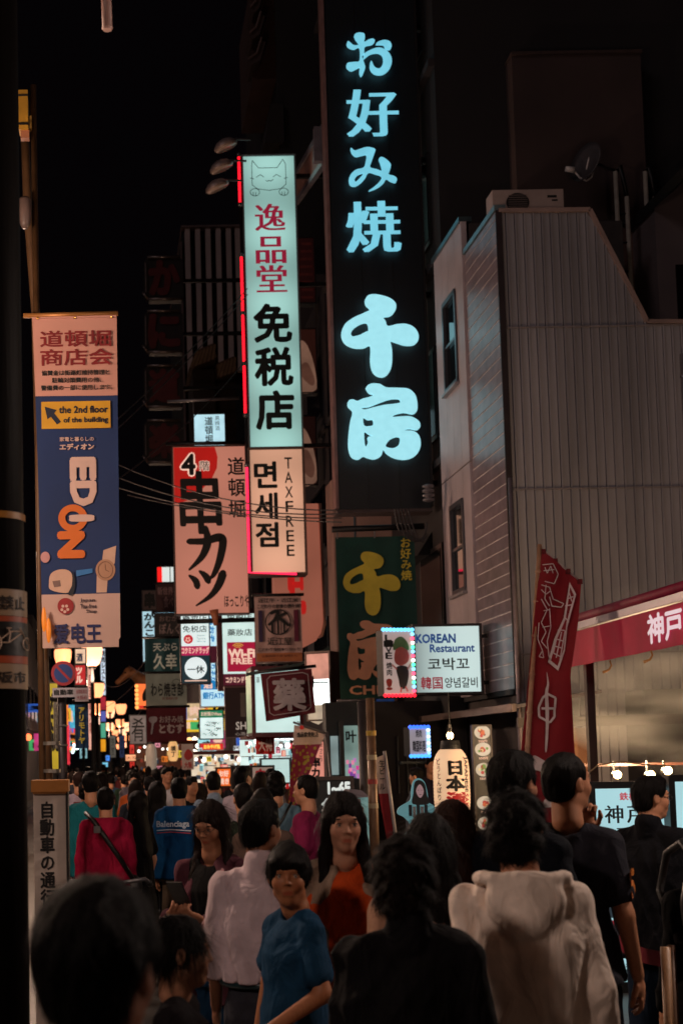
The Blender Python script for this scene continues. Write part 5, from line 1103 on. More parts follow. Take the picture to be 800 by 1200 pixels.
# poles right of centre
def pole(x, y0, Y, r, m, label, top_y, name='utility_pole', bands=()):
    p = R(x, y0, Y); tz = R(x, top_y, Y).z; t = thing(name, label, 'pole', (p.x, Y, 0)); MB().tube([(p.x, Y, 0), (p.x, Y, tz)], [r*1.1, r*.95], 14).build('shaft', m, t, True)
    for z_, c in bands: MB().lathe((p.x, Y, z_), [(r*1.16, 0), (r*1.16, .05)], 14).build('band', mat(c, .4), t)
    return t, p
pole(436, 900, 14.8, .045, mat('#8a6a52', .4, .3, 8, .2), 'thin brown conduit pole in front of the bar front', 818, bands=[(1.2, '#c0b090'), (1.45, '#a03030'), (1.7, '#c0b090'), (1.95, '#c8a030')])
pole(427, 900, 16.0, .06, mat('#3a3436', .5, .3, 8, .2), 'dark utility pole left of the thin brown conduit', 822)
pole(603, 700, 17.9, .03, mat('#8f8084', .4, .2, 8, .3), 'pale drain pipe at the corner of the ribbed building', 560, 'drain_pipe')
# window display right of the medicine flag
S = Sign('lit_shop_window', 'narrow lit shop window with pink goods below the green banner', 'shop front', (388, 848, 425, 915), 19.8)
S.slab('frame', (386, 822, 437, 1000), mat('#101a1c', .6), -.25, .3); S.flat('lit_glass', (406, 850, 423, 912), emi('#8fb0a8', .55, .35, 3), -.2); S.flat('lit_glass', (390, 862, 399, 908), emi('#9fb8b8', .5, .3, 3), -.2)
for i in range(14): x = rf.uniform(407, 420); y = rf.uniform(888, 908); S.slab('goods', (x, y, x+3, y+5), emi(rf.choice(['#e040a0', '#c080c0', '#f090b0', '#8040a0']), .7), -.16, .03)  # the pink goods carry their light as emission
S.text('叶', (408, 856, 420, 870), INK, -.15, bold=.03); S.slab('mullion', (400, 845, 405, 1000), mat('#0c1416', .5), -.1, .1)
# 1-6F board, small pale kiosk sign
S = Sign('floor_guide_board', 'black board reading 1~6F in white handwriting', 'sign', (369, 912, 413, 975), 11.4); S.slab('board', (369, 912, 413, 1010), mat('#0c0a0b', .5), 0, .06); S.frame('frame', (369, 912, 413, 1010), mat('#3a2a24', .5), .03, .015, .09); S.text('1~6F', (385, 917, 410, 930), emi('#d8e0dc', .8), bold=.06, off=.004); S.text('全', (377, 936, 389, 950), emi('#d8e0dc', .8), bold=.06, off=.004); S.text('席', (391, 933, 403, 947), emi('#d8e0dc', .8), bold=.06, off=.004)
for x in (373, 409): MB().bar(S.P(x, 1010, -.03), Vector((S.P(x, 1010).x, 11.43, 0)), .05).build('leg', DARKMETAL, S.root)
S = Sign('kiosk_sign', 'pale turquoise menu stand with a grey peaked top behind the woman in orange', 'menu board', (410, 926, 432, 1000), 10.6); S.slab('board', (408, 934, 432, 1010), emi('#7fa8a4', .5, .1, 5), 0, .15); S.slab('peak', [(401, 936), (433, 934), (424, 926), (411, 925)], mat('#6a6068', .7), .03, .25)
S.flat('dish_print', circ(420, 948, 6.5, 18, 4.5), mat('#7a2a14', .5, .5, 30), .004); S.flat('dish_print', circ(420, 947.5, 4.2, 14, 2.6), emi('#c07040', .6, .4, 20), .006); S.line('curl', [smooth_poly([(422, 962), (428, 966), (429, 976), (424, 982), (420, 976), (424, 970)], 4)], INK, 1, .004); S.text('鍋', (417, 936, 423, 941), mat('#8a1420', .6), .004, bold=.03)
MB().box(tuple(S.P(411, 1010, -.15)[:2]) + (0,), tuple(S.P(431, 1010, 0)[:2]) + (S.P(0, 1010).z,)).build('foot', DARKMETAL, S.root)
# kushikatsu pink sign + purple nobori
S = sign('pink_kushikatsu_sign', 'pink lit vertical sign with black kushikatsu characters beside the purple banner', 'sign', (356, 868, 381, 945), 20.5, emi('#e0907e', .85, .1), '#5a2a28', .12); S.vtext('串カツ', (364, 887, 376, 924), INK, bold=.05); S.vtext('ほっこり', (374, 870, 379, 893), mat('#7a2018', .6), bold=.02)
S = Sign('purple_nobori', 'slanted purple and gold patterned banner with a white head', 'flag', (338, 848, 380, 945), 18.8); FC = [(347, 848), (381, 862), (372, 880), (350, 935), (337, 950), (338, 900)]
NU = 26; L_ = [(346, 849), (342, 885), (339, 915), (336, 952)]; R_ = [(383, 861), (374, 878), (358, 915), (348, 940)]
def pl(P_, t_): t_ *= len(P_)-1; i = min(int(t_), len(P_)-2); f_ = t_-i; return (P_[i][0]*(1-f_)+P_[i+1][0]*f_, P_[i][1]*(1-f_)+P_[i+1][1]*f_)
for nm, a_, b_2, m_ in (('head_cloth', 0, .22, mat('#c0a8a0', .8)), ('patterned_cloth', .2201, 1, None)):
    if m_ is None:
        m_ = mat('#7a1038', .75, .3, 3); m_ = m_.copy(); nt = m_.node_tree; b0 = nt.nodes['Principled BSDF']; tc = nt.nodes.new('ShaderNodeTexCoord'); vo = nt.nodes.new('ShaderNodeTexVoronoi'); vo.inputs['Scale'].default_value = 16; nt.links.new(tc.outputs['Object'], vo.inputs[0])
        cr = nt.nodes.new('ShaderNodeValToRGB'); cr.color_ramp.elements[0].position = .32; cr.color_ramp.elements[0].color = (*lin('#8a7a20'), 1); cr.color_ramp.elements[1].position = .42; cr.color_ramp.elements[1].color = (*lin('#7a1038'), 1); nt.links.new(vo.outputs['Distance'], cr.inputs[0]); nt.links.new(cr.outputs[0], b0.inputs['Base Color'])
    mb = MB(); n1 = 14
    for j in range(n1+1):
        tt_ = a_+(b_2-a_)*j/n1; A_, B_ = pl(L_, tt_), pl(R_, tt_)
        for i in range(7): u = i/6; mb.v.append(tuple(S.P(A_[0]*(1-u)+B_[0]*u, A_[1]*(1-u)+B_[1]*u, .05*math.sin(u*5+tt_*4))))
    for j in range(n1):
        for i in range(6): q = j*7+i; mb.f.append((q, q+7, q+8, q+1))
    mb.build(nm, m_, S.root, True)
S.text('逸品家免税店', (348, 858, 373, 864), INK, .07, bold=.03, sh=.0); S.flat('red_emblem', circ(354, 852.5, 2.6, 12), mat('#c02020', .6), .07); MB().tube([S.P(345, 846), S.P(384, 860)], .015, 6).build('rod', GREYMETAL, S.root, True); MB().tube([S.P(384, 858), S.P(392, 1000)], .02, 6).build('pole', GREYMETAL, S.root, True)
MB().tube([S.P(392, 1000), Vector((S.P(392, 1000).x, 18.8, 0))], .02, 6).build('pole', GREYMETAL, S.root, True)
# lit shop fronts in the middle distance
def shopfront(label, b, Y, cols, n, seed, back):
    S = Sign('lit_shop_front', label, 'shop front', b, Y); r_ = random.Random(seed); x0, y0, x1, y1 = b
    S.slab('back_wall', b, back, -1.0, .2); S.slab('counter', (x0, y1-2, x1, y1+28), mat('#3a2018', .7), .0, .6); S.slab('awning', (x0-1, y0-4, x1+1, y0), mat(r_.choice(['#5a1a1a', '#7a6a60', '#2a3034']), .7), .5, 1.4)  # back wall glows in place of shop lighting
    for s_ in range(2): S.slab('shelf', (x0, y0+(s_+1)*(y1-y0)/3, x1, y0+(s_+1)*(y1-y0)/3+1), mat('#8a8078', .6), -.3, .6)
    for i in range(n): x = r_.uniform(x0, x1-4); y = r_.uniform(y0, y1-4); w = r_.uniform(2, 5); h = r_.uniform(2.5, 7); c = r_.choice(cols); S.slab('hanging_goods' if y < y0+10 else 'goods', (x, y, x+w, y+h), emi(c, r_.uniform(.5, 1.2)) if r_.random() < .75 else mat(c, .6), -.25+r_.uniform(0, .6), .05)  # most goods glow by themselves, standing in for light on them
    for i in range(int((x1-x0)/9)+1): MB().ball(S.P(x0+4+i*9+r_.uniform(-3, 3), y0+r_.uniform(2, 9), r_.uniform(-.3, .4)), r_.uniform(.03, .055), 8, 6).build('lamp', emi('#fff6e8', 3.5, 0), S.root)
    return S
WARM = ['#e8c8a0', '#c03020', '#f0e0d0', '#d87030', '#803020', '#f4f0e8', '#304050', '#c8a060']; COOL = ['#d8ecec', '#a0d0d0', '#f4ffff', '#c03040', '#405060', '#70a0a8', '#e0c0a0']
shopfront('bright souvenir shop front with shelves behind the crowd, under the red lit sign', (228, 884, 286, 922), 33, WARM+COOL, 110, 1, emi('#e0cdb4', .95, .3, 3))
shopfront('white lit drugstore front under the medicine box sign', (288, 866, 348, 925), 28, COOL+['#c82020', '#e02a20'], 80, 2, emi('#cfe8e4', 1.0, .2, 2))
shopfront('dim warm food stall front left of the souvenir shop', (160, 872, 230, 920), 50, WARM, 40, 3, emi('#5a3020', .5, .4, 2))
for i in range(9): MB().tube([R(290+i*6.4, 863.5+.2*i, 27.6), R(295+i*6.4, 863.7+.2*i, 27.6)], .035, 8).build('tube_lamp', emi('#f4fbff', 2.6, 0), bpy.data.objects['lit_shop_front.001'], True)
r8 = random.Random(8)
for i in range(30):  # glowing cards made up to brighten the shop band
    x, y = r8.uniform(166, 352), r8.uniform(866, 912); Yd = 26.5 if x > 290 else 32.0 if x > 230 else 46; w_, h_ = r8.uniform(3, 9), r8.uniform(3, 8); ci = r8.randrange(7)
    SS = Sign('added_price_card', 'small ' + ['white', 'red', 'yellow', 'orange', 'pale blue', 'cream', 'pink'][ci] + (' upright' if h_ > w_ else ' wide') + ' price card hanging ' + ('before the drugstore front' if x > 290 else 'before the souvenir shop' if x > 230 else 'before the dim food stall'), 'price card', (x, y, x+w_, y+h_), Yd + i*.03, group='price cards hung before the lit shops')
    SS.slab('card', SS.box, emi(['#f4f8f8', '#d82020', '#f0d040', '#f08030', '#a0d0e8', '#f0e0c0', '#e890a0'][ci], r8.uniform(.6, 1.1)), 0, .02); SS.text(r8.choice(['特価', '円', '安い', '大', '酒', '名物', '旨い']), (x+.6, y+.8, x+w_-.6, y+h_-.8), INK if ci not in (1,) else WH, .004, bold=.03); MB().tube([SS.P(x+w_/2, y, -.01), SS.P(x+w_/2, y-4, -.01)], .005, 4).build('string', BLACK, SS.root)
S = board('shop_curtain', 'red shop curtain with white patterns hanging in the drugstore entrance', (300, 862, 322, 884), 27.2, '#c01c18', [('大特', (303, 866, 319, 880), '#e8d0c8', .03, 't')], cloth=True)
S = sign('white_counter_panel', 'blank white lit counter panel behind the men at centre', 'sign', (306, 889, 340, 918), 27, emi('#bcdcd8', .85, .1), '#2a3032', .1)
S = sign('orange_lit_sign', 'orange lit okonomiyaki sign behind the crowd', 'sign', (254, 900, 272, 922), 24, emi('#f06a24', .9, .15), '#2a1612', .1); S.text('お好', (257, 903, 268, 910), WH, bold=.05); S.text('焼き', (257, 912, 268, 919), WH, bold=.05)
S = sign('skewer_board', 'pale framed board with a big dark red skewer character', 'sign', (295, 898, 321, 930), 22, emi('#a88f80', .55, .1), '#1c1012', .1); S.text('串', (300, 902, 311, 922), film('#7a1018'), bold=.07); S.text('焼', (311, 904, 319, 914), INK, bold=.03)
S = sign('dark_notice_board', 'dark notice board between the orange sign and the skewer board', 'sign', (272, 898, 294, 924), 22.5, mat('#140d0e', .6), '#2c1c1a', .1); S.vtext('営業中', (282, 902, 288, 920), SLV)
S = sign('white_crab_nobori', 'white nobori flag with a red crab drawing left of the souvenir shop', 'flag', (213, 872, 227, 902), 31, mat('#c0a8a0', .8), None, .02); S.flat('red_crab', smooth_poly([(216, 884), (220, 878), (225, 881), (226, 887), (221, 891), (217, 889)], 4)[::-1], mat('#a81c18', .6), .004); S.text('大阪', (216, 893, 225, 900), mat('#a81c18', .6), .004, bold=.04)
for i, (x0, y0, x1, y1, Y, c, s_, txt, lab) in enumerate([(171, 872, 184, 904, 38, '#a89684', .42, '', 'tall unlit grey paper lantern left of the souvenir shop'), (197, 869, 209, 892, 40, '#f0b878', .8, '横丁', 'yellow glowing paper lantern with black characters')]):  # grey lantern gets a faint glow standing in for light on it
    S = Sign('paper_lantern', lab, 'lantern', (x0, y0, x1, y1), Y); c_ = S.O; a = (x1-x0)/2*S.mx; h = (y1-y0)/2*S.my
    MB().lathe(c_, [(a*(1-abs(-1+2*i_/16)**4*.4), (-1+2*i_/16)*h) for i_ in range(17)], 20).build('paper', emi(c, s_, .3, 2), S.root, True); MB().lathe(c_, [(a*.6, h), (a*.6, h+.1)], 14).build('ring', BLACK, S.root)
    MB().tube([c_+Vector((0, 0, h)), c_+Vector((0, 0, h+.8))], .02, 6).build('hanger', BLACK, S.root)
    if txt: S.vtext(txt, (x0+3, y0+5, x1-3, y1-5), INK, off=a+.02, bold=.03)
# orange lit sign, cow figure
S = sign('orange_corner_sign', 'orange lit box sign with a scalloped edge below the cow figure', 'sign', (160, 801, 173, 831), 44, emi('#ff7a3a', 1.0, .2), '#b04a20', .4); S.flat('black_swash', smooth_poly([(167, 814), (172, 806), (173, 818), (168, 822)], 4)[::-1], INK, .004); S.flat('red_foot', (160, 827, 173, 830), emi('#d01818', .9), .006)
for i in range(6): MB().ball(S.P(160.5, 804+i*5, .03), .06, 8, 6).build('bulb', emi('#ff9a50', 2), S.root)
t = thing('cow_figure', 'brown cow figure leaning out over the street', 'statue', tuple(R(168, 800, 45))); sc_ = 45/FPX
Fd = Field(axis(-1.2, 1.4, .035), axis(-.45, .45, .04), axis(-.9, .9, .035))
Fd.add(ell((.65, 0, -.12), (.75, .38, .40)), .06).add(cone((.05, 0, .0), (-.28, 0, .26), .25, .16), .06).add(ell((-.42, 0, .34), (.20, .15, .17)), .03).add(cone((-.50, 0, .28), (-.76, 0, .06), .12, .085), .03).add(ell((-.80, 0, .03), (.09, .11, .085)), .02)
for sy in (-1, 1): Fd.add(cone((-.40, sy*.12, .38), (-.32, sy*.26, .42), .04, .05), .02).add(cone((-.42, sy*.08, .40), (-.44, sy*.16, .58), .035, .012), .02).add(cone((.1, sy*.18, -.2), (-.12, sy*.20, -.62), .10, .07), .06)
v, F = Fd.mesh(); o = mesh_obj('body', v, F, mat('#b07850', .55, .4, 3), t)
for sy in (-1,): MB().ball(R(168, 800, 45) + Vector((-.56, -.14, .32)), .03, 8, 6).build('eye', BLACK, t)
# ================================================================ left side
t, p = pole(46, 600, 10.1, .024, mat('#5c4028', .5, .35, 6, .2), 'slim ochre post carrying the hanging street banner', 100, bands=[])
BP = t
mb = MB().tube([R(29, 150, 10.3), R(33, 250, 10.3), R(42, 366, 10.3), R(52, 760, 10.3), R(60, 1000, 10.3)], .032, 10).build('side_pipe', mat('#5c4028', .5, .35, 6), t, True)
S = Sign('x', 'x', 'x', (24, 105, 34, 150), 10); bpy.data.objects.remove(S.root); S.root = t
S.slab('junction_box', (22, 105, 33, 151), mat('#b8862a', .5, .3, 5), 0, .12); S.slab('box_band', (22, 111, 33.5, 112.5), BLACK, .01, .1); S.slab('box_band', (22, 144, 33.5, 146), BLACK, .01, .1); S.slab('meter', (33, 134, 37, 148), mat('#7a5a24', .5), -.02, .08)
S.slab('shelf', (24, 151, 34, 160), mat('#b07050', .5), -.02, .06); MB().lathe(S.P(28, 245), [(.02, -.14), (.04, -.10), (.048, -.03), (.048, .07), (.03, .09)], 14).build('dome_camera', mat('#6a5650', .4), t, True)
for y in (845, 875, 925, 935): MB().lathe(S.P(40+y*.012, y), [(.06, -.012), (.06, .012)], 12).build('clamp', mat('#b0a8a0', .3, .2, 5, .8), t)
for i, y in enumerate((710, 722)): MB().ball(S.P(44+i*5, y, .05), .03, 8, 6, (.6, .6, 3)).build('reflector', emi('#ff8a20', .5), t)  # returned light put in as a glow of the reflectors
BN = Sign('street_banner', 'tall street banner, pale top, blue middle with orange and white letters', 'banner', (44, 368, 138, 758), 10)
b = BN.cx; BN.root['label'] = 'tall hanging street banner with blue middle, arrow panel and orange white letters'
PKC = mat('#c08a7c', .8, .1, 2, bump=.06); BLC = mat('#0d2858', .75, .2, 1.5, bump=.06)
def bn_cloth(y0, y1, m, nm):
    mb = MB(); n1 = 22
    for j in range(n1+1):
        y = y0+(y1-y0)*j/n1; fa = (y-368)/390; xa = 40.5 + 7*fa + 2.0*math.sin(fa*PI)*.6; xb = 140.5 - 2.5*fa + (-2 if fa > .97 else 0)
        xa -= 3.5*(1-fa)*0
        for i in range(13): u = i/12; mb.v.append(tuple(BN.P(xa+(xb-xa)*u, y + (u-.5)*0 + (0 if j < n1 or y1 < 700 else 0), -.006+.006*math.sin(u*4+fa*5))))
    for j in range(n1):
        for i in range(12): q = j*13+i; mb.f.append((q, q+13, q+14, q+1))
    mb.build(nm, m, BN.root, True)
bn_cloth(368, 463, PKC, 'pale_top'); bn_cloth(463.1, 695, BLC, 'blue_middle'); bn_cloth(695.1, 757, mat('#b9988e', .8, .1, 2, bump=.06), 'white_foot')
mb = MB().tube([BN.P(30, 367), BN.P(142, 366)], .018, 8).build('arm', mat('#a8703c', .4, .2, 6, .4), BN.root, True); BN.slab('top_hem', (42, 368, 140, 371), PKC, .008, .01)
for x in (47, 91, 134): MB().ball(BN.P(x, 371, .012), .010, 8, 6).build('eyelet', mat('#d09a50', .3, .2, 5, .8), BN.root)
MR = mat('#7a1418', .7, bump=0); OF = .0035
BN.text('道頓堀', (50, 386, 133, 405), MR, OF, bold=.02); BN.text('商店会', (50, 408, 134, 427), MR, OF, bold=.02)
for i, (t_, xa, xb_) in enumerate((('協賛金は街路灯維持管理と', 51, 131), ('駐輪対策費用の他、', 63, 121), ('警備費の一部に使用します。', 50, 134))): BN.text(t_, (xa, 433+i*8.8, xb_, 439+i*8.8), INK, OF, bold=.02)
BN.slab('arrow_panel', (50, 470, 131, 502), mat('#c8921a', .6, .1, 5, bump=0), .008, .01); BN.flat('arrow', [(54, 476), (68, 480), (65, 484), (73, 494), (68, 497), (61, 488), (57, 491)][::-1], mat('#0c1830', .6, bump=0), .011)
NV = mat('#0c1428', .6, bump=0); BN.text('the 2nd floor', (71, 476, 128, 484), NV, .011, bold=.03); BN.text('of the building', (76, 489, 128, 497), NV, .011, bold=.03)
WC = mat('#c8a79c', .8, .1, 3, bump=0); OC = mat('#c86420', .7, .1, 3, bump=0)
BN.text('家電と暮らしの', (71, 512, 111, 517), WC, OF, bold=.02); BN.text('エディオン', (71, 520, 111, 527), WC, OF, bold=.05)
BN.text('E', (84.5, 539, 111, 561), WC, OF, rot=True, bold=.06); BN.text('D', (84.5, 566, 111, 591), WC, OF, rot=True, bold=.06)
o_ = circ(85, 606, 11.5, 32, 11.5); 
letter_o = [circ(85, 607, 17, 32, 16), circ(85, 607, 9, 24, 8)]; shape(BN, letter_o, OC, OF); BN.flat('o_bar', smooth_poly([(83, 603.5), (107, 603.5), (110, 607), (107, 611), (83, 611), (81, 607)], 3)[::-1], WC, OF+.004)
BN.text('N', (69, 625, 96, 651), OC, OF+.001, rot=True, bold=.07)
# camera and wristwatch pictures
CRM = mat('#c09a86', .6, .1, 10, bump=0); BN.flat('camera_print', smooth_poly([(58, 672), (66, 667), (77, 667), (83, 673), (82, 688), (76, 694), (58, 690), (56, 682)], 4)[::-1], CRM, OF); BN.flat('lens_print', [(60, 680), (69, 679), (70, 686), (62, 687)][::-1], mat('#7a5c54', .5, bump=0), OF+.003); BN.flat('watch_strap', [(120, 645), (135, 640), (133, 660), (125, 672), (123, 694), (111, 694), (112, 672), (118, 660)][::-1], CRM, OF); BN.flat('watch_face', circ(122, 668, 11.5, 24, 12.5), mat('#a87c62', .5, .1, 10, bump=0), OF+.003); BN.line('watch_ring', [circ(122, 668, 8.5, 20, 9.5) + [(130.5, 668)], [(122, 668), (122, 662)], [(122, 668), (126, 670)]], mat('#6a4838', .5, bump=0), .7, OF+.006)
BN.flat('blue_gloss', [(88, 668), (107, 666), (107, 671), (88, 675)][::-1], mat('#2a6aa8', .5, bump=0), OF); BN.flat('dark_strap', smooth_poly([(83, 668), (84, 682), (78, 695), (84, 695), (87, 680)], 3)[::-1], mat('#0c1020', .5, bump=0), OF+.002); BN.flat('pink_disc', circ(52, 652, 5.5, 16, 6.5), mat('#b07c7c', .6, bump=0), OF); 
BN.flat('round_emblem', circ(75, 709, 9.5, 22), mat('#8a1418', .6, bump=0), OF)
for a in range(5): BN.flat('petal', circ(74+3.6*math.cos(a*1.257+.3), 712+3.6*math.sin(a*1.257+.3), 1.8, 8), WC, OF+.003)
for t_, y in (('Japan.', 703), ('Tax-free', 709.5), ('Shop', 716)): BN.text(t_, (92 if t_ != 'Shop' else 99, y-2.5, 111, y+2.5), mat('#3a2a38', .6, bump=0), OF, bold=.015)
BN.text('爱电王', (61, 730, 116, 752), mat('#141a50', .6, bump=0), OF, bold=.03)
# big near pole with no-parking sign plates
Pc = R(-5, 700, 4.6); t = thing('signed_pole', 'thick dark pole at the left edge wrapped in warning plates', 'pole', (Pc.x-.02, 4.6, 0))
MB().tube([(Pc.x-.02, 4.6, 0), (Pc.x-.02, 4.6, 6.5)], .115, 28).build('shaft', mat('#0d0807', .6, .5, 5, bump=.25, stretch=(1, 1, .08), spec=.08), t, True)
cx_ = Pc.x-.02
def band(y0, y1, m, r=0.12267, nm='plate', a0=-PI, a1=0): 
    z1, z0 = R(0, y0, 4.49).z, R(0, y1, 4.49).z; n = 24; V = []; F = []
    for j, z_ in enumerate((z0, z1)):
        for i in range(n+1): a = a0+(a1-a0)*i/n; V.append((cx_+r*math.cos(a), 4.6+r*math.sin(a), z_))
    for i in range(n): F.append((i, i+1, n+2+i, n+1+i))
    return link(nm, V, F, m, t, True)
CR_ = mat('#a08468', .5, .15, 6, bump=.05); band(598, 606, mat('#a0681c', .5, .5, 8), 0.12037, 'tape'); band(690, 721, CR_); band(721.5, 777, mat('#b04a24', .5, .2, 5, bump=.05), 0.12236, 'sign_frame'); band(728, 768, mat('#120d0c', .5), 0.12359, 'sign_field'); band(777.5, 807, CR_)
def wrap_text(s_, y0, y1, a0, a1, m, bold=.03, r=0.12451):
    v, f, w = glyphs(s_); V = []; F = []; z1, z0 = R(0, y0, 4.49).z, R(0, y1, 4.49).z
    offs = [(0, 0)] + [(bold*math.cos(q), bold*math.sin(q)) for q in (0, 1.57, 3.14, 4.71)]
    for k_, (dx, dy) in enumerate(offs):
        for x, y in v: a = a0+(a1-a0)*(x+dx-w[0])/(w[1]-w[0]); zz = z0+(z1-z0)*(y+dy-w[2])/(w[3]-w[2]); V.append((cx_+(r+k_*.00008)*math.cos(a), 4.6+(r+k_*.00008)*math.sin(a), zz))
        F += [tuple(i+k_*len(v) for i in fc) for fc in f]
    return link('lettering', V, F, m, t)
wrap_text('駐輪禁止', 698, 714, -2.2, -.35, mat('#2a1c14', .6, bump=0)); wrap_text('大阪市', 787, 800, -1.9, -.35, mat('#2a1c14', .6, bump=0))
def ang(px): 
    d_ = R(px, 740, 4.49).x - cx_; return -math.acos(max(-.99, min(.99, d_/0.12420)))
bk = MB(); zf = lambda y: R(0, y, 4.49).z
def pp(x, y, r=0.12803): a = ang(x); return (cx_+r*math.cos(a), 4.6+r*math.sin(a), zf(y))
for c0, r0 in ((29, 6.5), (-3, 8)): bk.tube([pp(c0+r0*.6*math.cos(a), 753+r0*math.sin(a)*1.1) for a in [2*PI*i/20 for i in range(21)]], .0018, 5)
for a_, b__ in (((29, 753), (24, 739)), ((24, 739), (12, 740)), ((12, 740), (10, 753)), ((10, 753), (-3, 753)), ((-3, 753), (12, 740)), ((10, 753), (24, 741)), ((24, 739), (22, 735)), ((11, 740), (10, 736)), ((8, 736), (13, 736))): bk.tube([pp(*a_), pp(*b__)], .0019, 5)
bk.build('bicycle_symbol', mat('#d8b8a0', .6, bump=0), t)
# traffic notice box
S = Sign('traffic_notice_box', 'pale upright notice box with black characters and a wooden cap at left', 'sign', (41, 940, 81, 1200), 6.6)
S.slab('box', (41, 928, 79, 1320), mat('#d2c2b6', .5, .2, 5), 0, .14); S.slab('side', (79.2, 926, 82, 1320), mat('#1c1614', .5), .01, .16); S.slab('wooden_cap', (39, 913, 83, 927), mat('#b0702c', .5, .3, 5, bump=.2), .03, .2); S.slab('mid_band', (41, 927, 80, 929), mat('#c08040', .5), .02, .17)
S.vtext('自動車の通行', (48, 938, 66, 1062), mat('#15100f', .6, bump=0), off=.004, bold=.03); S.vtext('禁止', (48, 1063, 66, 1100), mat('#15100f', .6, bump=0), off=.004, bold=.03)
# no parking sign on its pole
S = Sign('no_parking_sign', 'round red and blue no parking sign on a dark pole with a plate below', 'road sign', (60, 773, 90, 870), 17)
S.slab('disc', circ(75, 789, 14.5, 32), mat('#8c1520', .5, .1, 5, bump=0), 0, .03); S.flat('blue_field', circ(75, 789, 11, 32), mat('#10306c', .5, bump=0), .003); S.flat('red_slash', [(66.5, 782), (68.5, 780), (83.5, 796), (81.5, 798)][::-1], mat('#8c1520', .5, bump=0), .006)
S.slab('plate', (62, 806, 88, 817), mat('#a09aa0', .5), 0, .02); S.text('自動車', (64, 808, 86, 814.5), INK, .004, bold=.03); q = R(74, 900, 17.1); MB().tube([(q.x, 17.12, 0), (q.x, 17.12, S.P(74, 775).z)], .055, 12).build('pole', mat('#241e20', .5, .3, 5, .2), S.root, True)
for y in (850, 873): MB().lathe(Vector((q.x, 17.12, S.P(0, y).z)), [(.065, -.01), (.065, .01)], 12).build('clamp', GREYMETAL, S.root)
S = board('narrow_banner', 'blue banner with yellow brush writing beside the no parking pole', (88, 823, 104, 877), 19, '#163a5c', [('アリモトヤ', (92, 828, 100, 872), '#c8b83c', .04, 'v')]); S = sign('small_plate', 'small white plate with red characters above the blue banner', 'sign', (88, 806, 104, 822), 18.8, mat('#a89ca0', .6), None, .04); S.text('道頓堀商店', (89.5, 808, 102.5, 813), mat('#8c1a20', .6), .004); S.text('大阪府', (90, 815, 102, 820), mat('#8c1a20', .6), .004)
S = board('narrow_banner', 'faded white banner with small print left of the no parking pole', (63, 820, 69, 877), 18.6, '#9a9284', [('協賛金街路灯維持', (64.5, 823, 67.5, 872), '#3a3a3a', 0, 'v')])
S = sign('yellow_lit_sign', 'yellow lit signboard behind the no parking sign', 'sign', (55, 800, 72, 905), 30, emi('#b89c14', .75, .5, 1.5), '#2a2010', .3); S.vtext('たこ焼', (58, 812, 69, 880), INK, bold=.08)
S = sign('red_katakana_sign', 'red lit sign with white katakana under the large lantern lamp', 'sign', (88, 779, 101, 803), 34, emi('#c01820', .85), '#300c10', .3); S.vtext('ツル', (89, 781, 97, 801), WH, bold=.06); S = sign('small_lit_sign', 'small white and orange lit panel above the red katakana sign', 'sign', (88, 760, 101, 778), 34.5, emi('#f0c8a8', .9, .3, 6), '#301c18', .3); S.text('酒', (90, 766, 97, 775), mat('#1a4a9a', .6), bold=.04)
S = sign('pink_vertical_sign', 'long thin pink lit vertical sign beside the round lantern lamp', 'sign', (103, 775, 110, 879), 46, emi('#f0b09a', .9, .2, 1), '#402420', .4); S.vtext('居酒屋大阪', (104.5, 790, 108.5, 860), film('#7a2a20'), bold=.02)
S = sign('white_vertical_sign', 'long thin white and multicoloured lit vertical sign over the far crowd', 'sign', (118, 760, 124, 815), 60, emi('#d6e4f4', .9, .2, 1), '#202430', .4); S.vtext('焼肉レストラン', (119, 762, 123.5, 812), INK, bold=.04)
for i, (y0, y1, c) in enumerate([(816, 832, '#b02838'), (833, 846, '#5a60b0'), (847, 865, '#50a888'), (866, 881, '#f0a020')]): sign('stacked_lit_panel', ['red', 'violet', 'green', 'yellow and orange'][i] + ' lit panel stacked below the long white vertical sign', 'sign', (118, y0, 124.5, y1), 60, emi(c, .9, .3, 2), '#181418', .4)
r5 = random.Random(11)
farcol = ['#f0d0a0', '#50b8d8', '#e03040', '#f08030', '#f4f0ea', '#40a860', '#3060c0', '#f0c030', '#d04080', '#a0d8e0']
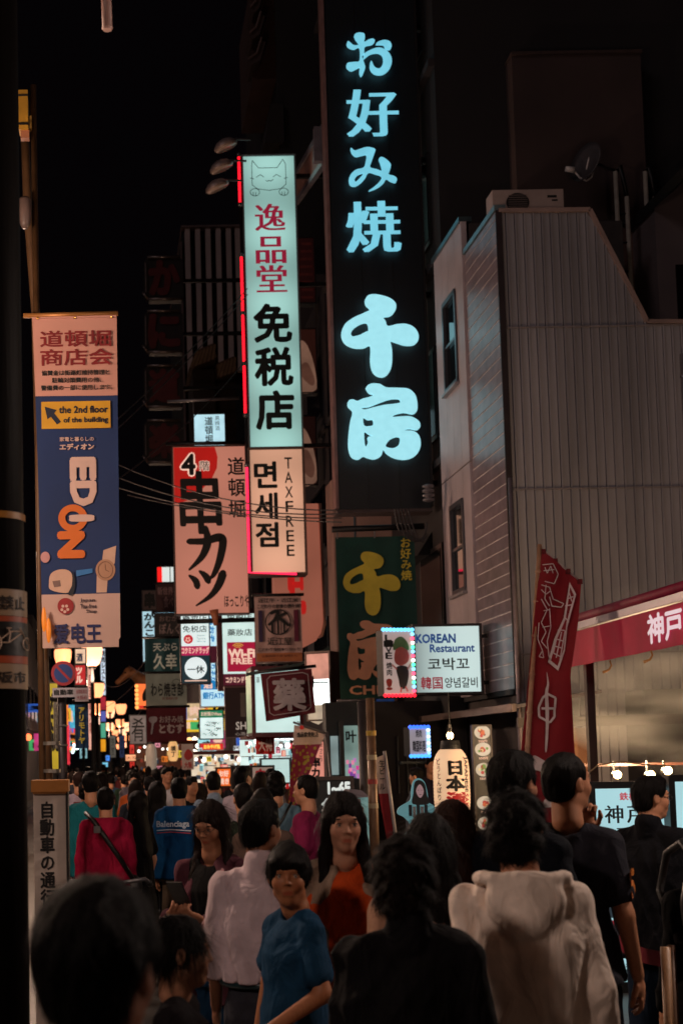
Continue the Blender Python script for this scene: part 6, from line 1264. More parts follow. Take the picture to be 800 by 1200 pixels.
for i in range(64):
    sd = r5.random() < .62; Y = r5.uniform(46, 118); X = (5.2-r5.uniform(.3, 1.5)) if sd else (-3.4+r5.uniform(.2, 1.4)); zc = r5.uniform(2.3, 4.4); Y = max(Y, 62) if not sd else Y; p = (130 + X/Y*FPX, 890-(zc-CAMZ)/Y*FPX)
    w, h = (r5.uniform(.4, 1.0), r5.uniform(.5, 1.9)) if r5.random() < .6 else (r5.uniform(.9, 1.8), r5.uniform(.3, .6)); k_ = FPX/Y/2
    S = Sign('distant_shop_sign', 'small lit shop sign far down the crowded street', 'sign', (p[0]-w*k_, p[1]-h*k_, p[0]+w*k_, p[1]+h*k_), Y, group='small lit signs far down the street')
    ci = r5.randrange(len(farcol)); c = farcol[ci]; ch_ = r5.choice('酒肉焼鳥寿司薬店串'); S.root['label'] = 'small ' + ['cream', 'turquoise', 'red', 'orange', 'white', 'green', 'blue', 'yellow', 'magenta', 'pale cyan'][ci] + (' upright' if h > w else ' wide') + ' lit sign with the character ' + ch_ + (', far right side' if sd else ', far left side') + (' beyond the shops' if Y < 75 else ' at street end')
    S.slab('face', S.box, emi(c, r5.uniform(.5, 1.1), .3, 3), 0, .2); S.text(ch_, (S.box[0]+w*k_*.4, S.box[1]+h*k_*.4, S.box[2]-w*k_*.4, S.box[3]-h*k_*.4), INK if r5.random() < .6 else WH, .01, bold=.04)
for i in range(46):
    Y = r5.uniform(42, 120); X = r5.choice([-1, 1, 1]); X = 4.6+r5.uniform(-.6, .4) if X > 0 else -3.0+r5.uniform(-.3, .8)
    z_ = r5.uniform(2.0, 3.0); l_ = MB().ball((X, Y, z_), r5.uniform(.07, .16), 8, 6); o = thing('shop_lamp', 'small bright shop lamp far down the crowded street', 'lamp', (X, Y, z_), 0, 'small bright lamps far down the street'); lc_ = r5.randrange(5); o['label'] = 'small bright ' + ['cream', 'amber', 'cool white', 'orange red', 'yellow'][lc_] + ' lamp hanging on the ' + ('right' if X > 0 else 'left') + (' beyond the shops' if Y < 75 else ' at street end'); l_.build('bulb', emi(['#fff0d8', '#ffb070', '#e0f4ff', '#ff7040', '#ffd090'][lc_], 3, 0), o); MB().tube([(X, Y, z_), (X, Y, z_+.6)], .015, 5).build('cord', BLACK, o)
for (x0, y0, x1, y1, Y, c, s_, lab, tx) in [(129, 862, 136, 888, 58, '#8a8478', .35, 'narrow grey vertical signboard right of the stacked lit panels', '旅館'), (140, 862, 146, 888, 58, '#30406a', .4, 'narrow dim blue vertical signboard over the far crowd', '酒場'), (152, 838, 172, 872, 42, '#8a7a74', .45, 'mottled pale banner with blotchy patterns left of the maroon banner', '肴'), (152, 872, 158, 900, 55, '#e03a30', .8, 'small red lit sign under the round lamps', '焼'), (147, 884, 162, 892, 52, '#ffb080', 1.1, 'bright orange lit strip sign above the far crowd', '大阪'), (124, 885, 129, 892, 70, '#3088f0', 1.0, 'small blue lit sign above the far crowd', 'P'), (120, 893, 127, 903, 60, '#80d0f0', .9, 'small pale blue lit panel just above the heads', 'ATM')]:
    S = sign('small_sign', lab, 'sign', (x0, y0, x1, y1), Y, emi(c, s_, .4, 4), '#1a1416', .2); (S.vtext if y1-y0 > x1-x0 else S.text)(tx, (x0+1.5, y0+2, x1-1.5, y1-2), INK, off=.006)
# ================================================================ wires
def wire(pts, label, r=.012, sag=.3, grp='overhead wires and cables'):
    P_ = [R(x, y, Y) for x, y, Y in pts]; o = []
    for a, b in zip(P_, P_[1:]):
        for i in range(12): u = i/12; q = a.lerp(b, u); q.z -= sag*4*u*(1-u); o.append(q)
    o.append(P_[-1]); ob = MB().tube(o, r, 6, False).build('overhead_wire', mat('#2a2426', .5), None, True); tag(ob, label, 'wire', grp); return ob
for i, (a, b) in enumerate([(((140, 560, 24), (400, 602, 21.5)), .2), (((140, 545, 24), (396, 598, 21.5)), .2), (((140, 572, 24), (400, 607, 21.5)), .15), (((150, 580, 25), (400, 612, 21.5)), .1), (((96, 540, 20), (290, 345, 27)), .1), (((96, 528, 20), (290, 338, 27)), .1), (((110, 580, 22), (290, 420, 27)), .2), (((128, 860, 80), (196, 780, 36)), .6), (((120, 830, 60), (230, 700, 36)), .5), (((120, 800, 60), (180, 760, 36)), .5)]):
    wire(a, ['upper of the wires crossing the salmon sign', 'highest wire crossing the salmon and tax free signs', 'third wire down across the salmon sign', 'lowest wire across the salmon sign', 'lower of two slanting wires over the dark octagonal boards', 'upper of two slanting wires over the dark octagonal boards', 'slanting wire low over the dark octagonal boards', 'sagging wire far down the street near the cow figure', 'wire rising towards the pale blue vertical sign', 'wire just above the cow figure'][i], .010, b)
for i in range(5): wire([(462+i*4, 596, 21.3), (470+i*6, 622+i*3, 21.3), (500, 628-i*4, 21.3)], ['leftmost', 'second', 'middle', 'fourth', 'rightmost'][i] + ' black cable loop hanging right above the green banner', .012, .12, 'cable loops by the green banner')
t = thing('insulator_stack', 'stack of ceramic insulators under the black sign board', 'insulator', tuple(R(502, 596, 21.5))); MB().lathe(R(502, 588, 21.5), [(r_, h) for k_ in range(4) for r_, h in ((.04, k_*.07), (.09, k_*.07+.02), (.09, k_*.07+.04), (.04, k_*.07+.06))][::1], 12).build('discs', mat('#6a6468', .3), t, True)
t = thing('hanging_rod', 'pale tube end hanging into the top of the photo', 'tube', tuple(R(126, 35, 6))); MB().tube([R(123, -60, 6), R(126, 34, 6)], .023, 14).build('shaft', mat('#a07a70', .5), t, True); MB().lathe(R(126, 34, 6), [(.02, -.004), (.025, .004)], 14).build('end_cap', mat('#c0988c', .5), t)
# pale building strip under the black sign
S = Sign('pale_alley_building', 'pale stuccoed house front in the alley gap beside the green banner', 'building', (396, 596, 520, 740), 26.5); S.slab('wall', (392, 560, 545, 1010), mat('#8a6a60', .8, .3, 1.5, bump=.2), 0, .8); S.slab('window', (416, 602, 418, 640), mat('#3a4a54'), .01, .02); S.slab('dark_opening', (487, 660, 512, 728), mat('#0c0a0b', .8), .02, .03); S.slab('pipe', (503, 610, 509, 720), mat('#a08a80', .5), .1, .08); S.slab('ledge', (480, 630, 545, 640), mat('#5a4a4a', .8), .3, .3)
S = Sign('dark_awning_block', 'dark balcony underside right of the green banner', 'awning', (488, 628, 520, 660), 23.2); S.slab('underside', [(489, 650), (525, 650), (525, 606), (510, 618)], mat('#121012', .8), 0, 1.5)
# ================================================================ red stall with awning
AX = 4.8; def_ = None
t = thing('red_stall_awning', 'crimson awning with white characters over the beef stall at right', 'awning', (AX, 13, 0)); Y0_, Y1_ = 15.0, 11.0
VM = mat('#c8164a', .7, .15, 3, bump=.08); zt_, zb_ = 2.97, 2.62
mb = MB(); n1 = 30
for i in range(n1+1):
    y = Y0_+(Y1_-Y0_)*i/n1; w_ = .012*math.sin(i*1.3)
    mb.v += [(AX-.03, y, zt_), (AX-.03+w_, y, zb_), (AX-.024, y, zt_), (AX-.024+w_, y, zb_)]
for i in range(n1): a = i*4; mb.f += [(a, a+1, a+5, a+4), (a+2, a+6, a+7, a+3)]
mb.build('valance', VM, t, True)
MB().add([(AX, Y0_, 3.06), (AX, Y1_, 3.06), (7.5, Y1_, 3.9), (7.5, Y0_, 3.9), (AX, Y0_, 3.09), (AX, Y1_, 3.09), (7.5, Y1_, 3.93), (7.5, Y0_, 3.93)], [(0, 1, 2, 3), (7, 6, 5, 4), (0, 3, 7, 4), (1, 0, 4, 5)]).build('canopy', mat('#8c1038', .7, .15, 3), t)
MB().bar((AX-.02, Y0_+.02, 3.02), (AX-.02, Y1_, 3.02), .06, .07).build('front_rail', mat('#a09aa4', .35, .1, 5, .5), t); MB().tube([(AX+.02, Y0_+.04, 3.11), (AX+.02, Y1_, 3.11)], .05, 12).build('roller', mat('#8c1038', .6), t, True); MB().add([(AX-.03, Y0_+.02, 3.12), (7.4, Y0_+.02, 3.85), (7.4, Y0_+.02, 3.7), (AX-.03, Y0_+.02, 2.78)], [(0, 1, 2, 3)]).build('side_flap', VM, t) if 0 else None
v, f, w = glyphs('神戸牛'); V = []; F = []
for k_, (dx, dy) in enumerate([(0, 0)]+[(.03*math.cos(a), .03*math.sin(a)) for a in (0, 1.57, 3.14, 4.71)]):
    for x, y in v: u = (x+dx-w[0])/(w[1]-w[0]); q = (y+dy-w[2])/(w[3]-w[2]); V.append((AX-.05-.0006*k_, 12.5-u*1.15, 2.68+q*.25))
    F += [tuple(i+k_*len(v) for i in fc) for fc in f]
link('lettering', V, F, film('#d8c0c8'), t)  # letters glow by themselves; the awning cloth is not backlit
t2 = thing('beef_stall', 'dark stall counter under the crimson awning with row of bulbs', 'stall', (6, 13, 0))
MB().box((5.0, 11.2, 0), (5.5, 14.6, 1.0)).build('counter', mat('#241614', .6), t2); MB().box((5.0, 14.6, 0), (8.6, 14.66, 1.25)).build('back_panel', mat('#2c2022', .7), t2); MB().box((4.86, 14.5, 0), (4.94, 14.58, 2.7)).build('post', mat('#3a2e2c', .6), t2); MB().box((4.7, 11.1, 0), (4.78, 11.18, 2.7)).build('post', mat('#3a2e2c', .6), t2)
MB().bar((4.9, 15.3, 1.6), (8.6, 15.3, 1.6), .03).build('bulb_rail', mat('#5a3a30', .5), t2)
for i, (x, y) in enumerate([(723, 908), (762, 908), (782, 903)]):
    p = R(x, y, 15.1-i*.35); S = Sign('stall_bulb', ['left of the three glowing stall bulbs above the screen', 'middle of the three glowing stall bulbs above the screen', 'right and highest of the three glowing stall bulbs'][i], 'light bulb', (x-5, y-5, x+5, y+5), p.y, group='three bulbs of the beef stall')
    MB().ball(p, .042, 12, 8).build('glass', emi('#ffd890', 22, 0), S.root, True); MB().lathe(p + Vector((0, .05, 0)), [(.03, -.02), (.03, .06)], 10, 'Y').build('socket', BLACK, S.root); MB().bar(p+Vector((0, .1, 0)), Vector((p.x, p.y+.1, 1.64)), .015).build('stem', BLACK, S.root)
    l = bpy.data.lights.new('bulb_light', 'POINT'); l.energy = 72; l.color = (1, .66, .36); l.shadow_soft_size = .06; o = bpy.data.objects.new('bulb_light', l); COL.objects.link(o); o.parent = S.root; o.location = WM[S.root.name].inverted() @ (p + Vector((0, .22, .12)))
mb = MB().tube([R(690, 905, 14.2), R(700, 897, 14.2), R(725, 892, 14.2), R(755, 896, 14.2), R(790, 898, 14.2)], .008, 6).build('slack_cord', mat('#b0a080', .5), t2)
for i, (x, y) in enumerate([(714, 782), (762, 770)]):
    o = MB().tube([R(x, y-8, 13.2-i*1.1), R(x+2, y-2, 13.2-i*1.1), R(x-1, y+3, 13.2-i*1.1), R(x-8, y+6, 13.2-i*1.1)], [.008, .008, .01, .014], 8).build('mist_nozzle', mat('#c08a50', .3, .2, 5, .8), None, True); tag(o, ['left brass mist nozzle under the crimson awning', 'right brass mist nozzle under the crimson awning'][i], 'nozzle')
# digital menu screens
def screen(label, b, Y, parts=True):
    S = Sign('digital_menu_screen', label, 'screen', b, Y); x0, y0, x1, y1 = b
    S.slab('cabinet', (x0-7, y0-8, x1+8, y1+14), mat('#0a0a0c', .35), -.004, .12); S.flat('display', b, emi('#a4d2da', .92, .05), 0); S.slab('base', (x0-10, y1+14, x1+10, y1+20), BLACK, .1, .4); return S
S = screen('tall glowing menu screen advertising beef steak behind the man in black', (702, 923, 786, 1150), 10.4)
S.text('鉄板焼', (730, 928, 762, 937), film('#b01830'), .003, bold=.02); S.text('神', (712, 943, 733, 964), INK, .003, xb=.02); S.text('戸牛', (738, 943, 782, 964), INK, .003, xb=.02); S.text('ステーキ', (724, 969, 772, 979), INK, .003, bold=.02)
S.flat('golden_hill', [(702.3, 978), (712, 986), (730, 984), (786, 990), (786, 1012), (702.3, 1012)][::-1], emi('#c89030', .8, .2, 6), .004); MEA = mat('#8c2a30', .4, .3, 20); S.flat('meat_photo', [(702.3, 1008), (786, 1005), (786, 1050), (702.3, 1050)][::-1], emi('#a04a48', .8, .5, 22), .006)
for i in range(26): x = r5.uniform(704, 780); y = r5.uniform(1010, 1046); S.flat('meat_marbling', circ(x, y, r5.uniform(1.5, 4), 9, r5.uniform(1, 2.5)), emi(r5.choice(['#e8b8b0', '#b83a40', '#d88a80']), .8), .008+.0003*i)
S.flat('dark_plate', (702.3, 1050, 785.7, 1075), emi('#30404a', .5), .006); S.flat('red_strip', (702.3, 1078, 785.7, 1092), emi('#a01c30', .7), .006); S.text('和牛', (728, 1128, 752, 1140), INK, .003, bold=.02); S.text('黒毛', (754, 1128, 780, 1140), INK, .003, bold=.02)
S = screen('pale glowing screen cut off by the right edge of the photo', (795, 915, 860, 1110), 10.2); S.text('牛串', (805, 930, 850, 960), INK, .003, bold=.02)
# red nobori on bamboo pole
S = Sign('red_nobori_flag', 'tall dark red nobori flag with white woodblock drawing on a bamboo pole', 'flag', (610, 640, 682, 960), 14.0)
def CB(x, y, off=0): return S.hit(x, y) + S.n*off
Lf = [(634, 645), (627, 700), (621, 760), (616, 830), (609, 900), (606, 985)]; Rf = [(681, 682), (676, 730), (667, 790), (672, 860), (678, 930), (681, 985)]
mb = MB(); n1, n2 = 34, 12
for j in range(n1+1):
    A_, B_ = pl(Lf, j/n1), pl(Rf, j/n1)
    for i in range(n2+1): u = i/n2; mb.v.append(tuple(CB(A_[0]*(1-u)+B_[0]*u, A_[1]*(1-u)+B_[1]*u, .03*math.sin(u*6+j*.18))))
for j in range(n1):
    for i in range(n2): q = j*(n2+1)+i; mb.f.append((q, q+n2+1, q+n2+2, q+1))
mb.build('cloth', mat('#8c1220', .8, .2, 2.5), S.root, True); BMB = mat('#b98a6c', .5, .3, 9)
MB().tube([CB(632, 638), CB(617, 890), CB(611, 1000), Vector((CB(611, 1000).x, 14, 0))], [.022, .026, .028, .03], 10).build('bamboo_pole', BMB, S.root, True)
for y in (670, 705, 745, 790, 835, 875): MB().lathe(CB(632-(y-638)*.0595, y), [(.029, -.012), (.031, 0), (.029, .012)], 10).build('bamboo_node', BMB, S.root)
MB().tube([CB(633, 642), CB(681, 682)], .010, 8).build('cross_rod', mat('#b0a0a0', .4), S.root, True)
for k_, (x, y) in enumerate([(636, 646), (650, 657), (665, 669), (679, 681)]): MB().box(tuple(CB(x, y) - Vector((.02, .02, .03))), tuple(CB(x, y) + Vector((.02, .02, .02)))).build('loop', mat('#641019', .8), S.root)
WL = mat('#e0d0d2', .7, bump=0)
class FS:
    pass
def fline(pls, w=1.0, off=.045, m=WL, nm='drawing'):
    V = []; F = []
    for pl_ in pls:
        for (xa, ya), (xb, yb) in zip(pl_, pl_[1:]):
            l = math.hypot(xb-xa, yb-ya) or 1; nx, ny = -(yb-ya)/l*w/2, (xb-xa)/l*w/2; k = len(V); V += [CB(xa+nx, ya+ny, off), CB(xa-nx, ya-ny, off), CB(xb-nx, yb-ny, off), CB(xb+nx, yb+ny, off)]; F.append((k, k+1, k+2, k+3))
    return link(nm, V, F, m, S.root)
def fpoly(pts, off=.045, m=WL, nm='white_print', n=4): 
    pts = smooth_poly(pts, n) if n else pts; v_, f_ = fill2d([pts], 0); return link(nm, [CB(a, b, off) for a, b, c in v_], f_, m, S.root)
Z = lambda L: [(580+x/3.636, 620+y/3.636) for x, y in L]
fline([Z(p_) for p_ in [[(195,155),(240,150),(262,195),(245,235),(205,225)], [(200,180),(245,175)], [(205,165),(215,190),(230,160),(240,190)], [(190,240),(225,250),(240,300),(285,320),(275,335),(235,330),(225,290)], [(190,300),(215,345),(190,400),(210,440),(190,480),(215,510)], [(225,340),(230,420),(215,480),(225,560)], [(200,350),(225,345)], [(195,420),(225,415)], [(180,400),(175,470),(195,520),(180,545),(200,550),(195,520)], [(210,240),(205,300),(225,330)], [(190,260),(210,280),(230,265)]]], 1.0)
fpoly(Z([(310,228),(338,280),(300,420),(290,520),(262,605),(218,568),(245,470),(285,380)]), .045, n=0); fpoly(Z([(312,250),(328,285),(296,400),(284,515),(258,585),(230,562),(254,475),(293,385)]), .049, mat('#8c1220', .8, .2, 2.5), n=0)
fline([Z(p_) for p_ in [[(300,300),(325,290)], [(290,330),(318,325)], [(305,265),(318,310)], [(285,370),(305,400)], [(262,430),(290,435)], [(252,470),(285,480)], [(245,500),(280,510)], [(240,530),(270,545)], [(262,430),(240,530)], [(290,435),(268,560)], [(275,440),(252,550)]]], 1.3, .053)
fpoly(Z([(212,610),(222,660),(218,700),(222,800),(214,935),(205,940),(208,830),(205,700),(214,660)]), .05)
fline([Z([(190,765),(245,765),(245,800),(225,825),(180,800),(178,760),(195,720),(215,703),(250,720),(246,765)])], 2.6, .052)
fpoly(Z([(155,965),(200,985),(225,1000),(262,1010),(240,1040),(210,1050),(180,1030),(150,1020)]), .05); fpoly(Z([(215,1080),(262,1075),(262,1130),(215,1130)]), .05); fpoly(Z([(205,1150),(262,1140),(262,1175),(205,1185)]), .05)
# barrier
o = thing('barrier_post', 'wooden barrier post with a red strap at the right', 'post', tuple(R(779, 1190, 5.6))); Pb = R(779, 1110, 5.6); MB().tube([(Pb.x, 5.6, 0), (Pb.x, 5.6, Pb.z)], .019, 12).build('shaft', mat('#a07a58', .5, .2, 8), o, True); MB().tube([(Pb.x+.042, 5.65, 0), (Pb.x+.042, 5.65, Pb.z)], .016, 12).build('shaft', mat('#7a5a44', .5, .2, 8), o, True)
a, b = R(716, 1098, 5.9), R(776, 1124, 5.6); mb = MB(); n1 = 10
for i in range(n1+1): q = a.lerp(b, i/n1); q.z -= .02*math.sin(PI*i/n1); mb.v += [tuple(q+Vector((0, 0, .03))), tuple(q-Vector((0, 0, .03)))]
for i in range(n1): k_ = 2*i; mb.f.append((k_, k_+1, k_+3, k_+2))
mb.build('red_strap', mat('#8a0f2c', .6), o, True)
# drifting mist in front of the ribbed wall, fed by the nozzles
m = bpy.data.materials.new('mist'); m.use_nodes = True; nt = m.node_tree; nt.nodes.remove(nt.nodes['Principled BSDF']); pv_ = nt.nodes.new('ShaderNodeVolumePrincipled'); out = nt.nodes['Material Output']; nt.links.new(pv_.outputs[0], out.inputs['Volume'])
pv_.inputs['Color'].default_value = (.9, .9, .9, 1); tc = nt.nodes.new('ShaderNodeTexCoord'); nz = nt.nodes.new('ShaderNodeTexNoise'); nz.inputs['Scale'].default_value = 1.3; nz.inputs['Detail'].default_value = 4; mp = nt.nodes.new('ShaderNodeMapping'); mp.inputs['Rotation'].default_value = (0, .6, 0); mp.inputs['Scale'].default_value = (.6, 1, 2); nt.links.new(tc.outputs['Object'], mp.inputs[0]); nt.links.new(mp.outputs[0], nz.inputs[0]); mr = nt.nodes.new('ShaderNodeMapRange'); mr.inputs[1].default_value = .42; mr.inputs[2].default_value = .75; mr.inputs[3].default_value = 0; mr.inputs[4].default_value = 1.3; nt.links.new(nz.outputs[0], mr.inputs[0])
gr_ = nt.nodes.new('ShaderNodeSeparateXYZ'); nt.links.new(tc.outputs['Object'], gr_.inputs[0]); m2_ = nt.nodes.new('ShaderNodeMapRange'); m2_.inputs[1].default_value = 1.0; m2_.inputs[2].default_value = -1.6; m2_.inputs[3].default_value = 0; m2_.inputs[4].default_value = 1.2; m2_.clamp = True; nt.links.new(gr_.outputs['Z'], m2_.inputs[0]); mm = nt.nodes.new('ShaderNodeMath'); mm.operation = 'MULTIPLY'; nt.links.new(mr.outputs[0], mm.inputs[0]); nt.links.new(m2_.outputs[0], mm.inputs[1]); nt.links.new(mm.outputs[0], pv_.inputs['Density'])
mb = MB(); Fm = Field(axis(-2, 2.6, .12), axis(-1.6, 1.7, .12), axis(-1.7, 1.4, .12)); Fm.add(ell((.3, 0, -.3), (2.0, 1.3, 1.2)), .1).add(ell((1.2, .2, -.7), (1.2, 1.2, .8)), .2); v_, F_2 = Fm.mesh()
o = mesh_obj('mist', v_, F_2, m, None); o.location = (6.6, 16.4, 2.9); o['kind'] = 'stuff'
# ================================================================ PEOPLE
def place(px, Y): return (px-130)/FPX*Y
def held(root, name, label, cat, loc, rz=0, group=None):
    """a thing carried by a person, given in the person's own frame (metres)"""
    M = WM[root.name]; p = M @ Vector(loc); return thing(name, label, cat, tuple(p), root.rotation_euler.z + rz, group)
def build_local(t, name, mb, m, smooth=True, frame=None):
    """mb in the carrying person's frame -> part of the held thing"""
    M = WM[frame.name]; mb.v = [tuple(M @ Vector(p)) for p in mb.v]; return mb.build(name, m, t, smooth)
STRAP = mat('#0a090a', .5, .2, 10)
GC = 'pedestrians near the camera'
def PP(label, px, Y, face, top_y, **k):
    """person whose head top shows at (px, top_y)"""
    H = CAMZ + (890-top_y)/FPX*Y; return make_person(label, place(px, Y), Y, face, H=H-.01, **k)
# foreground head, bottom left
PP('dark haired head and shoulders closest to the camera at bottom left', 112, 2.05, -12, 1028, hair='short', hsize=1.10, hs=1.04, top=('jacket', '#0c0b0c', {'collar': 1}), bottom=('trousers', '#0c0c10'), face_detail=True, seed=21, tone='#8a5a44', strandn=2600, haircol='#0a0707', head=(-14, 4, 0))
# young woman in profile, bottom left, bending
PP('young woman in profile at bottom left, looking right, dark hair tied back', 206, 3.9, -100, 1068, hair='tied', top=('jacket', '#151013'), bottom=('trousers', '#14161c'), face_detail=True, seed=22, tone='#b07c60', strandn=900, head=(8, 4, 0), hs=1.0)
# woman with the phone
w_, add, TH, J, TL = PP('long haired woman in a maroon cardigan and glasses looking down at her phone', 245, 6.5, 152, 938, hair='verylong', top=('jacket', '#54303a', {'open': 1, 'hem': .72}), under=('tank', '#0c0a0c', {'hem': .88}), bottom=('trousers', '#1c3a56'), face_detail=True, seed=23, tone='#a87458', strandn=900, head=(-4, 24, 0), haircol='#1a0f0c',
    arms={'r': ((.20, -.02, 1.10), (.10, .27, 1.15), (-.5, .5, .35), (-.3, -.1, 1), .9), 'l': ((-.20, -.02, 1.10), (-.08, .28, 1.14), (.5, .5, .35), (.3, -.1, 1), .9)})
ph = held(w_, 'smartphone', 'dark smartphone held in both hands by the woman in the cardigan', 'phone', (0, .36, 1.13)); Mp = Matrix.Translation((0, .355, 1.17)) @ Matrix.Rotation(-.75, 4, 'X')
build_local(ph, 'case', MB().box((-.036, -.004, -.072), (.036, .004, .072), Mp), mat('#0a0a0c', .3), False, w_); build_local(ph, 'screen', MB().box((-.033, -.0048, -.068), (.033, -.0042, .068), Mp), emi('#6a7a88', .5), False, w_)
gl = MB()
for sx in (-1, 1): gl.tube([tuple(TH @ Vector((sx*.031+.018*math.cos(a), .098, .006+.015*math.sin(a)))) for a in [2*PI*i/16 for i in range(17)]], .0012, 5); gl.tube([tuple(TH @ Vector((sx*.049, .096, .008))), tuple(TH @ Vector((sx*.077, .0, .012)))], .0012, 5)
gl.tube([tuple(TH @ Vector((-.013, .099, .01))), tuple(TH @ Vector((.013, .099, .01)))], .0012, 5); add('glasses', gl, mat('#2a2022', .3))
# man in the pink shirt
m_, add, TH, J, TL = PP('man in a pale pink dress shirt and grey trousers seen from behind', 303, 5.5, -14, 938, hair='short', hsize=1.03, top=('shirt', '#d2bcc2', {'hem': .97, 'loose': .016, 'amp': .020, 'fx': 22, 'fz': 6}), bottom=('trousers', '#34343c', {'top': .98}), seed=24, tone='#8f6048', strandn=900, head=(-32, 0, 0), build=1.12)
add('belt', MB().tube([(.172*math.cos(a), .124*math.sin(a)-.005, .965) for a in [2*PI*i/28 for i in range(29)]], .016, 6), mat('#1a3238', .3))
# boy
b_, add, TH, J, TL = PP('dark haired boy in a blue t-shirt turning to look at the camera', 336, 5.0, 118, 988, hair='bob', hs=1.03, hsize=1.02, top=('tee', '#193c58', {'amp': .012, 'hem': .80, 'flare': .02}), bottom=('trousers', '#121c30'), face_detail=True, seed=25, tone='#a06848', strandn=900, head=(52, 3, 0), build=.80,
    arms={'l': ((-.20, .0, 1.12), (-.15, .26, .98), (.05, .9, -.35), (.1, -.4, -1), .6), 'r': ((.20, -.02, 1.12), (.20, .05, .88))})
# woman in orange
w2, add, TH, J, TL = PP('woman in an orange top with open beige cardigan and long dark hair', 399, 5.4, 176, 931, hair='verylong', hsize=1.03, top=('coat', '#9c8472', {'open': 1, 'hem': .55, 'hood': 0}), under=('tee', '#cc4e20', {'bust': 1, 'hem': .93, 'amp': .008, 'sleeve': .3}), bottom=('skirt', '#0b0b0c', {'top': 1.0}), face_detail=True, seed=26, tone='#c08c72', strandn=1000, head=(4, 10, 0), haircol='#120a08', build=.92)
# people right
PP('curly haired person in a black jacket with a backpack, back to the camera', 470, 3.8, -6, 983, hair='curly', hsize=1.02, top=('jacket', '#0e0c0e', {'loose': .02, 'collar': 1}), bottom=('trousers', '#0c0c10'), seed=27, tone='#8c5a42', strandn=2600, haircol='#150c08', head=(-18, 2, 0), build=1.05)
PP('woman with dark shoulder length hair in a beige coat behind the curly head', 498, 4.6, -10, 957, hair='long', hsize=1.04, top=('coat', '#a87f68', {'hood': 0, 'loose': .02, 'amp': .02}), bottom=('trousers', '#141418'), seed=28, strandn=1400, haircol='#0d0807', build=1.0)
PP('woman with long brown hair seen from behind under the lantern', 525, 5.4, 4, 943, hair='verylong', hsize=1.06, top=('jacket', '#120f16'), bottom=('trousers', '#101016'), seed=29, strandn=1600, haircol='#2c150c')
PP('tall man in glasses and dark clothes beside the flag, looking right', 598, 5.3, -36, 887, hair='short', hsize=1.06, top=('tee', '#0c1018'), bottom=('trousers', '#101016'), seed=30, strandn=1200, head=(-14, 0, 0), tone='#b98468', face_detail=True, build=1.05)
h_, add, TH, J, TL = PP('person in a cream hoodie with messy dark hair, back to the camera', 602, 4.25, -10, 930, hair='curly', hsize=.98, top=('hoodie', '#f0ddcf', {'loose': .03, 'hem': .70, 'amp': .015, 'fx': 20, 'fz': 4, 'shortsleeve': 0}), bottom=('trousers', '#15151b'), seed=31, strandn=1800, haircol='#0d0807', head=(-24, 3, 0), tone='#b98468', build=1.0,
    arms={'r': ((.19, -.05, 1.10), (.23, .06, .88), (.0, .3, -1), (-1, .3, 0), .7), 'l': ((-.18, -.03, 1.10), (-.20, .05, .86))})
dt, add, TH, J, TL = PP('man in a charcoal t-shirt with an orange sleeve number, hand at his chin', 661, 5.6, -30, 889, hair='balding', top=('tee', '#26262e', {'amp': .009}), bottom=('trousers', '#1c1c24'), face_detail=True, seed=32, strandn=900, head=(-34, -4, 0), tone='#b07a5c', build=1.0,
    arms={'r': ((.195, -.04, 1.10), (.215, .05, .87)), 'l': ((-.17, .16, 1.12), (.0, .20, 1.38), (.25, .1, 1), (.2, -1, .1), 1.2)})
bm = MB(); v, f, w = glyphs('5')
def badge_pt(u, q): return Vector((.222 + .0*u, -.06+u*.09, 1.17 + q*.11))
for k_ in range(5):
    dx, dy = [(0, 0), (.05, 0), (-.05, 0), (0, .05), (0, -.05)][k_]; k0 = len(bm.v); bm.v += [(.2205+.0004*k_ + (.02*abs((x-w[0])/(w[1]-w[0])-.5)), -.075+(x+dx-w[0])/(w[1]-w[0])*.065, 1.165+(y+dy-w[2])/(w[3]-w[2])*.10) for x, y in v]; bm.f += [tuple(i+k0 for i in fc) for fc in f]
add('sleeve_number', bm, mat('#c8701c', .7, bump=0), False)
bj, add, TH, J, TL = PP('man in a black jacket, jeans and glasses in profile before the screen', 757, 7.2, -52, 918, hair='short', hsize=.99, top=('jacket', '#0b0b10', {'hem': .74, 'collar': 1, 'loose': .03}), bottom=('trousers', '#152030'), face_detail=True, seed=33, strandn=900, head=(-32, 2, 0), tone='#b07a5c', build=1.15)
gl = MB()
for sx in (-1, 1): gl.tube([tuple(TH @ Vector((sx*.031+.018*math.cos(a), .098, .006+.015*math.sin(a)))) for a in [2*PI*i/16 for i in range(17)]], .0014, 5); gl.tube([tuple(TH @ Vector((sx*.049, .096, .008))), tuple(TH @ Vector((sx*.077, .0, .012)))], .0014, 5)
add('glasses', gl, mat('#16100f', .3))
ep = PP('person in black with a bulging backpack at the right edge of the photo', 812, 5.9, 0, 985, hair='short', top=('jacket', '#08080a'), bottom=('trousers', '#0c0c10'), seed=34, strandn=500)[0]
